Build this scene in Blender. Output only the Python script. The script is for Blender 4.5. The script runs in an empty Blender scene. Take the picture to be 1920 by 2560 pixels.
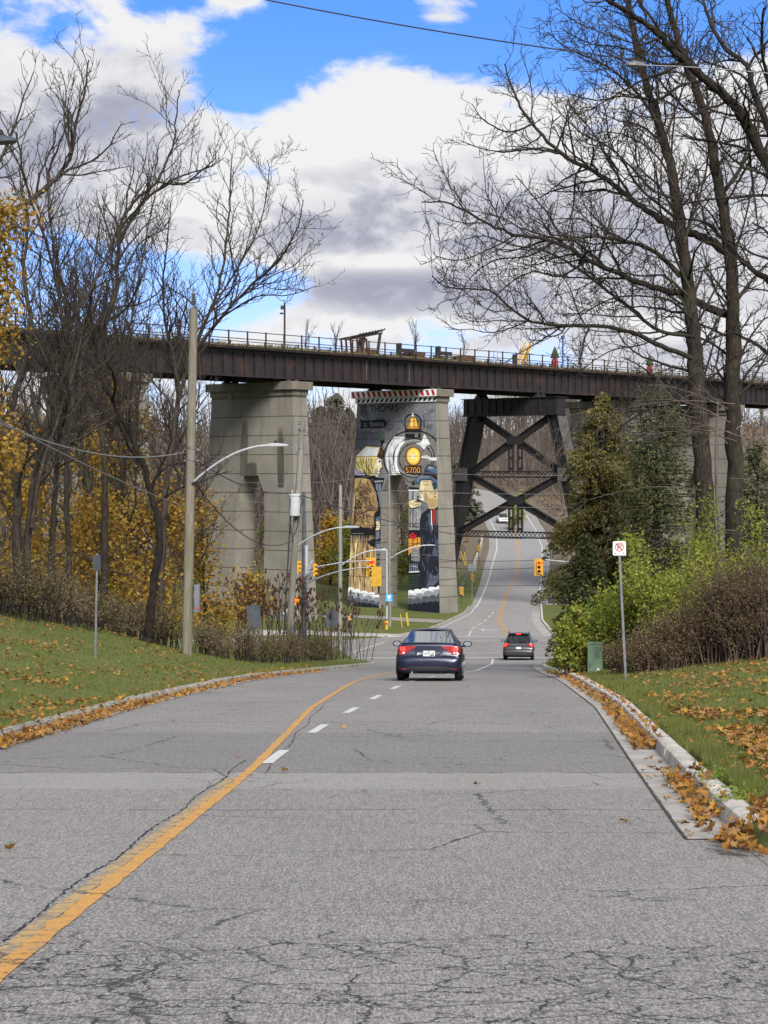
import bpy, bmesh, math, random
import numpy as np
from mathutils import Vector, Matrix
from mathutils.bvhtree import BVHTree

# ------------------------------------------------------------------ camera, sky, sun, exposure
S = bpy.context.scene
C = S.collection
FPX = 4900.0          # focal length in pixels of the 1920 x 2560 photograph
HOR = 1180.0          # row of the true horizon
EYE = 1.6
cam_d = bpy.data.cameras.new('camera')
cam_d.sensor_fit = 'VERTICAL'
cam_d.sensor_height = 36.0
cam_d.lens = FPX / 2560 * 36.0
cam_d.shift_y = (HOR - 1280.0) / 2560.0
cam_d.clip_start = 0.1
cam_d.clip_end = 5000
cam = bpy.data.objects.new('camera', cam_d)
C.objects.link(cam)
cam.location = (0, 0, EYE)
cam.rotation_euler = (math.radians(90), 0, 0)
S.camera = cam

SUN_EL, SUN_AZ = 36.0, 166.0      # azimuth measured clockwise from +Y (the view direction)
EXPOSURE = 1.0
S.view_settings.view_transform = 'Standard'
S.view_settings.look = 'None'
S.view_settings.exposure = EXPOSURE
S.view_settings.gamma = 1.0
S.view_settings.use_curve_mapping = False
S.cycles.max_bounces = 6
S.cycles.diffuse_bounces = 2
S.cycles.glossy_bounces = 2
S.cycles.transparent_max_bounces = 8
S.cycles.caustics_reflective = False
S.cycles.caustics_refractive = False

sun_d = bpy.data.lights.new('sun', 'SUN')
sun_d.energy = 3.1
sun_d.angle = math.radians(24)
sun_d.color = (1.0, 0.94, 0.85)
sun = bpy.data.objects.new('sun', sun_d)
C.objects.link(sun)
_a, _e = math.radians(SUN_AZ), math.radians(SUN_EL)
_sd = Vector((math.sin(_a) * math.cos(_e), math.cos(_a) * math.cos(_e), math.sin(_e)))
sun.rotation_euler = _sd.to_track_quat('Z', 'Y').to_euler()
sun.location = (0, 0, 60)


class NT:
    """thin helper for node trees"""
    def __init__(s, tree):
        s.t = tree
        s.L = tree.links
    def n(s, typ, ins=None, **props):
        nd = s.t.nodes.new(typ)
        for k, v in props.items():
            setattr(nd, k, v)
        for k, v in (ins or {}).items():
            s.put(nd.inputs[k], v)
        return nd
    def put(s, sock, v):
        if isinstance(v, bpy.types.NodeSocket):
            s.L.new(v, sock)
        else:
            if isinstance(v, (tuple, list)) and len(v) == 3 and sock.type == 'RGBA':
                v = (*v, 1.0)
            sock.default_value = v
    def m(s, op, a, b=0.0, c=None, clamp=False):
        nd = s.n('ShaderNodeMath', operation=op, use_clamp=clamp)
        s.put(nd.inputs[0], a); s.put(nd.inputs[1], b)
        if c is not None: s.put(nd.inputs[2], c)
        return nd.outputs[0]
    def step(s, v, lo, hi, a=0.0, b=1.0, smooth=True):
        nd = s.n('ShaderNodeMapRange', interpolation_type='SMOOTHSTEP' if smooth else 'LINEAR')
        for i, x in enumerate((v, lo, hi, a, b)):
            s.put(nd.inputs[i], x)
        return nd.outputs[0]
    def mix(s, f, a, b, mode='MIX'):
        nd = s.n('ShaderNodeMix', data_type='RGBA', blend_type=mode)
        s.put(nd.inputs[0], f); s.put(nd.inputs[6], a); s.put(nd.inputs[7], b)
        return nd.outputs[2]
    def noise(s, vec, scale, detail=4.0, rough=0.55, dist=0.0):
        nd = s.n('ShaderNodeTexNoise')
        if vec is not None: s.L.new(vec, nd.inputs['Vector'])
        nd.inputs['Scale'].default_value = scale
        nd.inputs['Detail'].default_value = detail
        nd.inputs['Roughness'].default_value = rough
        nd.inputs['Distortion'].default_value = dist
        return nd.outputs['Fac']
    def xyz(s, x, y, z):
        nd = s.n('ShaderNodeCombineXYZ')
        s.put(nd.inputs[0], x); s.put(nd.inputs[1], y); s.put(nd.inputs[2], z)
        return nd.outputs[0]
    def sep(s, v):
        nd = s.n('ShaderNodeSeparateXYZ'); s.L.new(v, nd.inputs[0])
        return nd.outputs
    def scale(s, v, sx, sy, sz):
        nd = s.n('ShaderNodeVectorMath', operation='MULTIPLY')
        s.L.new(v, nd.inputs[0]); nd.inputs[1].default_value = (sx, sy, sz)
        return nd.outputs[0]


def build_world():
    w = bpy.data.worlds.new('World')
    S.world = w
    w.use_nodes = True
    w.node_tree.nodes.clear()
    t = NT(w.node_tree)
    sky = t.n('ShaderNodeTexSky', sky_type='NISHITA', sun_disc=False)
    sky.sun_elevation = math.radians(SUN_EL)
    sky.sun_rotation = math.radians(SUN_AZ)
    sky.air_density = 1.0; sky.dust_density = 0.3; sky.ozone_density = 2.0
    co = t.n('ShaderNodeTexCoord')
    x, y, z = t.sep(co.outputs['Generated'])
    az = t.m('ARCTAN2', x, y)
    el = t.m('ARCSINE', z)
    # cloud cover: density of cumulus banks by compass bearing and height (radians)
    shade = None
    for px, py, hw, hh, wt in ((300, 330, 270, 130, .85), (930, 555, 300, 70, .85), (950, 728, 280, 36, .75), (80, 500, 200, 160, .3), (1500, 600, 420, 160, .2), (1250, 760, 300, 50, .3),
                               (420, 70, 240, 60, -.5), (850, 320, 300, 130, -.7), (950, 655, 300, 28, -.9), (900, 810, 300, 34, -.6), (560, 500, 120, 120, -.5)):
        dx = t.m('DIVIDE', t.m('SUBTRACT', az, (px - 960) / FPX), hw / FPX)
        dy = t.m('DIVIDE', t.m('SUBTRACT', el, (HOR - py) / FPX), hh / FPX)
        f = t.m('EXPONENT', t.m('MULTIPLY', t.m('ADD', t.m('MULTIPLY', dx, dx), t.m('MULTIPLY', dy, dy)), -1.0))
        shade = t.m('MULTIPLY_ADD', f, wt, shade if shade is not None else 0.0)
    g = bpy.data.node_groups.new('cloud_cover', 'ShaderNodeTree')
    g.interface.new_socket('az', in_out='INPUT', socket_type='NodeSocketFloat')
    g.interface.new_socket('el', in_out='INPUT', socket_type='NodeSocketFloat')
    g.interface.new_socket('d', in_out='OUTPUT', socket_type='NodeSocketFloat')
    k = NT(g)
    gi = k.n('NodeGroupInput'); go = k.n('NodeGroupOutput')
    A, E = gi.outputs[0], gi.outputs[1]
    v = k.xyz(A, k.m('MULTIPLY', E, 1.7), 3.7)
    warp = k.noise(v, 7.0, 4.0)
    v2 = k.xyz(k.m('ADD', A, k.m('MULTIPLY', k.m('SUBTRACT', warp, 0.5), 0.09)), k.m('MULTIPLY', E, 1.7), 1.3)
    n1 = k.noise(v2, 13.0, 10.0, 0.58)
    n2 = k.noise(v2, 55.0, 6.0, 0.62)
    d = k.m('ADD', k.m('MULTIPLY', k.m('SUBTRACT', n1, 0.5), 2.9), k.m('MULTIPLY', k.m('SUBTRACT', n2, 0.5), 0.45))
    # big banks (+) and gaps of open sky (-):  px, row, half-width, half-height, weight
    blobs = [(180, 330, 420, 260, .60), (380, 150, 170, 80, .35), (450, 5, 130, 55, -1.0), (900, 300, 290, 150, .75), (880, 560, 420, 150, .75),
             (1560, 420, 440, 230, .55), (1750, 760, 460, 300, .60), (545, -5, 130, 70, 1.35), (1120, 30, 130, 80, 1.35),
             (330, 560, 300, 80, .55), (1000, 800, 420, 110, .75), (250, 980, 400, 120, .25),
             (800, 80, 230, 130, -1.0), (1290, 70, 300, 130, -.85), (610, 230, 70, 110, -.6), (1650, 40, 320, 120, -.6),
             (380, 770, 360, 95, -1.05), (690, 440, 150, 30, -.55), (60, 690, 220, 90, -.5)]
    for px, py, hw, hh, wt in blobs:
        a0, e0 = (px - 960) / FPX, (HOR - py) / FPX
        dx = k.m('DIVIDE', k.m('SUBTRACT', A, a0), hw / FPX)
        dy = k.m('DIVIDE', k.m('SUBTRACT', E, e0), hh / FPX)
        r2 = k.m('ADD', k.m('MULTIPLY', dx, dx), k.m('MULTIPLY', dy, dy))
        f = k.m('EXPONENT', k.m('MULTIPLY', r2, -0.9))
        d = k.m('MULTIPLY_ADD', f, wt, d)
    d = k.m('ADD', d, k.m('MAXIMUM', k.step(k.m('ABSOLUTE', A), 0.35, 0.8, 0.0, 0.35), k.step(E, 0.30, 0.60, 0.0, 0.35)))  # extra cloud outside the view, added to whiten reflections and ambient light
    k.L.new(k.m('ADD', d, 0.03), go.inputs[0])
    def cover(a_, e_):
        nd = t.n('ShaderNodeGroup'); nd.node_tree = g
        t.put(nd.inputs[0], a_); t.put(nd.inputs[1], e_)
        return nd.outputs[0]
    d0 = cover(az, el)
    d1 = cover(t.m('ADD', az, 0.004), t.m('ADD', el, 0.011))
    d2 = cover(t.m('ADD', az, 0.012), t.m('ADD', el, 0.034))
    mask = t.step(d0, -0.03, 0.40)
    # relief: crowns of the banks face the light, their undersides and cores are grey
    fine = t.step(t.m('SUBTRACT', d0, d1), -0.30, 0.34)
    broad = t.step(t.m('SUBTRACT', d0, d2), -0.50, 0.45)
    thick = t.step(d0, 0.15, 0.95)
    sh = t.m('MULTIPLY', thick, t.m('SUBTRACT', 1.25, t.m('ADD', t.m('MULTIPLY', fine, 0.40), t.m('MULTIPLY', broad, 0.85))), clamp=True)
    sh = t.m('ADD', sh, t.m('MULTIPLY', t.m('SUBTRACT', 1.0, fine), 0.13), clamp=True)
    sh = t.m('MULTIPLY', sh, 0.75)
    sh = t.m('ADD', sh, t.m('MULTIPLY', shade, t.m('SUBTRACT', 1.25, t.m('MULTIPLY', fine, 0.9))))
    sh = t.m('SUBTRACT', 1.0, t.m('EXPONENT', t.m('MULTIPLY', t.m('MAXIMUM', sh, 0.0), -1.25)))
    ccol = t.mix(sh, (1.0, 1.0, 1.01), (0.33, 0.35, 0.49))
    cloud = t.n('ShaderNodeBackground', {'Color': ccol, 'Strength': 0.445})
    deep = t.mix(t.step(el, 0.05, 0.24), (0.62, 0.72, 1.20), (0.33, 0.60, 1.10))
    skyc = t.mix(1.0, sky.outputs[0], deep, 'MULTIPLY')
    blue = t.n('ShaderNodeBackground', {'Color': skyc, 'Strength': 0.075})
    mx = t.n('ShaderNodeMixShader')
    t.L.new(mask, mx.inputs[0]); t.L.new(blue.outputs[0], mx.inputs[1]); t.L.new(cloud.outputs[0], mx.inputs[2])
    out = t.n('ShaderNodeOutputWorld')
    t.L.new(mx.outputs[0], out.inputs[0])
build_world()

# ------------------------------------------------------------------ helpers
ORG = {}
def P(px, py, D):
    return Vector(((px - 960) * D / FPX, D, EYE + (HOR - py) * D / FPX))
def sm(a, b, x):
    t = np.clip((np.asarray(x, float) - a) / (b - a), 0, 1)
    return t * t * (3 - 2 * t)
def tag(o, label=None, cat=None, group=None, kind=None):
    if label: o['label'] = label
    if cat: o['category'] = cat
    if group: o['group'] = group
    if kind: o['kind'] = kind
    return o
def thing(name, label, cat, loc, group=None):
    o = bpy.data.objects.new(name, None)
    o.empty_display_size = 0.3
    C.objects.link(o)
    o.location = loc
    ORG[o] = Vector(loc)
    return tag(o, label, cat, group)
def link(name, me, mats, parent=None, org=None):
    for m in (mats if isinstance(mats, (list, tuple)) else [mats]):
        me.materials.append(m)
    o = bpy.data.objects.new(name, me)
    C.objects.link(o)
    if parent is not None:
        o.parent = parent
        ORG[o] = ORG[parent]
    elif org is not None:
        o.location = org
        ORG[o] = Vector(org)
    else:
        ORG[o] = Vector((0, 0, 0))
    return o
def mesh_np(name, V, F, mats, parent=None, smooth=False, org=None, world=True):
    """V (n,3) in world space, F (m,k)"""
    V = np.asarray(V, np.float64); F = np.asarray(F, np.int32)
    o0 = ORG[parent] if parent is not None else (Vector(org) if org is not None else Vector((0, 0, 0)))
    if world: V = V - np.array(o0)
    me = bpy.data.meshes.new(name)
    n, (m, k) = len(V), F.shape
    me.vertices.add(n); me.vertices.foreach_set('co', V.astype(np.float32).ravel())
    me.loops.add(m * k); me.loops.foreach_set('vertex_index', F.ravel())
    me.polygons.add(m); me.polygons.foreach_set('loop_start', np.arange(0, m * k, k, dtype=np.int32))
    me.polygons.foreach_set('loop_total', np.full(m, k, np.int32))
    if smooth: me.polygons.foreach_set('use_smooth', np.ones(m, bool))
    me.update(calc_edges=True)
    return link(name, me, mats, parent, org)

class MB:
    """collects boxes, tubes, prisms in world space; build() links ONE mesh"""
    def __init__(s): s.v = []; s.f = []; s.mi = []; s.cur = 0
    def add(s, vs, fs):
        b = len(s.v)
        s.v += [tuple(p) for p in vs]
        s.f += [tuple(i + b for i in f) for f in fs]
        s.mi += [s.cur] * len(fs)
        return s
    def box(s, lo, hi, M=None):
        x0, y0, z0 = lo; x1, y1, z1 = hi
        vs = [Vector(p) for p in ((x0,y0,z0),(x1,y0,z0),(x1,y1,z0),(x0,y1,z0),(x0,y0,z1),(x1,y0,z1),(x1,y1,z1),(x0,y1,z1))]
        if M is not None: vs = [M @ p for p in vs]
        return s.add(vs, [(0,3,2,1),(4,5,6,7),(0,1,5,4),(1,2,6,5),(2,3,7,6),(3,0,4,7)])
    def hexa(s, a, b):
        """a,b: four points each (bottom loop, top loop)"""
        return s.add(list(a) + list(b), [(0,3,2,1),(4,5,6,7),(0,1,5,4),(1,2,6,5),(2,3,7,6),(3,0,4,7)])
    def tube(s, pts, r, k=8, cap=True):
        pts = [Vector(p) for p in pts]
        rs = list(r) if isinstance(r, (list, tuple)) else [r] * len(pts)
        vs, fs = [], []
        up = None
        for i, p in enumerate(pts):
            tg = (pts[min(i+1, len(pts)-1)] - pts[max(i-1, 0)]).normalized()
            if up is None:
                up = Vector((0,0,1)) if abs(tg.z) < .9 else Vector((0,1,0))
            u = tg.cross(up).normalized(); w = u.cross(tg).normalized(); up = w
            for j in range(k):
                a = 2*math.pi*j/k
                vs.append(p + (u*math.cos(a) + w*math.sin(a))*rs[i])
        for i in range(len(pts)-1):
            for j in range(k):
                fs.append((i*k+j, i*k+(j+1)%k, (i+1)*k+(j+1)%k, (i+1)*k+j))
        if cap:
            fs.append(tuple(range(k-1, -1, -1))); fs.append(tuple((len(pts)-1)*k+j for j in range(k)))
        return s.add(vs, fs)
    def bar(s, a, b, w, h, up=(0,0,1)):
        """rectangular bar from a to b: w across, h along up"""
        a, b = Vector(a), Vector(b)
        d = (b-a).normalized(); up = Vector(up)
        u = d.cross(up)
        if u.length < 1e-4: u = d.cross(Vector((0,1,0)))
        u.normalize(); n = u.cross(d).normalized()
        q = lambda p: [p-u*w/2-n*h/2, p+u*w/2-n*h/2, p+u*w/2+n*h/2, p-u*w/2+n*h/2]
        return s.hexa(q(a), q(b))
    def prism(s, poly, vec):
        """extrude a planar loop of points along vec"""
        n = len(poly); vec = Vector(vec)
        a = [Vector(p) for p in poly]; b = [p+vec for p in a]
        return s.add(a+b, [tuple(range(n-1,-1,-1)), tuple(range(n,2*n))] + [(i,(i+1)%n,n+(i+1)%n,n+i) for i in range(n)])
    def poly(s, pts): return s.add(pts, [tuple(range(len(pts)))])
    def lathe(s, c, prof, k=16, M=None):
        """prof: (radius, height) list about z at c"""
        vs = []
        for r, h in prof:
            for j in range(k):
                a = 2*math.pi*j/k
                p = Vector((r*math.cos(a), r*math.sin(a), h))
                vs.append((M @ p if M is not None else p) + Vector(c))
        fs = [(i*k+j, i*k+(j+1)%k, (i+1)*k+(j+1)%k, (i+1)*k+j) for i in range(len(prof)-1) for j in range(k)]
        fs += [tuple(range(k-1,-1,-1)), tuple((len(prof)-1)*k+j for j in range(k))]
        return s.add(vs, fs)
    def build(s, name, mats, parent=None, smooth=False, org=None, bevel=0.0):
        o0 = ORG[parent] if parent is not None else (Vector(org) if org is not None else Vector((0,0,0)))
        me = bpy.data.meshes.new(name)
        me.from_pydata([tuple(Vector(p)-o0) for p in s.v], [], s.f)
        o = link(name, me, mats, parent, org)
        if isinstance(mats, (list, tuple)) and len(mats) > 1:
            me.polygons.foreach_set('material_index', s.mi)
        if smooth: me.polygons.foreach_set('use_smooth', [True]*len(me.polygons))
        me.update()
        if smooth and hasattr(me, 'set_sharp_from_angle'):
            me.set_sharp_from_angle(angle=math.radians(40))
        if bevel:
            bv = o.modifiers.new('bevel', 'BEVEL'); bv.width = bevel; bv.segments = 2; bv.limit_method = 'ANGLE'
        return o
def kids(o): return [c for c in bpy.data.objects if c.parent == o]
def copy_tree(o, parent=None):
    c = o.copy(); C.objects.link(c)
    if parent is not None: c.parent = parent
    for ch in list(o.children): copy_tree(ch, c)
    return c
def text_mesh(txt):
    cu = bpy.data.curves.new('txt', 'FONT'); cu.body = txt; cu.align_x = 'LEFT'
    o = bpy.data.objects.new('txt', cu); C.objects.link(o)
    bpy.context.view_layer.update()
    me = bpy.data.meshes.new_from_object(o.evaluated_get(bpy.context.evaluated_depsgraph_get()))
    V = [(v.co.x, v.co.y) for v in me.vertices]; F = [tuple(p.vertices) for p in me.polygons]
    bpy.data.objects.remove(o); bpy.data.meshes.remove(me)
    xs = [p[0] for p in V]; ys = [p[1] for p in V]
    x0, x1, y0, y1 = min(xs), max(xs), min(ys), max(ys)
    return [((x-x0)/(x1-x0), (y-y0)/(y1-y0)) for x, y in V], F
# ------------------------------------------------------------------ materials
def lin(r, g, b):
    f = lambda c: (c/255/12.92) if c/255 <= .04045 else ((c/255+.055)/1.055)**2.4
    return (f(r), f(g), f(b))
MATS = {}
def newmat(name):
    m = bpy.data.materials.new(name); m.use_nodes = True
    m.node_tree.nodes.clear()
    t = NT(m.node_tree)
    out = t.n('ShaderNodeOutputMaterial')
    MATS[name] = m
    return m, t, out
def pmat(name, col, rough=.75, var=.22, scale=3.0, col2=None, bump=0.0, bscale=30.0, metal=0.0, spec=.3, stretch=(1,1,1), coat=0.0):
    m, t, out = newmat(name)
    co = t.n('ShaderNodeTexCoord').outputs['Object']
    co = t.scale(co, *stretch)
    c2 = col2 or tuple(c*(1+var) for c in col)
    c1 = col if col2 else tuple(c*(1-var) for c in col)
    f = t.noise(co, scale, 6.0, .6)
    cc = t.mix(t.step(f, .35, .65), c1, c2)
    b = t.n('ShaderNodeBsdfPrincipled', {'Base Color': cc, 'Roughness': rough, 'Metallic': metal, 'Specular IOR Level': spec, 'Coat Weight': coat})
    if bump:
        bp = t.n('ShaderNodeBump', {'Height': t.noise(co, bscale, 5.0, .6), 'Strength': bump, 'Distance': 0.05})
        t.L.new(bp.outputs[0], b.inputs['Normal'])
    t.L.new(b.outputs[0], out.inputs[0])
    return m
def emat(name, col, strength, base=None):
    m, t, out = newmat(name)
    b = t.n('ShaderNodeBsdfPrincipled', {'Base Color': base or col, 'Roughness': .25, 'Emission Color': col, 'Emission Strength': strength})
    t.L.new(b.outputs[0], out.inputs[0])
    return m
def leafmat(name, cols, rough=.6, trans=.35):
    """each leaf (mesh island) takes one colour of the ramp"""
    m, t, out = newmat(name)
    r = t.n('ShaderNodeNewGeometry').outputs['Random Per Island']
    ramp = t.n('ShaderNodeValToRGB'); t.L.new(r, ramp.inputs[0])
    cr = ramp.color_ramp
    while len(cr.elements) < len(cols): cr.elements.new(.5)
    for i, c in enumerate(cols):
        cr.elements[i].position = i/(len(cols)-1) if len(cols) > 1 else 0
        cr.elements[i].color = (*c, 1)
    d = t.n('ShaderNodeBsdfPrincipled', {'Base Color': ramp.outputs[0], 'Roughness': rough, 'Specular IOR Level': .25})
    if trans:
        tr = t.n('ShaderNodeBsdfTranslucent', {'Color': ramp.outputs[0]})
        mx = t.n('ShaderNodeMixShader', {0: trans})
        t.L.new(d.outputs[0], mx.inputs[1]); t.L.new(tr.outputs[0], mx.inputs[2])
        t.L.new(mx.outputs[0], out.inputs[0])
    else:
        t.L.new(d.outputs[0], out.inputs[0])
    return m

def crack_mask(t, flat, y, yy):
    """alligator field close to the driveway, sparse long cracks and joints everywhere"""
    wv = t.n('ShaderNodeVectorMath', operation='ADD'); t.L.new(flat, wv.inputs[0])
    nz = t.n('ShaderNodeTexNoise', {'Scale': 5.0, 'Detail': 6.0, 'Roughness': .7}); t.L.new(flat, nz.inputs['Vector'])
    sc = t.n('ShaderNodeVectorMath', operation='SCALE'); t.L.new(nz.outputs['Color'], sc.inputs[0]); sc.inputs['Scale'].default_value = .20
    t.L.new(sc.outputs[0], wv.inputs[1])
    def crack(sx, sy, scale, w):
        v = t.n('ShaderNodeTexVoronoi', {'Scale': scale}, feature='DISTANCE_TO_EDGE')
        t.L.new(t.scale(wv.outputs[0], sx, sy, 1), v.inputs['Vector'])
        return t.step(v.outputs['Distance'], w, w*.65)
    vw = t.noise(flat, 7.0, 3.0)
    zone = t.m('ADD', y, t.m('MULTIPLY', t.m('SUBTRACT', t.noise(flat, .9, 3.0), .5), 2.4))
    near = t.m('MULTIPLY', t.step(zone, 10.15, 9.75), t.step(vw, .30, .42, .25, 1.0))
    c1 = t.m('MULTIPLY', crack(.8, 1.15, 2.9, .019), near)
    c3 = t.m('MULTIPLY', crack(1.0, 1.7, 6.0, .034), t.m('MULTIPLY', t.step(zone, 9.9, 9.5), t.step(t.noise(flat, 1.3, 2.0), .47, .55)))
    c2 = t.m('MULTIPLY', crack(.55, .7, .62, .0052), t.step(t.noise(flat, .45, 3.0), .44, .58))
    c4 = t.m('MULTIPLY', crack(.8, .9, 1.3, .0085), t.step(t.noise(flat, .35, 3.0), .53, .62))
    ck = t.m('MAXIMUM', t.m('MAXIMUM', c1, c3), t.m('MAXIMUM', t.m('MULTIPLY', c2, .9), t.m('MULTIPLY', c4, .75)))
    j = None
    for yj in (16.6, 20.62, 26.0, 31.0, 36.5, 48.0):
        q = t.m('ABSOLUTE', t.m('SUBTRACT', yy, yj))
        q = t.step(q, .035 if yj != 20.62 else .05, .012)
        j = q if j is None else t.m('MAXIMUM', j, q)
    j = t.m('MULTIPLY', j, t.step(t.noise(flat, 1.6, 3.0), .42, .55))
    return t.m('MAXIMUM', ck, t.m('MULTIPLY', j, .8))
def asphalt():
    m, t, out = newmat('asphalt')
    co = t.n('ShaderNodeTexCoord').outputs['Object']
    x, y, z = t.sep(co)
    flat = t.xyz(x, y, 0.0)
    big = t.noise(t.scale(flat, 1, .35, 1), .55, 5.0, .6)
    mid = t.noise(flat, 5.0, 5.0, .65)
    fine = t.n('ShaderNodeTexVoronoi', {'Scale': 62.0}); t.L.new(flat, fine.inputs['Vector'])
    rnd = t.sep(fine.outputs['Color'])[0]
    sp = t.noise(flat, 70.0, 4.0, .75)
    col = t.mix(t.step(big, .3, .7), (.150, .144, .141), (.196, .189, .185))
    col = t.mix(t.m('MULTIPLY', t.step(mid, .4, .75), .35), col, (.23, .223, .216))
    gr = t.noise(t.scale(flat, 1, .26, 1), 62.0, 3.0, .9)
    col = t.mix(t.m('MULTIPLY', t.step(gr, .50, .62), .85), col, (.36, .35, .342))
    col = t.mix(t.m('MULTIPLY', t.step(gr, .50, .36), .85), col, (.052, .050, .049))
    g2 = t.noise(t.scale(flat, 1, .13, 1), 20.0, 4.0, .8)
    col = t.mix(t.m('MULTIPLY', t.step(g2, .50, .66), .42), col, (.30, .292, .286))
    col = t.mix(t.m('MULTIPLY', t.step(g2, .50, .35), .42), col, (.085, .082, .080))
    # stones of the worn surface
    st = t.m('MULTIPLY', t.step(rnd, .62, 1.0), t.step(fine.outputs['Distance'], .55, .2))
    col = t.mix(t.m('MULTIPLY', st, .85), col, (.44, .425, .40))
    col = t.mix(t.m('MULTIPLY', t.step(sp, .55, .38), .0), col, (.05, .05, .05))
    col = t.mix(t.m('MULTIPLY', t.step(sp, .47, .30), .8), col, (.055, .054, .055))
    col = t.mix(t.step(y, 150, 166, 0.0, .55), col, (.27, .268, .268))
    # transverse saw-cut patch bands and wheel-path stains
    wob = t.m('MULTIPLY', t.m('SUBTRACT', t.noise(flat, .8, 3.0), .5), .35)
    yy = t.m('ADD', y, wob)
    def band(a, b, e=.05): return t.m('MULTIPLY', t.step(yy, a-e, a+e), t.step(yy, b+e, b-e))
    col = t.mix(t.m('MULTIPLY', band(18.6, 20.6), .30), col, (.31, .305, .295))
    col = t.mix(t.m('MULTIPLY', band(20.62, 28.0, .04), .25), col, (.085, .083, .086))
    dk = t.noise(t.scale(flat, 1.0, .18, 1), 1.1, 5.0, .65)
    col = t.mix(t.m('MULTIPLY', t.step(dk, .62, .74), .30), col, (.06, .058, .06))
    ck = crack_mask(t, flat, y, yy)
    col = t.mix(t.m('MULTIPLY', ck, .93), col, (.016, .015, .016))
    h = t.m('SUBTRACT', t.m('ADD', t.m('MULTIPLY', st, .4), t.m('MULTIPLY', sp, .5)), t.m('MULTIPLY', ck, 2.2))
    bp = t.n('ShaderNodeBump', {'Height': h, 'Strength': .55, 'Distance': .012})
    b = t.n('ShaderNodeBsdfPrincipled', {'Base Color': col, 'Roughness': .82, 'Specular IOR Level': .3})
    t.L.new(bp.outputs[0], b.inputs['Normal'])
    t.L.new(b.outputs[0], out.inputs[0])
    return m

def paint(name, col, wear=.5):
    """road paint worn through to the asphalt"""
    m, t, out = newmat(name)
    co = t.n('ShaderNodeTexCoord').outputs['Object']
    n = t.noise(co, 9.0, 6.0, .7); n2 = t.noise(co, 60.0, 3.0, .7)
    f = t.step(t.m('ADD', n, t.m('MULTIPLY', n2, .3)), .64-.2*wear+.18, .86-.2*wear+.18)
    c = t.mix(f, col, (.14, .135, .13))
    c = t.mix(t.m('MULTIPLY', t.step(n2, .5, .3), .35), c, tuple(v*.6 for v in col))
    x, y, z = t.sep(co); flat = t.xyz(x, y, 0.0)
    yy = t.m('ADD', y, t.m('MULTIPLY', t.m('SUBTRACT', t.noise(flat, .8, 3.0), .5), .35))
    c = t.mix(t.m('MULTIPLY', crack_mask(t, flat, y, yy), .9), c, (.02, .019, .018))
    gr = t.noise(t.scale(flat, 1, .26, 1), 62.0, 3.0, .9)
    c = t.mix(t.m('MULTIPLY', t.step(gr, .50, .36), .45), c, tuple(v*.45 for v in col))
    b = t.n('ShaderNodeBsdfPrincipled', {'Base Color': c, 'Roughness': .7})
    t.L.new(b.outputs[0], out.inputs[0])
    return m

def concrete(name, c1, c2, joint=0.0, stain=.5):
    m, t, out = newmat(name)
    geo = t.n('ShaderNodeNewGeometry')
    co = geo.outputs['Position']
    x, y, z = t.sep(co)
    n = t.noise(co, .35, 6.0, .65)
    c = t.mix(t.step(n, .3, .7), c1, c2)
    v = t.noise(t.scale(co, 1.3, 1.3, .12), 1.2, 6.0, .65)
    c = t.mix(t.m('MULTIPLY', t.step(v, .52, .72), stain), c, tuple(q*.38 for q in c1))
    sp = t.noise(co, 9.0, 5.0, .7)
    c = t.mix(t.m('MULTIPLY', t.step(sp, .45, .7), .25), c, tuple(min(1, q*1.5) for q in c2))
    # board marks
    wv = t.m('SINE', t.m('MULTIPLY', z, 26.0))
    c = t.mix(t.m('MULTIPLY', t.step(wv, .75, 1.0), .10), c, tuple(q*.5 for q in c1))
    h = t.noise(co, 14.0, 4.0, .6)
    if joint:
        q = t.m('ABSOLUTE', t.m('SUBTRACT', t.m('FRACT', t.m('DIVIDE', t.m('ADD', z, 40.0+t_off), joint)), .5))
        jl = t.step(q, .030, .016)
        c = t.mix(t.m('MULTIPLY', jl, .8), c, (.035, .033, .030))
        h = t.m('SUBTRACT', h, jl)
    bp = t.n('ShaderNodeBump', {'Height': h, 'Strength': .35, 'Distance': .05})
    b = t.n('ShaderNodeBsdfPrincipled', {'Base Color': c, 'Roughness': .88, 'Specular IOR Level': .2})
    t.L.new(bp.outputs[0], b.inputs['Normal'])
    t.L.new(b.outputs[0], out.inputs[0])
    return m
t_off = .7

def bark(name, c1, c2):
    m, t, out = newmat(name)
    co = t.n('ShaderNodeNewGeometry').outputs['Position']
    n = t.noise(t.scale(co, 9, 9, 1.6), 2.2, 6.0, .7)
    n2 = t.noise(co, .9, 4.0)
    c = t.mix(t.step(n, .36, .66), c1, c2)
    c = t.mix(t.m('MULTIPLY', t.step(n2, .55, .7), .35), c, (.075, .085, .045))
    bp = t.n('ShaderNodeBump', {'Height': n, 'Strength': .8, 'Distance': .05})
    b = t.n('ShaderNodeBsdfPrincipled', {'Base Color': c, 'Roughness': .9, 'Specular IOR Level': .15})
    t.L.new(bp.outputs[0], b.inputs['Normal'])
    t.L.new(b.outputs[0], out.inputs[0])
    return m

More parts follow.
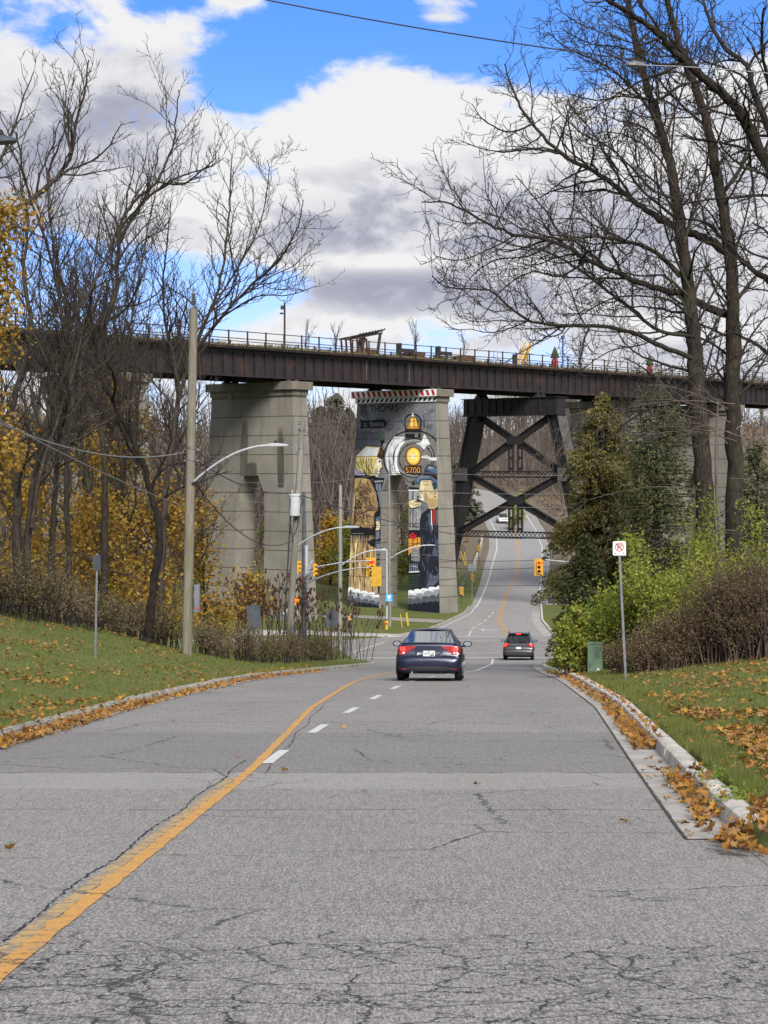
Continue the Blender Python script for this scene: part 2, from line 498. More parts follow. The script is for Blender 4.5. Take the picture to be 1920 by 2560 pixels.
def turf():
    m, t, out = newmat('turf')
    co = t.n('ShaderNodeNewGeometry').outputs['Position']
    x, y, z = t.sep(co)
    n = t.noise(co, .5, 6.0, .65); n2 = t.noise(co, 5.0, 5.0, .7)
    c = t.mix(t.step(n, .3, .7), (.085, .105, .030), (.135, .135, .050))
    c = t.mix(t.m('MULTIPLY', t.step(n2, .35, .7), .6), c, (.060, .100, .022))
    # forest floor of fallen leaves on the far slopes
    far = t.m('MULTIPLY', t.step(y, 238, 270), t.step(t.noise(co, .12, 4.0), .28, .40))
    c = t.mix(far, c, t.mix(t.step(n2, .3, .7), (.105, .085, .066), (.165, .135, .105)))
    b = t.n('ShaderNodeBsdfPrincipled', {'Base Color': c, 'Roughness': .95, 'Specular IOR Level': .1})
    bp = t.n('ShaderNodeBump', {'Height': n2, 'Strength': .6, 'Distance': .08})
    t.L.new(bp.outputs[0], b.inputs['Normal'])
    t.L.new(b.outputs[0], out.inputs[0])
    return m

def steel(name, c, rust, f0=.52, rough=.6):
    m, t, out = newmat(name)
    co = t.n('ShaderNodeNewGeometry').outputs['Position']
    n = t.noise(co, .55, 7.0, .68); n2 = t.noise(t.scale(co, 1, 1, .35), 2.4, 5.0, .65)
    cc = t.mix(t.step(n2, .3, .7), tuple(q*.75 for q in c), tuple(q*1.35 for q in c))
    cc = t.mix(t.m('MULTIPLY', t.step(n, f0, f0+.2), .8), cc, rust)
    b = t.n('ShaderNodeBsdfPrincipled', {'Base Color': cc, 'Roughness': rough, 'Specular IOR Level': .35})
    bp = t.n('ShaderNodeBump', {'Height': n2, 'Strength': .25, 'Distance': .03})
    t.L.new(bp.outputs[0], b.inputs['Normal'])
    t.L.new(b.outputs[0], out.inputs[0])
    return m

def carglass(name, tint, refl=.22):
    m, t, out = newmat(name)
    tr = t.n('ShaderNodeBsdfTransparent', {'Color': tint})
    gl = t.n('ShaderNodeBsdfGlossy', {'Color': (.9, .95, .95), 'Roughness': .03})
    fr = t.n('ShaderNodeFresnel', {'IOR': 1.5})
    f = t.m('ADD', t.m('MULTIPLY', fr.outputs[0], .9), refl*.3, clamp=True)
    mx = t.n('ShaderNodeMixShader')
    t.L.new(f, mx.inputs[0]); t.L.new(tr.outputs[0], mx.inputs[1]); t.L.new(gl.outputs[0], mx.inputs[2])
    t.L.new(mx.outputs[0], out.inputs[0])
    return m

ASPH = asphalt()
YEL = paint('yellow_paint', (.47, .245, .05), .85)
WHT = paint('white_paint', (.50, .50, .485), .6)
CONC = concrete('pier_concrete', (.150, .140, .121), (.210, .199, .176), 1.72, .6)
CAPC = concrete('cap_concrete', (.115, .104, .085), (.185, .17, .142), 0, .85)
KERB = pmat('kerb_concrete', (.46, .44, .40), .9, .2, 3.5, bump=.6, bscale=45)
KERBL = pmat('weathered_kerb', (.27, .26, .235), .9, .28, 2.5, bump=.6, bscale=45)
GUTT = pmat('gutter_concrete', (.30, .288, .272), .9, .16, 1.6, bump=.35, bscale=60)
TURF = turf()
BARK = bark('grey_bark', (.024, .020, .016), (.066, .055, .046))
BARKM = bark('mid_bark', (.016, .013, .011), (.048, .040, .034))
BARKD = bark('dark_bark', (.012, .010, .009), (.036, .030, .026))
TWIG = pmat('twig_bark', (.030, .024, .020), .9, .35, .8)
TWIGL = pmat('pale_twig', (.115, .095, .082), .9, .3, .8)
GIRD = steel('girder_steel', (.017, .013, .015), (.060, .027, .021), .50)
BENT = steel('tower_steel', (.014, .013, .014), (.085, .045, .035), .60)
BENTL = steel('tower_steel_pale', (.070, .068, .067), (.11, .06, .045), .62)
RAIL = steel('rail_steel', (.030, .023, .022), (.065, .028, .018), .5)
WOOD = None
def polewood(name, c1, c2, green):
    m, t, out = newmat(name)
    co = t.n('ShaderNodeNewGeometry').outputs['Position']
    x, y, z = t.sep(co)
    n = t.noise(t.scale(co, 14, 14, .7), 2.0, 6.0, .7)
    c = t.mix(t.step(n, .3, .7), c1, c2)
    g = t.noise(t.scale(co, 2.2, 2.2, .35), 1.3, 4.0)
    c = t.mix(t.m('MULTIPLY', t.step(g, .42, .62), .55), c, green)
    b = t.n('ShaderNodeBsdfPrincipled', {'Base Color': c, 'Roughness': .9, 'Specular IOR Level': .15})
    bp = t.n('ShaderNodeBump', {'Height': n, 'Strength': .5, 'Distance': .02})
    t.L.new(bp.outputs[0], b.inputs['Normal'])
    t.L.new(b.outputs[0], out.inputs[0])
    return m
POLE = polewood('weathered_pole', (.120, .108, .088), (.225, .205, .170), (.095, .105, .055))
POLEG = polewood('grey_pole', (.155, .15, .14), (.27, .26, .25), (.10, .105, .075))
GALV = pmat('galvanised_steel', (.17, .18, .20), .45, .18, 6.0, metal=.55, spec=.5)
SILV = pmat('silver_paint', (.36, .38, .41), .4, .1, 5.0, metal=.2)
SIGB = pmat('sign_back', (.065, .075, .095), .55, .2, 3.0, metal=.3)
BLACK = pmat('black_rubber', (.012, .012, .013), .75, .2, 6.0)
DARK = pmat('dark_plastic', (.022, .022, .025), .5, .2, 6.0)
WIRE = pmat('dark_wire', (.03, .03, .033), .6, .1, 3.0)
WIREL = pmat('pale_wire', (.20, .20, .205), .6, .1, 3.0)
SIGY = pmat('signal_yellow', (.62, .30, .02), .5, .15, 5.0)
SIGD = pmat('signal_board', (.42, .24, .02), .55, .15, 5.0)
YELP = pmat('yellow_plastic', (.48, .34, .03), .5, .12, 5.0)
REDL = emat('lit_red', (1.0, .012, .006), 1.3)
ORNG = emat('lit_orange', (1.0, .10, .008), 1.2)
SIGW = pmat('sign_white', (.72, .73, .76), .45, .04, 3.0)
SIGR = pmat('sign_red', (.50, .03, .03), .5, .08, 3.0)
SIGK = pmat('sign_black', (.02, .02, .022), .5, .1, 3.0)
SIGBL = pmat('sign_blue', (.05, .30, .58), .5, .06, 3.0)
UTIL = pmat('utility_green', (.095, .150, .105), .6, .15, 2.0)
GRAV = pmat('gravel', (.24, .22, .20), .95, .25, 2.0, bump=.5, bscale=25)
LIGHTC = pmat('barrier_concrete', (.34, .32, .285), .9, .2, .8, bump=.3)
# ------------------------------------------------------------------ terrain, road, kerbs, markings
def curve(kn, lo=-60.0, hi=760.0, s=5.0):
    ys = np.arange(lo, hi, .5)
    k = np.array(kn, float)
    v = np.interp(ys, k[:,0], k[:,1])
    v[ys < k[0,0]] = k[0,1] + (ys[ys < k[0,0]]-k[0,0])*(k[1,1]-k[0,1])/(k[1,0]-k[0,0])
    n = int(s*2)
    if n > 1:
        ker = np.hanning(2*n+1); ker /= ker.sum()
        v = np.convolve(np.pad(v, n, mode='edge'), ker, 'valid')
    return lambda y: np.interp(y, ys, v)
zr = curve([(-60,4.54),(0,0),(52,-3.94),(75,-6.0),(125,-10.4),(140,-11.2),(157,-11.8),(185,-12.25),(212,-12.5),(235,-12.2),
            (260,-11.1),(300,-9.9),(363,-8.0),(420,-5.3),(480,-2.5),(560,2),(760,8)], s=8)
kl = curve([(-30,-5.5),(8,-5.25),(25.6,-5.0),(37.7,-4.7),(56,-3.56),(74,-2.27),(88,-1.0),(96,-.35),(106,-.8),(120,-1.7),(135,-2.6),(146,-4.0),(152,-6.0),(156,-3),
            (160,1.0),(166,3.2),(172,4.5),(193,8.0),(208,9.3),(250,12.5),(298,16),(340,18.2),(372,19),(418,18),(460,12),(500,0),(560,-40)], s=2.5)
kr = curve([(-30,1.3),(8,2.35),(14,2.6),(20.7,3.1),(36,4.3),(57,5.35),(74,6.15),(90,7.2),(105,8.9),(114,10.0),(120,12.5),(124,14.5),(140,14.5),(154,14.2),(160,13.9),(170,14.2),
            (182,14.6),(211,16.8),(262,22.2),(300,25.4),(347,28.4),(395,30.2),(443,29.4),(465,26.5),(500,17),(560,-22)], s=2)
yc = curve([(-30,-2.1),(8.9,-1.75),(20.7,-1.42),(36,-1.33),(48,-.92),(54.4,-.63),(66,.0),(100,2.5),(125,4.2),(160,10.2),(172,10.45),(182,10.75),(195,11.6),(225,14.1),(250,16.9),
            (275,18.9),(298,20.4),(320,21.7),(367,23.6),(395,24.2),(420,23.7),(455,20.6),(500,9),(560,-31)], s=3)
def cz_l(y): return sm(144,150,y)*(1-sm(157.5,160,y))
def cz_r(y): return sm(113,121,y)*(1-sm(152,157,y))
def H(x, y):
    x = np.asarray(x, float); y = np.asarray(y, float)
    z0 = zr(y)
    L = np.maximum(kl(y)-x, 0); R = np.maximum(x-kr(y), 0)
    lf = 1-sm(56, 80, y)
    aL = .14*sm(0,.05,L) + lf*np.minimum(.30*np.maximum(L-.9,0), 2.6) + (1-lf)*np.minimum(.03*L, .6)
    aL = aL*(1-cz_l(y))
    rf = 1-sm(80, 110, y)
    aR = .14*sm(0,.05,R) + rf*np.minimum(.13*np.maximum(R-.3,0), 1.6)
    aR = aR*(1-cz_r(y))*sm(13.7,14.5,y)
    hill = 17.5*sm(228, 430, y)+9.0*sm(330,560,y)*sm(20,70,np.maximum(L,R))
    off = np.maximum(L, R)
    hz = np.maximum(-12.3+hill-z0, 0)*sm(4, 38, off)
    rise = sm(30, 160, off)*sm(20, 80, y)*(1-sm(120,160,y))*3.0
    und = .35*np.sin(x*.21+y*.13)*np.sin(y*.17-x*.08)*sm(3, 12, off)*sm(40, 90, y)
    z = z0 + np.where(L > 0, aL, 0) + np.where(R > 0, aR, 0) + hz + rise + und
    return np.where((L <= 0) & (R <= 0), z0-.035, z)
offs = [.03,.2,.45,.8,1.2,1.7,2.3,3,3.8,4.7,5.7,6.8,8,9.5,11,13,15.5,18.5,22,27,34,44,58,80,120,200,330]
rows = np.concatenate([np.arange(-30,60,.75), np.arange(60,240,1.5), np.arange(240,520,5), np.arange(520,760,20)])
V, cols = [], len(offs)*2+2
for y in rows:
    a, b = float(kl(y)), float(kr(y))
    xs = [a-o for o in reversed(offs)] + [a+.02, b-.02] + [b+o for o in offs]
    xs = np.array(xs); zs = H(xs, np.full(len(xs), y))
    V.append(np.stack([xs, np.full(len(xs), y), zs], 1))
V = np.concatenate(V)
F = [(r*cols+c, r*cols+c+1, (r+1)*cols+c+1, (r+1)*cols+c) for r in range(len(rows)-1) for c in range(cols-1)]
tag(mesh_np('terrain', V, F, TURF, smooth=True), kind='structure')

def ribbon(fa, fb, y0, y1, dz, step=.75, n=1):
    """sheet between the lateral curves fa, fb, lying dz above the road profile"""
    ys = np.arange(y0, y1+1e-6, step); V = []
    for y in ys:
        for i in range(n+1):
            x = fa(y)+(fb(y)-fa(y))*i/n
            V.append((x, y, float(zr(y))+dz))
    F = [(r*(n+1)+c, r*(n+1)+c+1, (r+1)*(n+1)+c+1, (r+1)*(n+1)+c) for r in range(len(ys)-1) for c in range(n)]
    return V, F
def join(parts):
    V, F = [], []
    for v, f in parts:
        b = len(V); V += list(v); F += [tuple(i+b for i in q) for q in f]
    return V, F
v, f = ribbon(lambda y: float(kr(y))-.05, lambda y: 12.0, -30, 14.2, .004, .75, 12)
tag(mesh_np('driveway', v, f, ASPH, smooth=True), kind='structure')
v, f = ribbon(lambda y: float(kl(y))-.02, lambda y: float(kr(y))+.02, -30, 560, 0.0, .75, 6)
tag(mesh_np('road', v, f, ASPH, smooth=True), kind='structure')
v, f = join([ribbon(lambda y: -70.0, lambda y: float(kl(y))+.6, 148.5, 158.5, -.008, .5, 20),
             ribbon(lambda y: float(kr(y))-.6, lambda y: 75.0, 119.5, 154.0, -.008, .5, 20)])
tag(mesh_np('cross_street', v, f, ASPH, smooth=True), kind='structure')

def stripe(fx, y0, y1, w=.12, dz=.006, step=.75):
    return ribbon(lambda y: float(fx(y))-w/2, lambda y: float(fx(y))+w/2, y0, y1, dz, min(step, (y1-y0)/2))
_r = np.random.default_rng(21)
def ragged_stripe(fx, y0, y1, w, dz=.006):
    ys = np.arange(y0, y1, .07); V = []
    ja = np.convolve(_r.normal(0,.011,len(ys)), [.3,.5,.3], 'same'); jb = np.convolve(_r.normal(0,.007,len(ys)), [.3,.5,.3], 'same')
    for i, y in enumerate(ys):
        x, z = float(fx(y)), float(zr(y))+dz; V += [(x-w/2+ja[i],y,z),(x+w/2+jb[i],y,z)]
    return V, [(2*i,2*i+1,2*i+3,2*i+2) for i in range(len(ys)-1)]
ylw = [ragged_stripe(yc, 3, 88, .105), stripe(lambda y: yc(y)-.15, 161, 500, .12), stripe(lambda y: yc(y)+.15, 161, 500, .12)]
v, f = join(ylw); tag(mesh_np('yellow_line', v, f, YEL), kind='structure')
dx = curve([(0,-1.9),(23.4,-1.27),(29.9,-.92),(36,-.51),(42,-.09),(48.4,.40),(56,1.1),(66,2.3),(75,3.55),(100,5.5),(127,7.05)], s=3)
wl = []
y = 21.9
while y < 66:
    wl.append(stripe(dx, y, y+2.9, .13)); y += 5.95
wl.append(stripe(dx, 68, 127, .13))
# crosswalk bars, stop bars
bx = lambda x0, x1, y0, y1: ribbon(lambda y: x0, lambda y: x1, y0, y1, .006, (y1-y0)/2, 8)
for x0, x1, y0, y1 in ((-1.6,14,128.2,128.8),(-2.4,14.2,136.6,136.9),(4.6,10.0,160.2,160.6),(2,13.6,154.3,154.55)):
    wl.append(bx(x0, x1, y0, y1))
# far side: lane lines, turn lane, arrow, edge lines
ld = curve([(160,6.9),(170,7.6),(182,9.4),(196,11.0)], s=2)
wl.append(stripe(ld, 160.8, 168, .13))
for y in (170.0, 175.5, 181.0, 187.0, 192.5): wl.append(stripe(ld, y, y+3, .13))
wl.append(stripe(lambda y: kl(y)+.55, 164, 208, .12)); 
el = curve([(200,9.4),(208,9.95),(250,13.5),(298,17.2),(340,19.4),(372,20.2),(418,19.4),(430,18.7),(470,12.5)], s=4)
er = curve([(185,15.2),(217,17.1),(262,21.2),(300,24.2),(347,26.8),(395,28.4),(443,27.2),(465,23.6),(490,17)], s=4)
wl.append(stripe(el, 203, 470, .16)); wl.append(stripe(er, 190, 490, .16))
wl.append(stripe(lambda y: 13.75-.04*(y-139)+.02*(y-146)**2*.4, 139, 153, .15))
wl.append(stripe(lambda y: -2.6+(y-136)*.16, 136.9, 153, .15))
wl.append(bx(8.6, 9.9, 168.6, 169.0)); wl.append(ribbon(lambda y: 8.3-.25*(1-abs(y-168.8)/1.2)+.25, lambda y: 8.62, 167.6, 170.0, .006, .3))
v, f = join(wl); tag(mesh_np('white_line', v, f, WHT), kind='structure')

def sweep(fx, side, prof, y0, y1, step=.4, jit=0.0, seed=1):
    rng = np.random.default_rng(seed)
    ys = np.arange(y0, y1, step); V = []; n = len(prof)
    for i, y in enumerate(ys):
        wv_ = .004*math.sin(y*1.3+seed)+.006*(rng.random()-.5)*(i in (0,1,len(ys)-1,len(ys)-2))
        for (o, h) in prof:
            if h > .05: o, h = o+wv_, h+wv_*.6
            j = rng.normal(0, jit, 2) if (h > .05) else (0, 0)
            V.append((float(fx(y))+side*(o+j[0]), y, float(zr(y))+h+j[1]))
    F = [(r*n+c, r*n+c+1, (r+1)*n+c+1, (r+1)*n+c) for r in range(len(ys)-1) for c in range(n-1)]
    for b in (0, (len(ys)-1)*n):
        F += [(b,b+1,b+n-2,b+n-1),(b+1,b+2,b+n-3,b+n-2),(b+2,b+3,b+n-4,b+n-3)]
    return V, F
kp = [(-.03,-.04),(-.014,.09),(.0,.128),(.035,.150),(.10,.155),(.165,.152),(.195,.13),(.20,-.03)]
def kerb_mesh(parts, mat=KERB):
    o = mesh_np('kerb', *join(parts), mat, smooth=True)
    o.data.set_sharp_from_angle(angle=math.radians(30)); return o
parts = []
rng = random.Random(5)
y = 14.6
while y < 112:                         # right kerb cast in lengths, ends chipped
    ln = rng.uniform(1.6, 3.2); parts.append(sweep(kr, 1, kp, y, min(y+ln, 112), .2, .0, int(y*7))); y += ln+rng.choice([.0,.015,.06])
tag(kerb_mesh(parts), 'pale broken concrete kerb beside the leaf filled gutter', kind='structure')
parts = []; y = 4.0
while y < 146:
    ln = rng.uniform(2.2, 4.0); parts.append(sweep(kl, -1, kp, y, min(y+ln, 146), .4, .0, int(y*11))); y += ln+rng.choice([.0,.02,.04])
parts.append(sweep(kl, -1, kp, 161, 204, .5, .004, 4))
tag(kerb_mesh(parts, KERBL), kind='structure')
parts = [sweep(kr, 1, kp, 156, 214, .5, .004, 9)]
tag(kerb_mesh(parts), kind='structure')
parts = []
for y0, y1 in ((14.3,20.55),(20.6,29.0),(29.06,39),(39.06,52),(52.06,70),(70.05,90),(90.05,111)):
    parts.append(ribbon(lambda y: float(kr(y))-.42, lambda y: float(kr(y))+.0, y0, y1, .008, (y1-y0)/16))
parts.append(ribbon(lambda y: float(kl(y)), lambda y: float(kl(y))+.25, 10, 92, .008, .5))
parts.append(ribbon(lambda y: float(kr(y))-.9, lambda y: float(kr(y)), 160, 196, .008, .5))
tag(mesh_np('gutter', *join(parts), GUTT), kind='structure')
# dark weedy joint between asphalt and gutter
jr = random.Random(3); ys = np.arange(14.3, 90, .12)
jit = {round(float(y),2): (jr.uniform(.0,.010), jr.uniform(.0,.010)) for y in ys}
V = []
for y in ys:
    a, b = jit[round(float(y),2)]; x = float(kr(y))-.42; z = float(zr(y))+.012
    V += [(x-.007-a, y, z), (x+.004+b, y, z)]
F = [(2*i, 2*i+1, 2*i+3, 2*i+2) for i in range(len(ys)-1)]
SOIL = pmat('joint_soil', (.060, .051, .037), .95, .4, 12.0)
tag(mesh_np('gutter_joint', V, F, SOIL), kind='structure')
# gravel path under the mural, driveway on the far right, pavement at the far corner
def sheet(name, pts, mat, dz=.03, n=24):
    """quad sheet draped on the terrain: pts = 4 corners (x,y)"""
    a, b, c, d = [np.array(p, float) for p in pts]; V = []
    for i in range(n+1):
        for j in range(n+1):
            u, w = i/n, j/n
            p = (a*(1-u)+b*u)*(1-w)+(d*(1-u)+c*u)*w
            V.append((p[0], p[1], float(H(p[0], p[1]))+dz))
    F = [(i*(n+1)+j, i*(n+1)+j+1, (i+1)*(n+1)+j+1, (i+1)*(n+1)+j) for i in range(n) for j in range(n)]
    return tag(mesh_np(name, V, F, mat, smooth=True), kind='structure')
sheet('path', [(-14,181.5),(4.9,175.5),(6.4,180.0),(-14,186)], GRAV)
sheet('driveway', [(14.0,205.0),(30,205.0),(30,214.0),(16.9,214.0)], GUTT)
sheet('pavement', [(-12,158.6),(1.0,158.6),(2.2,160.6),(-12,160.6)], GUTT, .05)
# ------------------------------------------------------------------ railway bridge
TH = math.radians(39.7)
RR = Vector((math.cos(TH), -math.sin(TH), 0))      # across the track, towards the right
DD = Vector((math.sin(TH), math.cos(TH), 0))       # along the track, away from the camera
A0 = Vector((5.07, 191.0, 0))                      # near right corner of the painted pier
def B(s, w, z):                                    # s along the track, w inwards from the near edge, z height
    return A0 + DD*s - RR*w + Vector((0, 0, z))
PW, PD = 10.1, 1.9                                 # pier width / thickness at the top
ZB, ZT = -13.2, 8.46
BS, BF = .88, .5                                   # batter of ends / faces over the whole height
def pier_face(s, w, z, back=False):
    """point on the battered front (or back) face; w in 0..PW is spread by the batter"""
    k = (ZT-z)/(ZT+12.2)
    ww = w + (w-PW/2)/(PW/2)*BS*k
    return B(s + (PD+BF*k if back else -BF*k), ww, z)
def pier(s, label, arch_mat=CONC):
    root = thing('bridge_pier', label, 'pier', B(s, PW/2, ZB), 'concrete piers of the railway bridge')
    a, b, zt, zc = 3.35, 6.55, 1.3, -.35           # opening
    m = MB()
    # front/back faces as strips with matching heights
    zs = [ZB, zc, zt, ZT]
    def col(w_of_z0, w_of_z1, z0, z1):
        p = [pier_face(s, w_of_z0[0], z0), pier_face(s, w_of_z0[1], z0), pier_face(s, w_of_z1[1], z1), pier_face(s, w_of_z1[0], z1)]
        q = [pier_face(s, w_of_z0[0], z0, True), pier_face(s, w_of_z0[1], z0, True), pier_face(s, w_of_z1[1], z1, True), pier_face(s, w_of_z1[0], z1, True)]
        return p, q
    def slab(w0, w1, z0, z1, sides):
        p, q = col(w0, w1, z0, z1)
        fs = [(3,2,1,0), (4,5,6,7)]
        if 'n' in sides: fs.append((0,4,7,3))       # near end / opening edge at first w
        if 'f' in sides: fs.append((1,2,6,5))
        if 't' in sides: fs.append((3,7,6,2))
        if 'b' in sides: fs.append((0,1,5,4))
        m.add(p+q, fs)
    slab((0,a),(0,a),ZB,zc,'nf'); slab((0,a),(0,a+.75),zc,zt,'nf')
    slab((b,PW),(b,PW),ZB,zc,'nf'); slab((b,PW),(b-.75,PW),zc,zt,'nf')
    slab((0,a+.75),(0,a+.75),zt,ZT,'nt'); slab((b-.75,PW),(b-.75,PW),zt,ZT,'ft'); slab((a+.75,b-.75),(a+.75,b-.75),zt,ZT,'tb')
    m.build('shaft', CONC, root)
    c = MB()
    def cap(o, z0, z1):
        lo = [B(s-o, -o, z0), B(s+PD+o, -o, z0), B(s+PD+o, PW+o, z0), B(s-o, PW+o, z0)]
        c.hexa(lo, [p+Vector((0,0,z1-z0)) for p in lo])
    cap(.12, ZT+.002, 8.97); cap(.42, 8.972, 9.70)
    c.build('cap', CAPC, root, bevel=.03)
    for w in (1.0, 8.5):                            # bearing shoes
        h = MB()
        for ds in (.35, 1.35):
            lo = [B(s+ds-.38,w-.45,9.702), B(s+ds+.38,w-.45,9.702), B(s+ds+.38,w+.45,9.702), B(s+ds-.38,w+.45,9.702)]
            hi = [B(s+ds-.14,w-.3,9.926), B(s+ds+.14,w-.3,9.926), B(s+ds+.14,w+.3,9.926), B(s+ds-.14,w+.3,9.926)]
            h.hexa(lo, hi)
        h.build('bearing_shoe', RAIL, root)
    return root
SP = 19.75
left_pier = pier(-SP-1.0, 'bare stained concrete bridge pier between the leaning pole and the orange trees')
mural_pier = pier(0, 'concrete bridge pier with a painted mural of a woman, a man and a locomotive')
pier(-2*SP-1.0, 'concrete bridge pier half hidden behind the bare trunks of the left wood')
pier(38, 'concrete bridge pier behind the tall cedar, its left edge sunlit')
pier(57.5, 'concrete bridge pier seen behind the two thick trunks')
pier(-3*SP-1.0, 'concrete bridge pier farthest left, lost behind the wood')
# dark water stains run down on the plain pier: damp patches with a shape of their own
STAIN = None
def stain_mat():
    m, t, out = newmat('water_stain')
    co = t.n('ShaderNodeNewGeometry').outputs['Position']
    n = t.noise(t.scale(co, 1, 1, .25), 1.3, 5.0)
    c = t.mix(t.step(n, .3, .7), (.045, .040, .034), (.10, .09, .07))
    b = t.n('ShaderNodeBsdfPrincipled', {'Base Color': c, 'Roughness': .9})
    tr = t.n('ShaderNodeBsdfTransparent')
    uv = t.n('ShaderNodeUVMap').outputs[0]
    u, v, _ = t.sep(uv)
    e = t.m('MULTIPLY', t.m('MULTIPLY', u, t.m('SUBTRACT', 1.0, u)), t.m('MULTIPLY', v, t.m('SUBTRACT', 1.0, v)))
    f = t.m('MULTIPLY', t.step(t.m('ADD', e, t.m('MULTIPLY', t.m('SUBTRACT', n, .5), .03)), .004, .035), .72)
    mx = t.n('ShaderNodeMixShader'); t.L.new(f, mx.inputs[0]); t.L.new(tr.outputs[0], mx.inputs[1]); t.L.new(b.outputs[0], mx.inputs[2])
    t.L.new(mx.outputs[0], out.inputs[0])
    return m
STAIN = stain_mat()
sl = -SP-1.0
V = []; UV = []
for w0, w1, z0, z1 in ((5.3,6.3,1.25,6.6),(4.1,5.6,1.25,2.6),(1.0,1.9,.2,5.8)):
    o = -DD*.012
    V += [pier_face(sl, w1, z0)+o, pier_face(sl, w0, z0)+o, pier_face(sl, w0, z1)+o, pier_face(sl, w1, z1)+o]
    UV += [(0,.2),(1,.2),(1,1),(0,1)]
o = mesh_np('damp_stain', [tuple(p) for p in V], [tuple(range(i,i+4)) for i in range(0,len(V),4)], STAIN, left_pier)
uvl = o.data.uv_layers.new(name='uv')
for i, q in enumerate(UV): uvl.data[i].uv = q

# superstructure
S0, S1 = -92.0, 150.0
br = thing('railway_bridge', 'long dark rusty plate girder bridge carrying an elevated park above the road', 'bridge', B(S0, 0, 0))
def girder(w, name='girder'):
    g = MB()
    z0, z1 = 9.98, 12.25
    a, b = B(S0, w, 0), B(S1, w, 0)
    g.hexa([B(S0,w-.012,z0),B(S1,w-.012,z0),B(S1,w+.012,z0),B(S0,w+.012,z0)], [B(S0,w-.012,z1),B(S1,w-.012,z1),B(S1,w+.012,z1),B(S0,w+.012,z1)])
    for za, zb in ((z0-.05,z0),(z1,z1+.05)):
        g.hexa([B(S0,w-.22,za),B(S1,w-.22,za),B(S1,w+.22,za),B(S0,w+.22,za)], [B(S0,w-.22,zb),B(S1,w-.22,zb),B(S1,w+.22,zb),B(S0,w+.22,zb)])
    for za, zb in ((z0+.002,z0+.22),(z1-.22,z1-.002)):   # flange angles
        g.hexa([B(S0,w-.05,za),B(S1,w-.05,za),B(S1,w+.05,za),B(S0,w+.05,za)], [B(S0,w-.05,zb),B(S1,w-.05,zb),B(S1,w+.05,zb),B(S0,w+.05,zb)])
    s = S0
    while s < S1:
        for sg in (-1, 1):
            lo = [B(s, w+sg*.012, z0+.22), B(s+.09, w+sg*.012, z0+.22), B(s+.09, w+sg*.16, z0+.22), B(s, w+sg*.16, z0+.22)]
            g.hexa(lo, [p+Vector((0,0,z1-z0-.44)) for p in lo])
        s += 1.32
    return g.build(name, GIRD, br)
girder(1.0); girder(8.5)
d = MB()
d.hexa([B(S0,.55,12.31),B(S1,.55,12.31),B(S1,9.0,12.31),B(S0,9.0,12.31)], [B(S0,.55,12.55),B(S1,.55,12.55),B(S1,9.0,12.55),B(S0,9.0,12.55)])
s = S0
while s < S1:                                   # tie ends
    d.hexa([B(s,.12,12.32),B(s+.24,.12,12.32),B(s+.24,.55,12.32),B(s,.55,12.32)], [B(s,.12,12.54),B(s+.24,.12,12.54),B(s+.24,.55,12.54),B(s,.55,12.54)])
    d.hexa([B(s,9.0,12.32),B(s+.24,9.0,12.32),B(s+.24,9.45,12.32),B(s,9.45,12.32)], [B(s,9.0,12.54),B(s+.24,9.0,12.54),B(s+.24,9.45,12.54),B(s,9.45,12.54)])
    s += .42
d.build('deck', GIRD, br)
fl = MB()                                       # floor bracing seen from below
s = S0+2
while s < S1-6:
    fl.bar(B(s,1.1,10.6), B(s,8.4,10.6), .3, .7); fl.bar(B(s,1.1,10.3), B(s+5.2,8.4,10.3), .18, .12); s += 5.4
fl.build('floor_beam', GIRD, br)
so = MB()
so.hexa([B(S0,.5,12.552),B(S1,.5,12.552),B(S1,9.1,12.552),B(S0,9.1,12.552)], [B(S0,.7,12.74),B(S1,.7,12.74),B(S1,8.9,12.74),B(S0,8.9,12.74)])
so.build('deck_soil', pmat('deck_soil', (.085,.07,.035), .95, .4, 1.5), br)
for w in (.32, 9.25):
    r = MB(); s = S0; j = 0
    while s < S1:
        q = [B(s-.055,w-.05,12.3),B(s+.055,w-.05,12.3),B(s+.055,w+.05,12.3),B(s-.055,w+.05,12.3)]
        r.hexa(q, [p+Vector((0,0,1.6)) for p in q]); s += 2.35; j += 1
    for z in (13.82, 13.2):
        r.hexa([B(S0,w-.03,z-.04),B(S1,w-.03,z-.04),B(S1,w+.03,z-.04),B(S0,w+.03,z-.04)], [B(S0,w-.03,z+.03),B(S1,w-.03,z+.03),B(S1,w+.03,z+.03),B(S0,w+.03,z+.03)])
    r.build('railing', RAIL, br)
for s, a in ((-9.6,1),(-3.2,1)):                # two pale splice plates
    sp_ = MB(); q = [B(s,.80,10.2),B(s+.12,.80,10.2),B(s+.12,.838,10.2),B(s,.838,10.2)]
    sp_.hexa(q, [p+Vector((0,0,1.85)) for p in q]); sp_.build('splice_plate', BENTL, br)

# weeds along the deck
def weeds(seed=4, n=9000):
    rg = np.random.default_rng(seed)
    s = rg.uniform(-60, 120, n); w = rg.choice([0,1], n)*rg.uniform(.2,1.2,n)
    w = np.where(rg.random(n) < .6, rg.uniform(.45,1.0,n), rg.uniform(1,8.8,n))
    patch = (np.sin(s*.8)+np.sin(s*.31+1)+np.sin(s*2.1))*.16+.55
    h = rg.uniform(.15,.62,n)*np.clip(patch,.15,1.2)
    p = np.array([A0[:]])+np.outer(s,DD)-np.outer(w,RR); p[:,2] = 12.7
    a = rg.uniform(0,math.pi,n); wd = .035
    dxv = np.stack([np.cos(a)*wd, np.sin(a)*wd, np.zeros(n)],1)
    tip = p+np.stack([rg.normal(0,.12,n), rg.normal(0,.12,n), h],1)
    V = np.stack([p-dxv, p+dxv, tip],1).reshape(-1,3)
    return V, np.arange(3*n).reshape(-1,3)
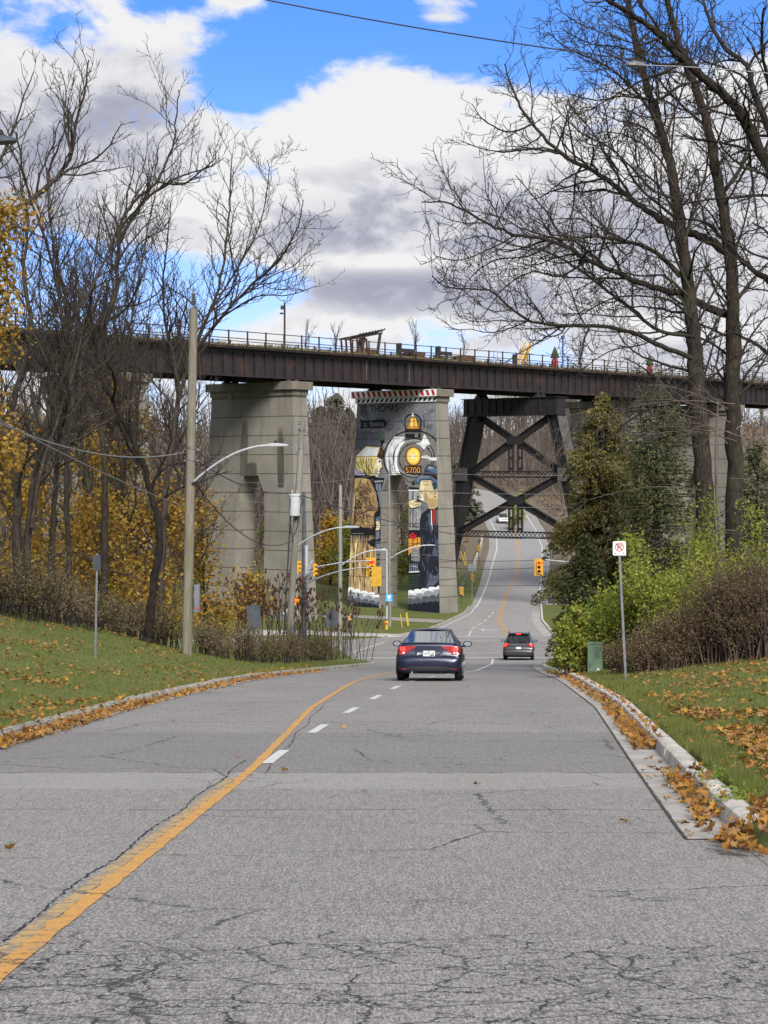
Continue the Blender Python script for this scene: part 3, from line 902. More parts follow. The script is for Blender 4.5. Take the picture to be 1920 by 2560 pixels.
v, f = weeds()
tag(mesh_np('weeds', v, f, leafmat('dry_weed', [(.10,.075,.03),(.16,.12,.05),(.08,.09,.03),(.12,.10,.045)])), kind='stuff')

# straddle bent of built-up steel over the road
bs = 18.5
bt = thing('steel_tower', 'black riveted steel tower with crossed braces standing astride the road', 'tower', B(bs, 3.9, -12.6))
def T(w, z, ds=0.0): return B(bs+ds, w, z)
c = MB()
c.hexa([T(10.3,7.62,-.6),T(-1.9,7.62,-.6),T(-1.9,7.62,1.0),T(10.3,7.62,1.0)], [T(10.3,9.38,-.6),T(-1.9,9.38,-.6),T(-1.9,9.38,1.0),T(10.3,9.38,1.0)])
w = -1.7
while w < 10.3:
    c.hexa([T(w+.1,7.8,-.72),T(w,7.8,-.72),T(w,7.8,-.602),T(w+.1,7.8,-.602)], [T(w+.1,9.2,-.72),T(w,9.2,-.72),T(w,9.2,-.602),T(w+.1,9.2,-.602)]); w += .95
for z0, z1 in ((7.55,7.618),(9.382,9.45)):
    c.hexa([T(10.5,z0,-.8),T(-2.1,z0,-.8),T(-2.1,z0,1.2),T(10.5,z0,1.2)], [T(10.5,z1,-.8),T(-2.1,z1,-.8),T(-2.1,z1,1.2),T(10.5,z1,1.2)])
c.build('cap_beam', BENT, bt)
def colw(w0, sg, z): return w0 + sg*(7.55-z)*.25
for w0, sg in ((9.1,1),(-1.3,-1)):
    m = MB()
    for lo_z, hi_z in ((-12.8,-5.0),(-5.0,1.4),(1.4,7.545)):
        a = colw(w0,sg,lo_z); b = colw(w0,sg,hi_z)
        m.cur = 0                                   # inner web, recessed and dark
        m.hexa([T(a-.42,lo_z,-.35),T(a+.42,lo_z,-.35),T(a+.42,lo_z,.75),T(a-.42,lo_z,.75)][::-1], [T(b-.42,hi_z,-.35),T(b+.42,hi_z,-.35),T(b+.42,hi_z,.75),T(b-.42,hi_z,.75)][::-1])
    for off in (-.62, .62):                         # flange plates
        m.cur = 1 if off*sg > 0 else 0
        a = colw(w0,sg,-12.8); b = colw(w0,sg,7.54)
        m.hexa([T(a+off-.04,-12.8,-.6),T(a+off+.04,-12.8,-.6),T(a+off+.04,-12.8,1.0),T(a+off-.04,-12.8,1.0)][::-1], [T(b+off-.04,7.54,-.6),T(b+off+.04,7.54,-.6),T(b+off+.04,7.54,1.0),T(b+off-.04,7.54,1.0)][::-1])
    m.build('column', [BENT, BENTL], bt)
    f = MB(); a = colw(w0,sg,-12.8)
    q = [T(a-1.3,-14.2,-1.3),T(a+1.3,-14.2,-1.3),T(a+1.3,-14.2,1.7),T(a-1.3,-14.2,1.7)]
    f.hexa(q, [p+Vector((0,0,1.9)) for p in q]); f.build('footing', CONC, bt)
def brace(p, q, wd=.62):
    m = MB()
    p, q = Vector(p), Vector(q); d_ = (q-p).normalized(); n = d_.cross(DD).normalized()
    for o in (-wd/2, wd/2):
        m.bar(p+n*o, q+n*o, .30, .10, up=n)
    m.bar(p+DD*.05, q+DD*.05, .03, wd-.1, up=n)
    return m
for (zt_, zb_, zc_) in ((7.5,1.35,4.95),(1.35,-5.05,-1.45)):
    wl_, wr_ = colw(9.1,1,zt_)-.55, colw(-1.3,-1,zt_)+.55
    wl2, wr2 = colw(9.1,1,zb_)-.55, colw(-1.3,-1,zb_)+.55
    wc = 3.9
    for a, b in (((wl_,zt_),(wc+.35,zc_+.1)),((wr_,zt_),(wc-.35,zc_+.1)),((wl2,zb_),(wc+.35,zc_-.1)),((wr2,zb_),(wc-.35,zc_-.1))):
        brace(T(a[0],a[1],.1), T(b[0],b[1],.1)).build('diagonal_brace', BENT, bt)
    g = MB(); q = [T(wc+1.0,zc_-.45,-.12),T(wc-1.0,zc_-.45,-.12),T(wc-1.0,zc_-.45,.3),T(wc+1.0,zc_-.45,.3)]
    g.hexa(q, [p+Vector((0,0,.9)) for p in q]); g.build('gusset', BENT, bt)
    v_ = MB()                                       # hanger of two latticed legs
    for w in (wc+.85, wc+.32, wc-.32, wc-.85):
        v_.bar(T(w,zc_-.44,.1), T(w,zb_+.3,.1), .14, .2, up=DD)
    for sg in (-1, 1):
        for k in (.12,.5,.9):
            z = zc_-.44+(zb_+.3-zc_+.44)*k
            v_.bar(T(wc+sg*.85,z,.1), T(wc+sg*.32,z,.1), .3, .12, up=DD)
    v_.build('hanger', BENT, bt)
    st = MB()                                       # latticed strut
    for dz in (-.30, .30):
        st.bar(T(wl2+.2,zb_+dz,.1), T(wr2-.2,zb_+dz,.1), .3, .14)
    x = wr2
    while x < wl2-.4:
        st.bar(T(x,zb_-.26,.0), T(x+.5,zb_+.26,.0), .05, .07, up=DD); st.bar(T(x+.5,zb_-.26,.05), T(x,zb_+.26,.05), .05, .07, up=DD); x += .5
    st.build('strut', BENT, bt)
    for w in (colw(9.1,1,zb_), colw(-1.3,-1,zb_)):
        gl = MB()
        q = [T(w+.85,zb_-.7,-.67),T(w-.85,zb_-.7,-.67),T(w-.85,zb_-.7,-.605),T(w+.85,zb_-.7,-.605)]
        gl.hexa(q, [p+Vector((0,0,1.4)) for p in q])
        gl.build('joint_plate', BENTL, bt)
for w in (1.0, 8.5):
    h = MB()
    for ds in (-.2,.7):
        lo = [T(w+.4,9.452,ds-.36),T(w-.4,9.452,ds-.36),T(w-.4,9.452,ds+.36),T(w+.4,9.452,ds+.36)]
        h.hexa(lo, [T(w+.25,9.98-.052,ds-.12),T(w-.25,9.98-.052,ds-.12),T(w-.25,9.98-.052,ds+.12),T(w+.25,9.98-.052,ds+.12)])
    h.build('bearing_shoe', BENT, bt)
# ------------------------------------------------------------------ the painting on the pier: sheets of paint lying on its front face
_o = pier_face(0, 5, 0); _n = (pier_face(0,0,0)-pier_face(0,10,0)).cross(pier_face(0,5,5)-pier_face(0,5,-5)).normalized()
if _n.y > 0: _n = -_n
EYEV = Vector((0,0,EYE))
def on_face(x, y, layer):
    """drawing coordinates (a 1382 x 2212 sketch of the pier) to the pier face"""
    px, py = 800+x/3.456, 940+y/3.456
    d = Vector(((px-960)/FPX, 1, (HOR-py)/FPX))
    t = (_o-EYEV).dot(_n)/d.dot(_n)
    return EYEV+d*t+_n*(.006*layer)
def to_draw(p):
    return ((960+p.x/p.y*FPX-800)*3.456, (HOR-(p.z-EYE)*FPX/p.y-940)*3.456)
def region(ws, z0, z1):
    (a0,b0),(a1,b1) = ws
    return [to_draw(pier_face(0,w,z)) for w,z in ((a0,z0),(b0,z0),(b1,z1),(a1,z1))]
_a,_b,_zt,_zc = 3.35,6.55,1.3,-.35
REG = [region(((0,_a),(0,_a)),-12.6,_zc), region(((0,_a),(0,_a+.75)),_zc,_zt), region(((_b,PW),(_b,PW)),-12.6,_zc),
       region(((_b,PW),(_b-.75,PW)),_zc,_zt), region(((0,PW),(0,PW)),_zt,ZT)]
def clip(poly, reg):
    ar = sum(reg[i][0]*reg[(i+1)%4][1]-reg[(i+1)%4][0]*reg[i][1] for i in range(4))
    if ar < 0: reg = reg[::-1]
    for i in range(4):
        (ax,ay),(bx_,by) = reg[i], reg[(i+1)%4]
        ins = lambda p: (bx_-ax)*(p[1]-ay)-(by-ay)*(p[0]-ax) >= -1e-6
        out = []
        for j in range(len(poly)):
            p, q = poly[j-1], poly[j]
            ip, iq = ins(p), ins(q)
            if ip != iq:
                d1 = (bx_-ax)*(p[1]-ay)-(by-ay)*(p[0]-ax); d2 = (bx_-ax)*(q[1]-ay)-(by-ay)*(q[0]-ax)
                t = d1/(d1-d2); out.append((p[0]+(q[0]-p[0])*t, p[1]+(q[1]-p[1])*t))
            if iq: out.append(q)
        poly = out
        if len(poly) < 3: return []
    return poly
def mpaint(name, rgb, var=.24):
    c = tuple(v*.92 for v in lin(*rgb))
    m, t, out = newmat('mural_'+name)
    co = t.n('ShaderNodeNewGeometry').outputs['Position']
    z = t.sep(co)[2]
    n = t.m('ADD', t.m('MULTIPLY', t.noise(t.scale(co, 1, 1, .3), 1.6, 6.0, .7), .6), t.m('MULTIPLY', t.noise(co, .45, 5.0, .65), .4))
    cc = t.mix(t.step(n,.3,.7), tuple(v*(1-var) for v in c), tuple(v*(1+var) for v in c))
    q = t.m('ABSOLUTE', t.m('SUBTRACT', t.m('FRACT', t.m('DIVIDE', t.m('ADD', z, 40.0+t_off), 1.72)), .5))
    cc = t.mix(t.m('MULTIPLY', t.step(q,.022,.010), .8), cc, (.02,.02,.02))
    b = t.n('ShaderNodeBsdfPrincipled', {'Base Color': cc, 'Roughness': .8, 'Specular IOR Level': .2})
    t.L.new(b.outputs[0], out.inputs[0]); return m
COL = {k: mpaint(k, v) for k, v in dict(wall=(118,120,128), dim=(92,94,103), grey=(118,116,114), mid=(150,150,154), pale=(204,206,214), white=(232,235,240),
    ink=(26,26,32), gold=(206,150,52), yel=(240,205,70), cream=(240,226,150), scarf=(212,198,120), skin=(204,184,148), face=(222,212,172), coat=(150,124,84),
    coatd=(106,82,60), coatl=(176,152,106), skirt=(172,146,110), brown=(62,40,34), hat=(84,104,138), hatd=(50,62,90), suit=(34,37,48), suitl=(84,90,112),
    red=(158,48,36), flower=(196,38,44), teal=(38,76,78), green=(58,120,66), lilac=(172,170,196), smoke1=(206,212,220), smoke2=(140,147,158), smoke3=(84,90,102),
    base=(28,32,44), gdark=(52,70,48), blueg=(108,116,140)).items()}
class Paint:
    def __init__(s): s.v=[]; s.f=[]; s.mi=[]; s.keys=[]
    def _k(s, c):
        if c not in s.keys: s.keys.append(c)
        return s.keys.index(c)
    def poly(s, c, layer, *pts):
        for reg in REG:
            q = clip(list(pts), reg)
            if len(q) >= 3:
                b = len(s.v); s.v += [on_face(x,y,layer) for x,y in q]
                s.f.append(tuple(range(b,b+len(q)))); s.mi.append(s._k(c))
        return s
    def blob(s, c, layer, cx, cy, rx, ry, n=28, a0=0, a1=360, rot=0):
        cs, sn = math.cos(math.radians(rot)), math.sin(math.radians(rot)); pts=[]
        full = a1-a0 >= 360
        for i in range(n if full else n+1):
            a = math.radians(a0+(a1-a0)*i/n); u, v = rx*math.cos(a), ry*math.sin(a)
            pts.append((cx+u*cs-v*sn, cy+u*sn+v*cs))
        return s.poly(c, layer, *pts)
    def arc(s, c, layer, cx, cy, rx, ry, w, a0, a1, n=20):
        for i in range(n):
            a, b = (math.radians(a0+(a1-a0)*(i+k)/n) for k in (0,1))
            f = lambda t, k: (cx+(rx+k*w/2)*math.cos(t), cy+(ry+k*w/2)*math.sin(t))
            s.poly(c, layer, f(a,-1), f(b,-1), f(b,1), f(a,1))
        return s
    def line(s, c, layer, w, *pts):
        for (x0,y0),(x1,y1) in zip(pts, pts[1:]):
            L = math.hypot(x1-x0,y1-y0) or 1; nx, ny = -(y1-y0)/L*w/2, (x1-x0)/L*w/2
            s.poly(c, layer, (x0+nx,y0+ny),(x1+nx,y1+ny),(x1-nx,y1-ny),(x0-nx,y0-ny))
        return s
    def text(s, c, layer, txt, x0, y0, x1, y1, sk=0):
        V, F = text_mesh(txt)
        b = len(s.v); s.v += [on_face(x0+u*(x1-x0), y1-v*(y1-y0)+u*sk, layer) for u,v in V]
        s.f += [tuple(i+b for i in f) for f in F]; s.mi += [s._k(c)]*len(F)
        return s
    def build(s, name, parent):
        o0 = ORG[parent]; me = bpy.data.meshes.new(name)
        me.from_pydata([tuple(p-o0) for p in s.v], [], s.f)
        me.polygons.foreach_set('material_index', s.mi)
        o = link(name, me, [COL[k] for k in s.keys], parent); me.update(); return o
def hatch(pt, keys, layer, poly, n, ln, w, ang, spread=20, seed=1):
    """short brush strokes laid inside a shape"""
    r = random.Random(seed); xs = [p[0] for p in poly]; ys = [p[1] for p in poly]; k = 0; tries = 0
    def inside(x, y):
        c = False
        for (x0,y0),(x1,y1) in zip(poly, poly[1:]+poly[:1]):
            if (y0 > y) != (y1 > y) and x < (x1-x0)*(y-y0)/(y1-y0)+x0: c = not c
        return c
    while k < n and tries < n*8:
        tries += 1
        x, y = r.uniform(min(xs),max(xs)), r.uniform(min(ys),max(ys)); a = math.radians(ang+r.gauss(0,spread)); l = ln*r.uniform(.4,1.2)
        dx_, dy_ = math.cos(a)*l/2, math.sin(a)*l/2
        if inside(x-dx_,y-dy_) and inside(x+dx_,y+dy_):
            q = w*r.uniform(.5,1.3); pt.poly(r.choice(keys), layer+.0015*k, (x-dx_,y-dy_),(x+q*.5,y-q*.3),(x+dx_,y+dy_),(x-q*.5,y+q*.3)); k += 1
# backdrop
bg = Paint()
bg.poly('wall',1,(200,200),(1100,200),(1100,2060),(200,2060))
rg = random.Random(8)
for i in range(46):
    x, y = rg.uniform(330,980), rg.uniform(250,640)
    bg.blob(rg.choice(['dim','dim','wall','grey']),1.4+.02*i,x,y,rg.uniform(20,70),rg.uniform(12,40),12,rot=rg.uniform(0,90))
bg.poly('dim',2.5,(320,470),(560,480),(560,620),(300,640))
bg.poly('ink',2.5,(345,372),(378,385),(552,378),(582,412),(556,448),(372,452),(345,458),(358,415))
bg.text('mid',3.2,'TO',374,406,406,430).line('mid',3.2,4,(372,437),(408,437)).text('mid',3.2,'TRAINS',424,400,552,436)
bg.text('dim',2.9,'ST. THOMAS',347,256,672,312,-12)
bg.text('ink',3.1,'ST. THOMAS',349,259,674,316,-12)
bg.blob('dim',2.7,538,535,22,20).blob('green',3,538,533,14,13).poly('ink',2.7,(520,555),(556,555),(560,612),(530,612)).blob('mid',3.0,560,600,16,22)
bg.poly('ink',2.3,(455,880),(560,880),(525,1000),(522,1900),(470,1900)); bg.poly('smoke2',2.5,(470,905),(545,900),(545,915),(470,920))
bg.poly('blueg',2.6,(480,930),(530,930),(522,1130),(500,1100)).line('ink',2.8,4,(505,930),(510,1080))
hatch(bg,['grey','mid','wall','dim'],2.32,[(330,250),(1000,240),(1000,470),(560,600),(320,640)],170,46,9,0,60,3)
mural = bg.build('mural', mural_pier)
# locomotive front
L = Paint()
L.blob('ink',3,808,712,262,248,48).blob('grey',3.3,808,712,250,236,48)
L.poly('pale',3.6,(640,522),(738,527),(700,580),(662,640),(640,720),(645,800),(668,856),(612,856),(580,790),(566,700),(590,600))
L.poly('white',3.8,(655,535),(715,535),(655,600),(615,680),(610,620)); L.poly('grey',3.8,(600,700),(612,760),(622,850),(600,850),(596,780))
L.blob('ink',3.9,812,708,182,172,40).blob('mid',4.1,812,708,172,162,40).blob('grey',4.2,822,712,160,152,40)
L.poly('white',4.4,(652,640),(690,580),(740,556),(700,610),(668,690),(668,780),(696,852),(660,830),(642,750))
L.blob('ink',4.5,828,716,146,140,36).blob('grey',4.7,828,716,139,133,36)
for a in range(0,360,40): L.blob('ink',4.9,828+142*math.cos(math.radians(a)),716+136*math.sin(math.radians(a)),9,8,8)
L.poly('pale',5,(900,498),(930,540),(955,592),(925,598),(900,640),(860,600),(830,580),(880,570)); L.poly('white',5.2,(905,505),(935,560),(945,590),(905,585),(870,588))
L.poly('pale',5,(875,690),(925,682),(960,706),(1012,702),(1012,728),(960,736),(910,714),(875,714)); L.line('ink',5.2,5,(870,712),(930,716),(980,738)); L.line('ink',5.2,5,(860,600),(900,640),(890,660))
L.blob('ink',5.3,809,696,69,84,32).blob('gold',5.5,809,694,62,77,32).blob('yel',5.7,809,692,55,68,30).blob('cream',5.9,806,694,44,52,28).blob('yel',6.1,804,694,34,38,26).blob('cream',6.3,802,694,26,28,22).blob('white',6.5,800,694,16,17,18)
L.poly('ink',5.6,(733,776),(880,774),(880,846),(735,848)); L.poly('brown',5.8,(738,780),(875,778),(875,842),(739,844)); L.text('gold',6.1,'5700',742,788,868,838)
# bell
L.arc('ink',3.5,804,400,72,72,12,190,350); L.line('ink',3.5,10,(735,392),(740,455)); L.line('ink',3.5,10,(874,392),(868,455)); L.line('ink',3.5,6,(896,336),(906,450)); L.line('ink',3.5,5,(700,370),(728,440))
L.poly('ink',5.2,(738,452),(870,452),(872,536),(738,536)); L.poly('dim',5.35,(746,486),(862,486),(862,500),(746,500)); L.poly('grey',5.35,(820,500),(850,500),(850,530),(820,530))
L.poly('brown',5.5,(780,356),(834,356),(850,420),(868,458),(846,468),(768,468),(748,458),(764,420)); L.poly('gold',5.7,(784,360),(830,360),(844,418),(860,454),(754,454),(770,418))
L.poly('cream',5.9,(794,366),(804,366),(802,440),(786,444)); L.poly('yel',5.9,(820,366),(828,368),(840,430),(828,436)); L.line('coatd',6,5,(754,440),(860,440)); L.poly('white',5.6,(797,322),(806,318),(812,350),(796,350))
# lower part of the engine on the right leg
L.poly('mid',3.4,(715,858),(765,940),(768,1330),(870,1330),(880,940),(1020,900),(1020,858)); L.poly('grey',3.7,(720,862),(1010,862),(1010,880),(900,960),(770,965))
L.line('ink',4,7,(725,872),(760,910),(810,935),(860,930)); L.poly('ink',4.2,(798,910),(818,910),(818,945),(798,945)); L.poly('ink',4,(766,958),(862,964),(862,982),(766,978)); L.poly('white',4.2,(768,984),(862,986),(862,998),(768,996))
L.line('ink',4.2,8,(805,1000),(805,1310)); L.line('ink',4.2,5,(780,1150),(780,1320)); L.line('ink',4.2,4,(832,1150),(832,1320)); L.blob('ink',4.2,848,1045,9,12,10); L.line('ink',4.2,5,(768,1280),(862,1275)); L.line('ink',4.2,5,(795,1265),(830,1300)); L.line('ink',4.2,5,(830,1265),(795,1305))
L.poly('base',3.3,(760,1330),(880,1330),(880,1860),(760,1860))
for i in range(8): L.poly('gdark',3.6,(762,1722+i*19),(858,1716+i*19),(858,1724+i*19),(762,1730+i*19))
hatch(L,['mid','dim','wall'],4.72,[(720,620),(930,620),(930,830),(720,830)],50,40,6,100,60,5)
hatch(L,['dim','mid','wall'],4.0,[(580,560),(660,560),(660,850),(580,850)],26,60,6,80,20,6)
hatch(L,['grey','dim','smoke2','pale'],3.8,[(772,1000),(866,1000),(866,1328),(772,1328)],70,60,6,90,8,7)
L.build('locomotive_painting', mural)
# woman
W = Paint()
W.poly('ink',4,(262,1345),(290,1080),(292,880),(345,858),(445,890),(496,1000),(516,1110),(512,1170),(484,1230),(486,1360))
W.poly('coat',4.2,(272,1300),(286,1080),(300,890),(352,866),(436,898),(486,1000),(502,1100),(498,1155),(468,1195),(468,1300),(440,1325),(390,1300))
W.poly('coatl',4.4,(300,1000),(304,892),(350,870),(420,896),(390,930),(330,960),(312,1080),(288,1240),(282,1220)); W.poly('coatd',4.4,(352,1000),(400,990),(440,1060),(470,1150),(380,1160),(360,1120)); W.poly('coatd',4.4,(300,1130),(340,1060),(345,1180),(300,1270),(280,1300))
W.poly('coatl',4.5,(365,1240),(440,1240),(442,1310),(368,1310)); W.poly('skirt',4.6,(372,1180),(450,1170),(470,1195),(440,1230),(372,1236))
for p in (((352,1000),(346,1080),(362,1190)),((402,960),(440,1010)),((300,1010),(318,990),(330,962)),((312,1060),(304,1140)),((360,1190),(420,1160),(490,1160)),((290,1290),(350,1210),(370,1260)),((440,900),(490,1010),(500,1090)),((400,1190),(405,1230))): W.line('ink',4.8,8,*p)
for i in range(16):
    x = 282+i*13; W.poly('ink',4.9,(x-5,1330),(x+rg.uniform(0,7),1318-rg.uniform(0,60)),(x+9,1330))
W.poly('ink',5,(268,1326),(476,1320),(480,1376),(266,1376)); W.line('mid',5.2,3,(275,1362),(380,1360))
W.poly('skirt',4.1,(268,1374),(478,1374),(488,1500),(502,1880),(250,1880))
for i in range(15):
    x = 276+i*14; h = rg.uniform(30,190); W.poly('ink',4.5,(x,1374),(x+rg.uniform(7,14),1374),(x+rg.uniform(2,8)-2,1374+h))
for i in range(13):
    x = 266+i*18; y = rg.uniform(1430,1600); W.poly(rg.choice(['coatd','coat','coatl','coatl']),4.3,(x,y),(x+8,y-20),(x+rg.uniform(6,10),y+rg.uniform(120,260)),(x-2,y+rg.uniform(150,270)))
for x,y in ((288,1600),(316,1480),(385,1640),(452,1700),(410,1560)): W.poly('brown',4.6,(x,y),(x+7,y),(x+9,y+180),(x+1,y+190))
W.poly('ink',5.1,(410,1430),(480,1400),(484,1480),(440,1470))
# suitcase and hand at the edge of the arch
W.poly('ink',4.6,(474,1225),(524,1210),(524,1900),(505,1900),(488,1500),(478,1360)); W.poly('blueg',4.8,(482,1345),(516,1340),(514,1400),(486,1420)); W.poly('blueg',4.8,(488,1430),(522,1430),(522,1660),(500,1660))
for y in (1440,1500,1540,1580,1620): W.poly('ink',5,(494,y),(516,y-4),(516,y+8),(494,y+10))
W.poly('hat',4.9,(484,1222),(520,1214),(520,1250),(484,1256)); W.poly('face',5.1,(484,1260),(512,1252),(522,1290),(514,1330),(482,1334),(490,1300))
for y in (1275,1295,1312): W.line('ink',5.3,3,(488,y),(518,y-5))
# head
W.poly('ink',4.4,(296,860),(302,780),(308,684),(396,600),(524,612),(556,648),(548,704),(536,716),(542,760),(546,792),(526,812),(524,838),(494,886),(450,892))
W.poly('face',4.7,(492,700),(530,716),(534,756),(541,788),(528,798),(518,806),(520,818),(513,824),(518,836),(494,876),(462,850),(474,790)); W.poly('white',4.9,(500,712),(524,722),(520,770),(500,790),(492,760)); W.poly('mid',4.85,(478,800),(500,800),(505,820),(490,866),(466,848))
W.line('ink',5.1,5,(500,716),(526,714)); W.poly('ink',5.1,(506,734),(526,726),(524,746),(512,748)); W.line('ink',5.1,4,(524,796),(540,790)); W.line('ink',5.1,5,(506,826),(520,822)); W.line('ink',5.1,4,(500,850),(516,846))
W.poly('brown',5,(518,622),(550,652),(543,700),(526,712),(494,694),(505,650)); W.line('coatd',5.2,4,(520,632),(536,690)); W.line('coatd',5.2,4,(534,640),(544,676))
W.poly('scarf',5,(306,782),(312,690),(398,606),(520,616),(512,658),(488,704),(470,826),(458,862),(410,852),(360,838),(322,810)); W.poly('white',5.2,(318,694),(398,614),(508,622),(496,688),(420,692)); W.poly('cream',5.15,(316,700),(498,694),(488,714),(312,740))
W.poly('lilac',5.1,(300,792),(330,812),(400,850),(380,858),(300,856)); W.line('ink',5.4,4,(302,786),(340,816),(400,850)); W.line('ink',5.4,4,(304,812),(370,850))
for p in (((352,716),(368,800),(392,850)),((372,706),(384,790)),((402,704),(400,848)),((422,712),(416,850)),((446,712),(436,846)),((464,760),(448,852)),((312,740),(350,800)),((380,800),(396,846)),((424,800),(430,852))): W.line('ink',5.4,6,*p)
W.poly('ink',4.9,(296,858),(400,850),(460,858),(448,882),(400,884),(300,884))
hatch(W,['coatl','coatd','coatd','ink','brown'],4.62,[(284,1280),(300,900),(352,870),(430,900),(490,1010),(500,1150),(462,1200),(460,1310),(392,1300)],120,90,8,78,28,11)
hatch(W,['coat','coatd','coatl','brown','cream'],4.42,[(262,1400),(476,1400),(494,1870),(254,1860)],130,150,8,90,4,12)
hatch(W,['cream','white','gold','ink'],5.45,[(320,700),(490,700),(460,850),(370,830)],36,70,4,92,14,13)
hatch(W,['skin','white','coatl'],4.95,[(495,715),(528,725),(530,780),(500,840),(480,820)],16,24,5,70,30,14)
W.build('woman_painting', mural)
# man
G = Paint()
G.poly('suit',4.4,(864,1240),(880,1190),(930,1150),(1040,1130),(1060,1880),(850,1880),(866,1560),(860,1400)); G.poly('suitl',4.6,(924,1196),(950,1180),(972,1380),(955,1330)); G.poly('suitl',4.6,(1000,1160),(1035,1150),(1038,1240),(1004,1300)); G.poly('white',4.8,(960,1160),(972,1160),(968,1250),(976,1340),(962,1270))
G.poly('red',5,(966,1156),(998,1152),(1000,1250),(986,1292),(968,1244)); G.line('brown',5.2,4,(975,1160),(980,1280))
for p in (((1035,1380),(990,1480),(970,1540),(1030,1550)),((960,1700),(930,1820)),((1035,1690),(990,1760),(960,1830)),((880,1540),(960,1552),(1030,1556))): G.line('suitl',4.8,7,*p)
G.poly('suitl',4.7,(1036,1390),(1000,1460),(974,1536),(1010,1545),(1036,1500)); G.poly('suitl',4.7,(950,1710),(1000,1730),(1036,1700),(1036,1760),(960,1830),(915,1840))
G.poly('skin',5,(866,900),(932,884),(976,914),(992,978),(1016,1000),(1026,1112),(992,1146),(946,1150),(926,1094),(890,1082),(866,1070),(868,1030),(854,988),(872,950)); G.poly('face',5.2,(872,905),(920,895),(915,950),(890,985),(870,985),(862,975)); G.poly('coatl',5.2,(905,1000),(960,1060),(1020,1060),(1022,1110),(990,1140),(950,1140),(930,1085),(900,1080))
G.poly('white',5.3,(868,1022),(890,1032),(900,1078),(868,1070),(874,1046)); G.line('ink',5.4,5,(872,1042),(888,1050)); G.line('ink',5.4,4,(854,990),(876,996),(884,1012)); G.line('ink',5.4,6,(890,918),(924,912)); G.line('ink',5.4,6,(894,936),(922,944)); G.line('ink',5.4,4,(930,930),(930,950)); G.line('ink',5.4,3,(906,1006),(916,1040)); G.line('ink',5.4,3,(884,905),(930,900))
G.poly('teal',5.2,(962,914),(1020,942),(1018,990),(1000,1000),(984,984)); G.poly('skin',5.5,(990,990),(1010,972),(1018,1010),(1006,1050),(990,1040)); G.line('ink',5.7,5,(1000,985),(996,1030)); G.line('ink',5.7,8,(988,1040),(1008,1048))
G.poly('ink',5.2,(816,904),(864,852),(900,850),(905,800),(934,762),(1018,786),(1030,950),(960,900),(884,900),(852,940)); G.poly('hat',5.5,(822,902),(868,858),(960,862),(1020,908),(1020,938),(962,892),(882,892),(850,930)); G.poly('hatd',5.45,(900,850),(908,800),(936,768),(1014,790),(1018,880),(960,858)); G.poly('hat',5.6,(918,806),(938,774),(1010,794),(1014,840),(960,826)); G.poly('mid',5.7,(930,790),(950,782),(990,796),(950,806)); G.poly('brown',5.7,(905,832),(960,838),(1016,870),(1016,884),(955,856),(902,848)); G.line('mid',5.7,4,(840,888),(875,866),(950,868))
G.poly('ink',4.8,(766,1074),(836,1058),(886,1088),(880,1130),(790,1150),(766,1124)); G.poly('face',5,(770,1080),(832,1064),(840,1072),(806,1082),(880,1092),(874,1122),(792,1142),(770,1120))
for p in (((800,1088),(835,1092),(872,1098)),((800,1104),(868,1110)),((806,1120),(858,1122)),((780,1088),(795,1110))): G.line('ink',5.2,4,*p)
for i in range(9): G.blob('flower',5+.03*i,780+rg.uniform(0,48),1362+rg.uniform(0,42),13,11,9)
G.poly('gold',4.9,(764,1408),(800,1398),(868,1394),(872,1480),(800,1500),(764,1556)); G.line('ink',5.2,6,(800,1400),(808,1490)); G.line('ink',5.2,6,(845,1400),(838,1480)); G.line('brown',5.2,5,(768,1470),(868,1440))
G.poly('mid',5,(788,1494),(858,1484),(866,1560),(862,1606),(790,1600))
for i in range(6): G.line('ink',5.3,5,(790,1505+i*18),(830,1500+i*18+rg.uniform(-5,5)),(864,1512+i*16))
for i in range(5): G.poly('blueg',4.9,(772+i*16,1620),(782+i*16,1615),(784+i*16,1690),(775+i*16,1700))
G.poly('pale',5,(770,1688),(860,1684),(860,1694),(770,1700)); G.line('pale',5,5,(800,1640),(840,1650))
hatch(G,['suitl','base','ink','hatd'],4.65,[(868,1250),(930,1170),(1030,1150),(1038,1800),(864,1840),(872,1560)],100,90,8,96,20,15)
hatch(G,['coatl','face','skirt'],5.25,[(880,990),(930,950),(985,1000),(1015,1100),(960,1130),(910,1070)],30,36,6,60,40,16)
hatch(G,['hatd','mid','smoke2'],5.65,[(830,900),(870,862),(960,866),(1012,905),(960,888),(880,888)],18,40,5,10,14,17)
G.build('man_painting', mural)
# painted steam along the foot
K = Paint()
def steam(c, layer, x0, x1, y0, y1, bump, n, seed):
    r = random.Random(seed); pts = [(x0,2060)]
    for i in range(n):
        e_ = lambda q: x0+(x1-x0)*(q/n)+(0 if q in (0,n) else 9*math.sin(q*7.3+seed)); xa = e_(i); xb = e_(i+1); ya = y0+(y1-y0)*(i+.5)/n+r.uniform(-.3,.3)*bump
        for k in range(7):
            a = math.pi*k/6; pts.append(((xa+xb)/2-(xb-xa)/2*math.cos(a), ya-bump*math.sin(a)*r.uniform(.85,1.1)))
    pts.append((x1,2060)); K.poly(c, layer, *pts)
for x0,x1,ys_ in ((246,530,(1830,1905)),(760,1060,(1868,1822))):
    a, b = ys_
    steam('white',6,x0,x1,a,b,13,5,3); steam('smoke1',6.2,x0,x1,a+26,b+24,16,6,5); steam('smoke2',6.4,x0,x1,a+48,b+42,24,4,9); steam('smoke3',6.6,x0,x1,a+82,b+70,26,5,4)
    steam('base',6.8,x0,x1,a+112,b+92 if x0 < 500 else b+128,14,7,2)
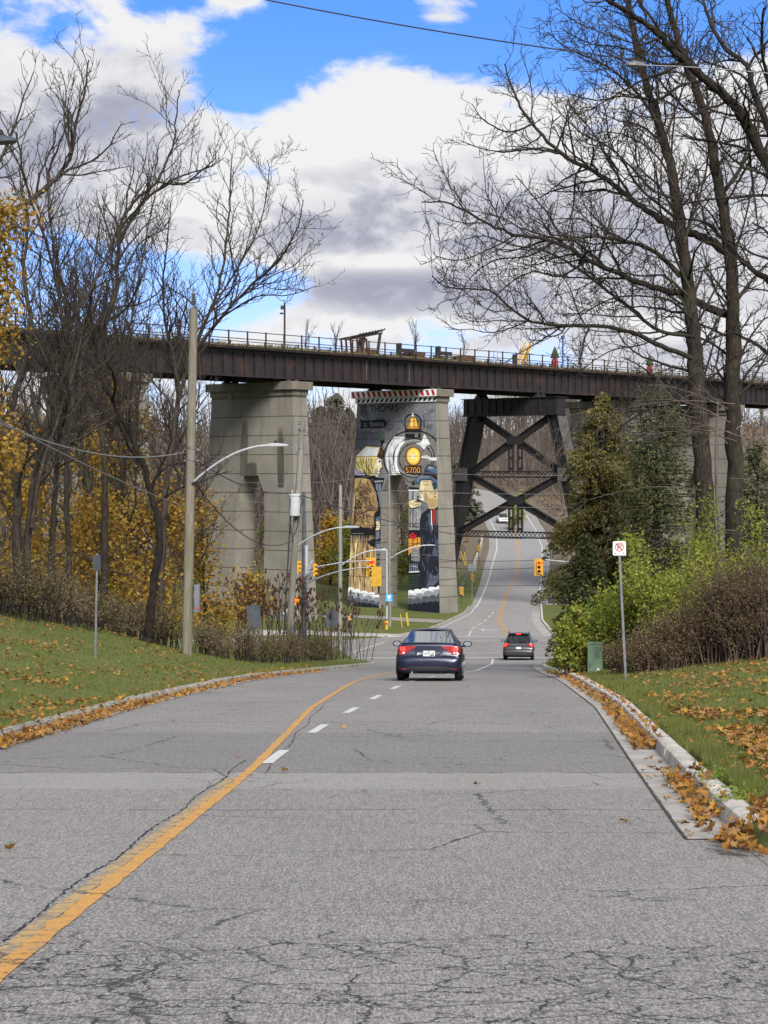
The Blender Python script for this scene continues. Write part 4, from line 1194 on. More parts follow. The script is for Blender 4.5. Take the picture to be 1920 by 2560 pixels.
for i,(y,x0,x1) in enumerate(((1962,262,304),(1974,262,304),(1990,258,306),(2004,256,310))):
    x = x0
    while x < x1: K.poly('mid',7.2,(x,y-6),(x+3.5,y-6),(x+3,y+3),(x+.5,y+4)); x += rg.uniform(5,8)
K.build('steam_painting', mural)
# striped warning bands on the cap: white boards with slanting blocks
cb = MB()
def capface(o, w, z): return B(-o, w, z)-DD*.012
for o, z0, z1, mk in ((.42,8.99,9.68,1),(.12,8.48,8.955,2)):
    cb.cur = 0
    w0, w1 = -o+.02, PW+o
    cb.poly([capface(o,w0,z0),capface(o,w1,z0),capface(o,w1,z1),capface(o,w0,z1)][::-1])
    cb.cur = mk; n = 16 if mk == 1 else 17
    for i in range(n):
        p = (w1-w0)/n; a = w0+(i+.22)*p; sl_ = .22 if mk == 1 else -.24
        q = [capface(o,a,z0+.07)-DD*.006,capface(o,a+p*.48,z0+.07)-DD*.006,capface(o,a+p*.48+sl_,z1-.07)-DD*.006,capface(o,a+sl_,z1-.07)-DD*.006]
        cb.poly(q[::-1])
cb.build('striped_board', [SIGW, mpaint('stripe_red',(170,40,44)), mpaint('stripe_black',(24,25,32))], mural_pier)
# ------------------------------------------------------------------ poles, lamps, signals, signs, wires, rails
def gz(x, y): return float(H(x, y))
def pole(name, label, cat, base, top, r0, r1, mat, group=None, k=14):
    """base, top: world points; the shaft is a part"""
    b, t = Vector(base), Vector(top)
    root = thing(name, label, cat, b, group)
    d = (t-b)
    pts = [b-d.normalized()*.5]+[b+d*i/6 for i in range(7)]
    MB().tube(pts, [r0]+[r0+(r1-r0)*i/6 for i in range(7)], k).build('shaft', mat, root, True)
    return root
def lamp_arm(root, a, b, D, r=.035, drop=.55, head=.62, mat=SILV):
    """curved bracket from the pole at a to the luminaire at b"""
    a, b = Vector(a), Vector(b); pts = []
    for i in range(13):
        t = i/12; p = a.lerp(b, t); p.z = a.z+(b.z-a.z)*(1-(1-t)**1.9); pts.append(p)
    arm = MB().tube(pts, r, 8).build('bracket', mat, root, True)
    d = (b-a); d.z = 0; d.normalize(); sx = d.cross(Vector((0,0,1)))
    h = MB(); prof = [(-.05,.05,.05),(.08,.09,.07),(head*.45,.15,.075),(head*.85,.12,.05),(head,.04,.02)]
    vs = []
    for l, w, t in prof:
        for u, v in ((-1,-.35),(1,-.35),(1,.3),(.55,1),(-.55,1),(-1,.3)):
            vs.append(b+d*l+sx*(u*w)+Vector((0,0,v*t)))
    fs = [(i*6+j,i*6+(j+1)%6,(i+1)*6+(j+1)%6,(i+1)*6+j) for i in range(4) for j in range(6)]+[tuple(range(5,-1,-1)),tuple(range(24,30))]
    h.add(vs, fs); hd = h.build('lamp_head', mat, root, True)
    MB().lathe(b+d*.22+Vector((0,0,.07)), [(.04,0),(.045,.06),(.02,.09)], 8).build('photocell', DARK, hd)
# big pole beside the lawn
D = 60.0; bp_ = P(467,1650,D); bp_.z = gz(bp_.x, D)-.05
big = pole('utility_pole', 'thick weathered wooden pole with a ribbed insulator on top, nearest on the left', 'utility pole', bp_, P(484,772,D), .165, .128, POLE)
tp = P(484,772,D)
ins = MB(); ins.lathe(tp, [(.03,0),(.03,.12)]+[(r, .12+i*.035) for i, r in enumerate([.04,.10,.04,.10,.04,.095,.04,.09,.04,.085,.04])]+[(.03,.56),(.03,.66)], 10)
ins.build('insulator', GALV, big, True)
lamp_arm(big, P(486,1203,D)+Vector((0,-.1,0)), P(672,1114,D)+Vector((0,-.25,0)), D)
bx_ = MB(); c0 = P(492,1496,D); bx_.box((c0.x-.07,c0.y-.2,c0.z-.42),(c0.x+.10,c0.y+.12,c0.z+.42)); bb = bx_.build('meter_box', pmat('box_grey',(.13,.14,.165),.5,.1), big, bevel=.015)
MB().box((c0.x+.02,c0.y-.212,c0.z-.32),(c0.x+.08,c0.y-.201,c0.z-.25)).build('tag', SIGR, bb)
for y in (1120,1150,1203): MB().lathe(P(478,y,D), [(.155,-.03),(.155,.03)], 12).build('clamp', GALV, big)
for y in (1125,1152):
    MB().tube([P(466,y,D), P(460,y,D)+Vector((0,-.05,0))], .04, 6).build('wire_insulator', GALV, big); MB().tube([P(492,y,D), P(498,y,D)], .035, 6).build('wire_insulator', GALV, big)
# leaning pole with transformer
D = 85.0; b2 = P(719,1652,D); b2.z = gz(b2.x, D)-.05; t2 = P(756,1058,D)
lean = pole('utility_pole', 'leaning wooden pole carrying a pale transformer can and a street lamp', 'utility pole', b2, t2, .165, .12, POLEG)
PORC = pmat('porcelain',(.30,.28,.26),.3,.1)
tc = P(737,1290,D)+Vector((0,-.3,0))
tr = MB().lathe(tc, [(.21,0),(.24,.03),(.25,.85),(.27,.87),(.27,.93),(.2,.97)], 18).build('transformer', pmat('transformer_grey',(.42,.44,.47),.45,.06), lean, True)
for dx_ in (-.1,.1):
    bu = MB(); bu.lathe(tc+Vector((dx_,-.02,.95)), [(.03,0),(.055,.04),(.03,.08),(.05,.12),(.025,.18)], 8); bu.build('bushing', PORC, tr)
lamp_arm(lean, P(741,1366,D), P(863,1318,D)+Vector((0,-.1,0)), D, .032)
for y, x in ((1075,754),(1120,749),(1245,742),(1330,734)): MB().lathe(P(x,y,D), [(.15,-.03),(.15,.03)], 10).build('clamp', GALV, lean)
q = P(747,1118,D); MB().box((q.x-.12,D-.25,q.z-.18),(q.x-.02,D-.12,q.z+.18)).build('switch_box', GALV, lean)
q = P(754,1066,D); xa = MB().box((q.x-.16,D-.1,q.z-.05),(q.x+.16,D+.1,q.z+.05)).build('cross_arm', GALV, lean)
for dx_ in (-.14,0,.14): MB().lathe(P(754,1062,D)+Vector((dx_,0,0)), [(.02,0),(.04,.05),(.02,.1),(.04,.15),(.02,.2)], 8).build('wire_insulator', GALV, xa)
cbm = MB()
cbm.tube([P(727,1245,D)+Vector((0,-.5,0)),P(726,1300,D)+Vector((0,-.4,0)),P(731,1345,D)+Vector((0,-.25,0)),P(744,1318,D)+Vector((0,-.25,0)),P(757,1250,D)+Vector((0,-.4,0)),P(752,1238,D)+Vector((0,-.5,0))], .02, 6); cbm.build('cable', WIRE, lean); cbm = MB()
cbm.tube([P(706,1655,D)+Vector((0,-.1,0)), P(741,1240,D)+Vector((-.2,-.1,0))], .03, 6)
cbm.build('cable', WIRE, lean)
# pole at the corner
D = 138.0; b3 = P(850,1628,D); b3.z = gz(b3.x, D)
cor = pole('utility_pole', 'slim grey wooden pole on the street corner beside the back of a sign', 'utility pole', b3, P(851,1212,D), .165, .12, POLEG)
lamp_arm(cor, P(856,1412,D), P(944,1375,D)+Vector((0,-.1,0)), D, .045, head=.75)
# steel pole + concrete pole past the crossroads
D = 168.0; b4 = P(967,1577,D); b4.z = gz(b4.x, D)
s4 = pole('lamp_post', 'slim silver post with a blue sign, close beside a grey pole', 'lamp post', b4, P(967,1374,D), .11, .085, SILV)
lamp_arm(s4, P(966,1376,D), P(962,1373,D), D, .05, head=.3)
D = 169.5; b5 = P(974,1577,D); b5.z = gz(b5.x, D)
s5 = pole('utility_pole', 'tall thin grey pole standing just right of the silver post', 'utility pole', b5, P(973,1182,D), .15, .09, POLEG)
lamp_arm(s5, P(978,1394,D), P(1068,1363,D)+Vector((0,-.1,0)), D, .05, head=.7)
co_ = MB()
for k in range(2):
    c = P(982,1366,D-.3); co_.tube([c+Vector((math.cos(a*.35)*(.34+.03*k),-.02*k,math.sin(a*.35)*(.34+.03*k))) for a in range(19)], .015, 5)
co_.build('cable_coil', WIREL, s5)
D = 167.5; sg = P(972.5,1494,D)
bs_ = thing('blue_sign', 'small square blue sign with a white tree mark on the silver post', 'sign', sg)
MB().box((sg.x-.29,D-.16,sg.z-.32),(sg.x+.29,D-.13,sg.z+.32)).build('panel', SIGBL, bs_)
e = MB(); yy_ = D-.165
e.poly([(sg.x+math.cos(a*.5236)*.15, yy_, sg.z+.08+math.sin(a*.5236)*.13) for a in range(12)]); e.poly([(sg.x-.025,yy_,sg.z-.16),(sg.x+.025,yy_,sg.z-.16),(sg.x+.025,yy_,sg.z-.04),(sg.x-.025,yy_,sg.z-.04)])
e.poly([(sg.x-.2,yy_,sg.z-.22),(sg.x+.2,yy_,sg.z-.22),(sg.x+.2,yy_,sg.z-.19),(sg.x-.2,yy_,sg.z-.19)]); e.build('emblem', SIGW, bs_)
D = 166.0; q = P(966,1571,D); q.z = gz(q.x, D)
hy = thing('gas_marker', 'yellow post with a dark cap at the foot of the silver post', 'marker', q)
MB().lathe(q, [(.14,0),(.17,.5),(.20,.62),(.20,.74)], 10).build('barrel', YELP, hy, True); MB().lathe(q+Vector((0,0,.742)), [(.2,0),(.16,.08),(.05,.1)], 10).build('lid', DARK, hy, True); MB().lathe(q+Vector((0,-.19,.5)), [(.09,-.04),(.09,.04)], 10, Matrix.Rotation(math.radians(90),3,'X')).build('port', SIGR, hy)

# traffic signals
def signal(root_name, label, c, rz, board=True, lit='red', sc=1.0, group='traffic signals at the crossroads', yel=SIGY):
    """c: centre of the head; faces -Y turned by rz"""
    root = thing(root_name, label, 'traffic light', c, group); c = Vector(c)
    R3 = Matrix.Rotation(rz, 3, 'Z')
    g = lambda x, y, z: c+R3 @ Vector((x*sc, y*sc, z*sc))
    def bx3(m, lo, hi):
        M4 = Matrix.Translation(c) @ Matrix.Rotation(rz,4,'Z') @ Matrix.Scale(sc,4); m.box(lo, hi, M4)
    if board:
        m = MB(); bx3(m, (-.34,.02,-.66),(.34,.04,.66)); m.build('backboard', SIGD, root)
    m = MB(); bx3(m, (-.17,-.12,-.50),(.17,.018,.50)); h = m.build('housing', yel, root, bevel=.015)
    for i, z in enumerate((.33,0,-.33)):
        on = (lit == 'red' and i == 0)
        l = MB(); vs = [g(.125*math.cos(a*.3927), -.135, z+.125*math.sin(a*.3927)) for a in range(16)]
        l.poly(vs); l.build('lens', REDL if on else SIGK, h)
        v = MB()
        for a in range(0,9):
            t0, t1 = math.pi*(a)/9, math.pi*(a+1)/9
            o = [g(.145*math.cos(t),-y,z+.145*math.sin(t)) for t in (t0,t1) for y in (.125,.32)]
            v.add([o[0],o[1],o[3],o[2]], [(0,1,2,3)])
        v.build('visor', yel, h)
    return root
D = 134.0
b6 = P(760,1600,D); b6.z = gz(b6.x, D)
sp6 = pole('signal_post', 'thick blue grey steel signal post with two mast arms behind the bushes', 'signal post', b6, P(760,1230,D), .21, .10, SIGB)
for y0, y1, x1 in ((1424,1402,929),(1457,1418,931)):
    pts = [P(768+(x1-768)*i/8, y0+(y1-y0)*(1-(1-i/8)**2), D-.2) for i in range(9)]
    MB().tube(pts, [.07-.035*i/8 for i in range(9)], 8).build('mast_arm', GALV, sp6, True)
MB().tube([P(768,1440,D-.2),P(775,1412,D-.25),P(782,1400,D-.3)], .06, 8).build('side_bracket', SILV, sp6, True)
MB().lathe(P(766,1400,D-.1), [(.12,-1.4),(.12,1.0)], 10).build('conduit', SILV, sp6)
MB().lathe(P(764,1446,D-.05), [(.27,-.2),(.27,.35)], 10).build('collar', GALV, sp6)
signal('traffic_light', 'red traffic light with an amber board on the end of the mast arm, partly covered', P(928,1418,D+.1), .25, True)
signal('traffic_light', 'back of a traffic light with a wide amber board at the mast arm tip', P(941,1441,D-.6), math.pi+.1, True, None, 1.0)
signal('traffic_light', 'amber traffic light seen from the side behind the leaning pole', P(745,1418,D-.5), math.radians(68), False, None, .85)
signal('traffic_light', 'amber traffic light seen from the side, on a short bracket right of the signal post', P(785,1425,D-.5), math.radians(68), False, None, .85)
D = 150.0
r7 = P(1347,1418,D)
signal('traffic_light', 'red traffic light hanging over the road beside the cedar', r7, 0, True, 'red', .98)
b7 = Vector((17.6, 154.0, gz(17.6,154)))
sp7 = pole('signal_post', 'silver signal post standing hidden behind the cedar', 'signal post', b7, b7+Vector((0,0,7.2)), .17, .1, SILV)
MB().tube([b7+Vector((0,0,5.6)), (r7+Vector((0,.2,.55))).lerp(b7+Vector((0,0,5.9)),.5), r7+Vector((0,.2,.62))], [.08,.065,.05], 8).build('mast_arm', SILV, sp7, True)
ph = P(757,1506,131)
pd = thing('pedestrian_signal', 'small lit orange hand signal low behind the leaning pole', 'pedestrian signal', ph)
x, z = P(738,1501,131).x, P(738,1501,131).z
MB().box((x-.25,130.9,z-.3),(x+.25,131.15,z+.3)).build('housing', SIGY, pd, bevel=.02)
e = MB(); e.poly([(x-.1,130.89,z-.2),(x+.12,130.89,z-.2),(x+.16,130.89,z+.02),(x+.1,130.89,z+.2),(x-.08,130.89,z+.2),(x-.12,130.89,z)]); e.build('hand_symbol', ORNG, pd)
MB().tube([(x+.25,131.05,z),(x+.7,133.5,z)], .03, 6).build('bracket', SILV, pd)

# signs
def sign_post(name, label, x, y, zt, w, h, zc, mat, tilt=0.0, lean=(0,0), pr=.025, back=True, cat='sign', postmat=GALV, rot=0.0):
    z0 = gz(x, y); b = Vector((x,y,z0)); t = Vector((x+lean[0], y+lean[1], zt))
    root = thing(name, label, cat, b)
    m = MB(); m.bar(b-Vector((0,0,.3)), t, pr*2, pr*1.3, up=(0,1,0)); m.build('post', postmat, root)
    c = b.lerp(t, (zc-z0)/(zt-z0)); off = -pr-.008 if not back else pr+.008
    M = Matrix.Translation(c+Vector((0,off,0))) @ Matrix.Rotation(rot,4,'Z') @ Matrix.Rotation(tilt,4,'Y')
    n = 5; r = min(w,h)*.12; pts = []
    for cx, cy, a0 in ((w/2-r,h/2-r,0),(-w/2+r,h/2-r,90),(-w/2+r,-h/2+r,180),(w/2-r,-h/2+r,270)):
        for i in range(n): a = math.radians(a0+90*i/(n-1)); pts.append(M @ Vector((cx+r*math.cos(a), 0, cy+r*math.sin(a))))
    pn = MB().prism(pts, M.to_3x3() @ Vector((0,.006,0))).build('panel', mat, root)
    return root, pn, M
D = 46.0; x = P(1566,0,D).x; tz = P(0,1352,D).z
np_, pn, M = sign_post('parking_sign', 'white no parking sign with a struck out P on a leaning galvanised post', x, D, tz, .305, .335, P(0,1371,D).z, SIGW, .0, (P(1547,0,D).x-x, 0), .028, False)
def flat(M, pts, y): return [M @ Vector((a, y, b)) for a, b in pts]
def ringp(m, M, cx, cy, r0, r1, y, n=28):
    for i in range(n):
        a, b = 2*math.pi*i/n, 2*math.pi*(i+1)/n
        m.poly(flat(M, [(cx+r0*math.cos(a),cy+r0*math.sin(a)),(cx+r1*math.cos(a),cy+r1*math.sin(a)),(cx+r1*math.cos(b),cy+r1*math.sin(b)),(cx+r0*math.cos(b),cy+r0*math.sin(b))], y))
k = MB(); V2, F2 = text_mesh('P'); k.add([M @ Vector((-.045+u*.10, -.004, -.028+v*.125)) for u,v in V2], F2)
k.poly(flat(M, [(-.125,-.115),(-.09,-.09),(-.09,-.14)], -.004)); k.poly(flat(M, [(.125,-.115),(.09,-.14),(.09,-.09)], -.004)); k.build('lettering', SIGK, pn)
k = MB(); ringp(k, M, 0, .035, .085, .106, -.007); k.poly(flat(M, [(-.079,.093),(-.062,.110),(.079,-.023),(.062,-.040)], -.007)); k.build('prohibition_ring', SIGR, pn)
k = MB(); ringp(k, M, 0, 0, .0, .006, -.009, 8); k.add(flat(M, [(-.146,-.161),(.146,-.161),(.146,-.157),(-.146,-.157)], -.003), [(0,1,2,3)]); k.build('border', SIGK, pn)
D = 47.0; x = P(238,0,D).x
sign_post('sign_back', 'grey back of a small sign on a thin post in the left lawn', x, D, P(0,1384,D).z, .20, .37, P(0,1407,D).z, SIGB, 0, (P(243,0,D).x-x,0), .024, False, rot=.6)
D = 75.0; x = P(645,0,D).x
sign_post('sign_back', 'large dark sign back with a smaller plate, leaning among the bushes', x, D, P(0,1510,D).z, .52, .92, P(0,1543,D).z, SIGB, -.06, (P(632,0,D).x-x,0), .03, False)
D = 96.0; x = P(827,0,D).x
sign_post('sign_back', 'grey sign back on a rusty post just left of the corner pole', x, D, P(0,1518,D).z, .58, .82, P(0,1548,D).z, SIGB, 0, (P(830,0,D).x-x,0), .03, True, postmat=RAIL)
D = 104.0; c = P(726,1532,D); z0 = gz(c.x, D)
dm = thing('warning_sign', 'white diamond sign with a red dot behind the leaning pole', 'sign', (c.x, D, z0))
MB().bar((c.x,D,z0-.3),(c.x,D,c.z+.4),.06,.05,up=(0,1,0)).build('post', GALV, dm)
w_ = .42; pn = MB().prism([(c.x-w_,D-.06,c.z),(c.x,D-.06,c.z-w_),(c.x+w_,D-.06,c.z),(c.x,D-.06,c.z+w_)], (0,.02,0)).build('panel', SIGW, dm)
MB().poly([(c.x+.28+.06*math.cos(a*.6283),D-.065,c.z+.0+.06*math.sin(a*.6283)) for a in range(10)]).build('dot', SIGR, pn)
MB().box((c.x-.1,D-.06,c.z-1.35),(c.x+.25,D-.04,c.z-.65)).build('lower_plate', SIGB, dm)
# thin post at the right corner
x, y = P(1409,0,108).x, 108.0
t = thing('marker_post', 'thin bare steel post at the right street corner', 'post', (x,y,gz(x,y)))
MB().bar((x,y,gz(x,y)-.2),(x,y,P(0,1592,y).z),.05,.04,up=(0,1,0)).build('rod', GALV, t)
# gas pedestal with orange box on three pipes
D = 160; c = P(876,1588,D); c.z = gz(c.x, D)
g = thing('meter_pedestal', 'grey box with an orange label standing on three pipes in the far lawn', 'pedestal', c)
for dx_ in (-.11,0,.11): MB().tube([c+Vector((dx_,0,-.1)), c+Vector((dx_,0,1.02))], .045, 8).build('pipe', GALV, g, True)
b_ = MB().box((c.x-.20,D-.14,c.z+1.02),(c.x+.20,D+.14,c.z+1.62)).build('box', GALV, g, bevel=.02)
MB().box((c.x-.12,D-.15,c.z+1.12),(c.x+.12,D-.143,c.z+1.48)).build('label_plate', pmat('orange_plate',(.60,.28,.03),.5,.1), b_)
# yellow posts by the path
for lab, px, py0, py1, lx, D in (('slim yellow stake leaning beside the gravel path', 1006, 1578, 1536, -5, 169), ('stout yellow marker post leaning left by the gravel path', 1021, 1574, 1529, -6, 171), ('yellow stake right beside the tall thin grey pole', 977, 1550, 1528, 0, 172)):
    b = P(px,py0,D); b.z = gz(b.x, D)
    r = thing('marker_post', lab, 'post', b, 'yellow marker posts'); tip = P(px+lx,py1,D)
    MB().tube([b-Vector((0,0,.2)), tip], .09 if 'stout' in lab else .04, 8).build('rod', YELP, r, True); MB().lathe(tip, [(.1 if 'stout' in lab else .045,-.06),(.1 if 'stout' in lab else .045,.04)], 8).build('cap', DARK if 'stout' in lab else YELP, r)
for lab, px, tx in (('tall yellow stake leaning left beside the guard rail', 1164, 1152), ('tall yellow stake nearly upright beside the guard rail', 1166, 1161)):
    D = 262; b = P(px,1414,D); r = thing('marker_post', lab, 'post', Vector((b.x,D,gz(b.x,D))), 'yellow marker posts')
    MB().tube([Vector((b.x,D,gz(b.x,D)-.2)), P(tx,1380,D)], .06, 8).build('rod', YELP, r, True)
# green utility cabinet
D = 56.0; c = P(1489,1672,D); c.z = gz(c.x, D)
u = thing('utility_cabinet', 'dull green steel utility cabinet with louvres at the bush edge', 'cabinet', c)
M4 = Matrix.Translation(c) @ Matrix.Rotation(math.radians(-12),4,'Z')
bd = MB().box((-.21,-.2,-.3),(.21,.2,.80),M4).build('body', UTIL, u, bevel=.012)
MB().box((-.23,-.22,.80),(.23,.22,.84),M4).build('lid', UTIL, u, bevel=.01)
m = MB()
for i in range(6): m.box((-.02,-.212,.42+i*.055),(.13,-.2005,.445+i*.055),M4)
m.build('louvre', pmat('louvre_green',(.06,.095,.068),.6,.1), bd); MB().box((-.15,-.212,.12),(-.13,-.201,.24),M4).build('handle', DARK, bd)
MB().box((.05,-.207,.04),(.13,-.201,.11),M4).build('sticker', SIGW, bd)

# guard rail, hazard boards and parapet on the far left of the road
def off_l(y, o): return Vector((float(kl(y))-o, y, gz(float(kl(y))-o, y)))
ys = [207,212,218,224,230,236,242,248,254]
gr = thing('guard_rail', 'galvanised guard rail curving up beside the far road', 'guard rail', off_l(207,1.7))
pts = [off_l(y,1.7+max(0,(222-y))*.05)+Vector((0,0,.62)) for y in ys]
m = MB()
for a, b in zip(pts, pts[1:]):
    m.bar(a, b, .06, .32)
m.build('rail', GALV, gr)
for p in pts: MB().bar(p-Vector((0,0,1.0))+Vector((-.12,0,0)), p+Vector((-.12,0,.12)), .18, .18, up=(0,1,0)).build('post', POLEG, gr)
for lab, px, py, D in (('striped hazard board lowest, beside the painted pier', 1154,1478,207), ('striped hazard board in the middle of the guard rail', 1182,1445,224), ('striped hazard board highest, at the parapet end', 1197,1372,262)):
    c = P(px,py,D); z0 = gz(c.x, D)
    h = thing('hazard_board', lab, 'hazard sign', (c.x,D,z0), 'striped hazard boards by the guard rail')
    MB().bar((c.x,D+.06,z0-.3),(c.x,D+.06,c.z+.5),.09,.05,up=(0,1,0)).build('post', RAIL, h)
    m = MB().box((c.x-.22,D-.02,c.z-.48),(c.x+.22,D,c.z+.48)); m.cur = 1
    for i in range(5):
        z = c.z-.46+i*.2; zz = [min(c.z+.48,q) for q in (z+.22,z,z+.1,z+.32)]
        m.poly([(c.x-.22,D-.026,zz[0]),(c.x+.22,D-.026,zz[1]),(c.x+.22,D-.026,zz[2]),(c.x-.22,D-.026,zz[3])])
    m.build('panel', [SIGK, pmat('hazard_orange'+str(px),(.60,.30,.03),.5,.1)], h)
pw = thing('parapet', 'pale concrete parapet wall of the creek crossing beyond the tower', 'parapet', off_l(256,.9))
m = MB(); ys = list(range(256,322,6))
for a, b in zip(ys, ys[1:]):
    p, q = off_l(a,1.15), off_l(b,1.15); p.z = float(zr(a))-.3; q.z = float(zr(b))-.3
    m.hexa([p+Vector((-.2,0,0)),p+Vector((.2,0,0)),q+Vector((.2,0,0)),q+Vector((-.2,0,0))], [p+Vector((-.15,0,1.3)),p+Vector((.15,0,1.3)),q+Vector((.15,0,1.3)),q+Vector((-.15,0,1.3))])
m.build('wall', LIGHTC, pw)
sb = P(1178,1418,212); z0 = gz(sb.x,212)
s_ = thing('sign_back', 'pair of small pale sign backs beside the guard rail', 'sign', (sb.x,212,z0))
for dx_ in (-.16,.34): MB().box((sb.x+dx_-.21,211.9,sb.z-.36),(sb.x+dx_+.21,211.94,sb.z+.36)).build('panel', GALV, s_)
MB().bar((sb.x+.1,212.0,z0-.2),(sb.x+.1,212.0,sb.z+.4),.07,.06,up=(0,1,0)).build('post', GALV, s_)
# stone block by the driveway
c = Vector((18.3,207.0,gz(18.3,207)))
b_ = thing('stone_block', 'dark low block with a slab lid at the driveway mouth on the right', 'block', c)
MB().box((c.x-.95,206.6,c.z-.2),(c.x+.95,207.4,c.z+.62)).build('block', pmat('dark_stone',(.035,.036,.04),.7,.25,2), b_, bevel=.08)
MB().box((c.x-1.05,206.5,c.z+.622),(c.x+1.05,207.5,c.z+.72)).build('slab', pmat('dark_slab',(.05,.05,.055),.6,.2,2), b_, bevel=.03)
MB().box((c.x-1.9,206.4,c.z-.1),(c.x-1.1,207.0,c.z+.12)).build('step', pmat('step_stone',(.06,.06,.062),.7,.2,2), b_, bevel=.04)

# street lamps cut by the frame
D = 26.0
pl = Vector((P(-260,0,D).x, D+.5, gz(P(-260,0,D).x, D)))
sl1 = pole('street_lamp', 'dark street lamp head reaching in at the left edge', 'street lamp', pl, Vector((pl.x,pl.y,P(0,330,D).z)), .11, .07, SIGB)
lamp_arm(sl1, Vector((pl.x,pl.y,P(0,420,D).z)), P(-35,356,D), D, .035, head=.46, mat=SIGB)
D = 40.0
pr_ = Vector((P(2230,0,D).x, D+.5, gz(P(2230,0,D).x, D)))
sl2 = pole('street_lamp', 'pale street lamp reaching in among the upper right branches', 'street lamp', pr_, Vector((pr_.x,pr_.y,P(0,180,D).z)), .11, .07, SILV)
lamp_arm(sl2, Vector((pr_.x,pr_.y,P(0,212,D).z)), P(1604,163,D), D, .011, head=.34, mat=GALV)

# overhead wires
def wire(label, a, b, sag, r, mat=WIRE, n=24):
    pts = []
    a, b = Vector(a), Vector(b)
    for i in range(n+1):
        t = i/n; p = a.lerp(b,t); p.z -= sag*4*t*(1-t); pts.append(p)
    o = MB().tube(pts, r, 5).build('overhead_wire', mat, None, True, org=a)
    tag(o, label, 'wire', 'overhead wires')
wire('dark cable crossing the blue sky into the right branches', P(560,-22,44), P(1610,152,41), .10, .016)
Dp = 60.0
wire('pale wire rising left from the big pole, lowest of its three', P(466,1268,Dp), P(-120,985,38), .15, .014, WIREL)
wire('pale twisted wire sagging left from the big pole bracket', P(462,1130,Dp), P(-120,1000,40), .55, .018, WIREL)
wire('thin dark wire climbing steeply left from the big pole', P(470,1118,Dp), P(-120,760,36), .35, .012)
wire('dark cable from the big pole down to the leaning pole transformer', P(490,1150,Dp), P(730,1232,85), .35, .020)
wire('dark slack cable from the big pole bracket to the leaning pole', P(490,1210,Dp), P(735,1348,85), .9, .018)
wire('dark cable running from the transformer over the painted figures', P(745,1236,85), P(1400,1338,150), .9, .022)
wire('thin wire from the leaning pole top over the bare slope', P(756,1066,85), P(1000,1310,165), .6, .014)
for lab, lab2, y0, y1 in (('pale wire across the pier at the arch top', 'pale wire running left from the tall grey pole, highest of three', 1178, 1186), ('pale wire crossing the man painting at his hat', 'pale wire running left from the tall grey pole, middle of three', 1226, 1232), ('pale wire crossing the man painting at his mouth', 'pale wire running left from the tall grey pole, lowest of three', 1258, 1266)):
    wire(lab, P(974,y0,169), P(1500,y1+2,160), .15, .015, WIREL); wire(lab2, P(974,y0+1,169), P(560,y0+24,120), .5, .012, WIREL)
wire('thin wire from the grey pole over the road to the cedar, upper', P(974,1388,169), P(1420,1396,150), .35, .022)
wire('thin wire from the grey pole over the road to the cedar, lower', P(974,1400,169), P(1420,1412,150), .55, .022)
wire('thin level wire crossing low over the far road', P(974,1463,169), P(1400,1463,158), .05, .018)
wire('thin wire from the corner pole to the leaning pole', P(850,1380,138), P(735,1450,104), .3, .016)
wire('thin wire from the corner pole past the mural edge', P(851,1345,138), P(974,1338,169), .2, .018, WIREL)

# things on the elevated park
def deck(s, w, z=12.74): return B(s, w, z)
lp = thing('lamp_post', 'thin dark post with a small camera box up on the bridge deck', 'lamp post', deck(-14.7,6.5))
MB().tube([deck(-14.7,6.5), deck(-14.7,6.5,17.5)], .09, 8).build('shaft', RAIL, lp, True)
q = deck(-14.7,6.5,17.0); MB().box((q.x-.38,q.y-.15,q.z-.15),(q.x-.1,q.y+.15,q.z+.2)).build('camera_box', DARK, lp); MB().box((q.x-.45,q.y-.1,q.z-.6),(q.x-.12,q.y+.1,q.z-.45)).build('floodlight', DARK, lp)
# timber pergola sculpture
pg = thing('pergola', 'rusty open pergola with curved rib roof up on the bridge deck', 'pergola', deck(-5.4,5.0))
m = MB(); rl = MB()
for s in (-7.0,-6.3,-5.6):
    for w in (4.0,6.0): MB().bar(deck(s,w), deck(s-.2,w,14.5), .14, .14, up=DD).build('upright', RAIL, pg)
for w in (4.0,6.0):
    MB().bar(deck(-4.2,w), deck(-3.7,w,15.05), .22, .2, up=DD).build('leaning_post', RAIL, pg)
    rl.bar(deck(-7.4,w,14.42), deck(-3.4,w,15.15), .13, .15)
rl.build('rail', RAIL, pg)
for i in range(9):
    s = -7.2+i*.46
    pts = [deck(s+k*.10, 3.5+k*.5, 14.52+.18*(s+7.2)+.16*math.sin(k*1.1)+(.35 if k == 0 else 0)) for k in range(7)]
    MB().tube(pts, .06, 6).build('roof_rib', RAIL, pg, True)
MB().lathe(deck(-6.0,4.5), [(.7,0),(.6,.4),(.36,.7),(.30,1.2),(.22,1.75),(.15,1.8)], 10).build('boiler', pmat('rust_red',(.085,.040,.028),.8,.3,2), pg, True)
MB().box((-.8,-.4,0),(.8,.4,.75), Matrix.Translation(deck(-5.0,4.5)) @ Matrix.Rotation(math.radians(50),4,'Z')).build('bench', pmat('rust_box',(.075,.038,.028),.8,.3,2), pg)
RP = pmat('red_planter',(.26,.035,.03),.6,.15,2); BRN = pmat('brown_planter',(.080,.045,.032),.8,.3,2)
for i,(s,w,lab) in enumerate(((2.2,4.5,'brown planter tub with a bare sapling, right of the pergola'),(9.9,4.2,'brown planter tub with low bare twigs, midway along the deck'))):
    t = thing('planter', lab, 'planter', deck(s,w), 'planters on the elevated park')
    MB().lathe(deck(s,w), [(1.0,0),(1.15,.75),(1.02,.76),(1.0,.6)], 12).build('tub', BRN, t, True)
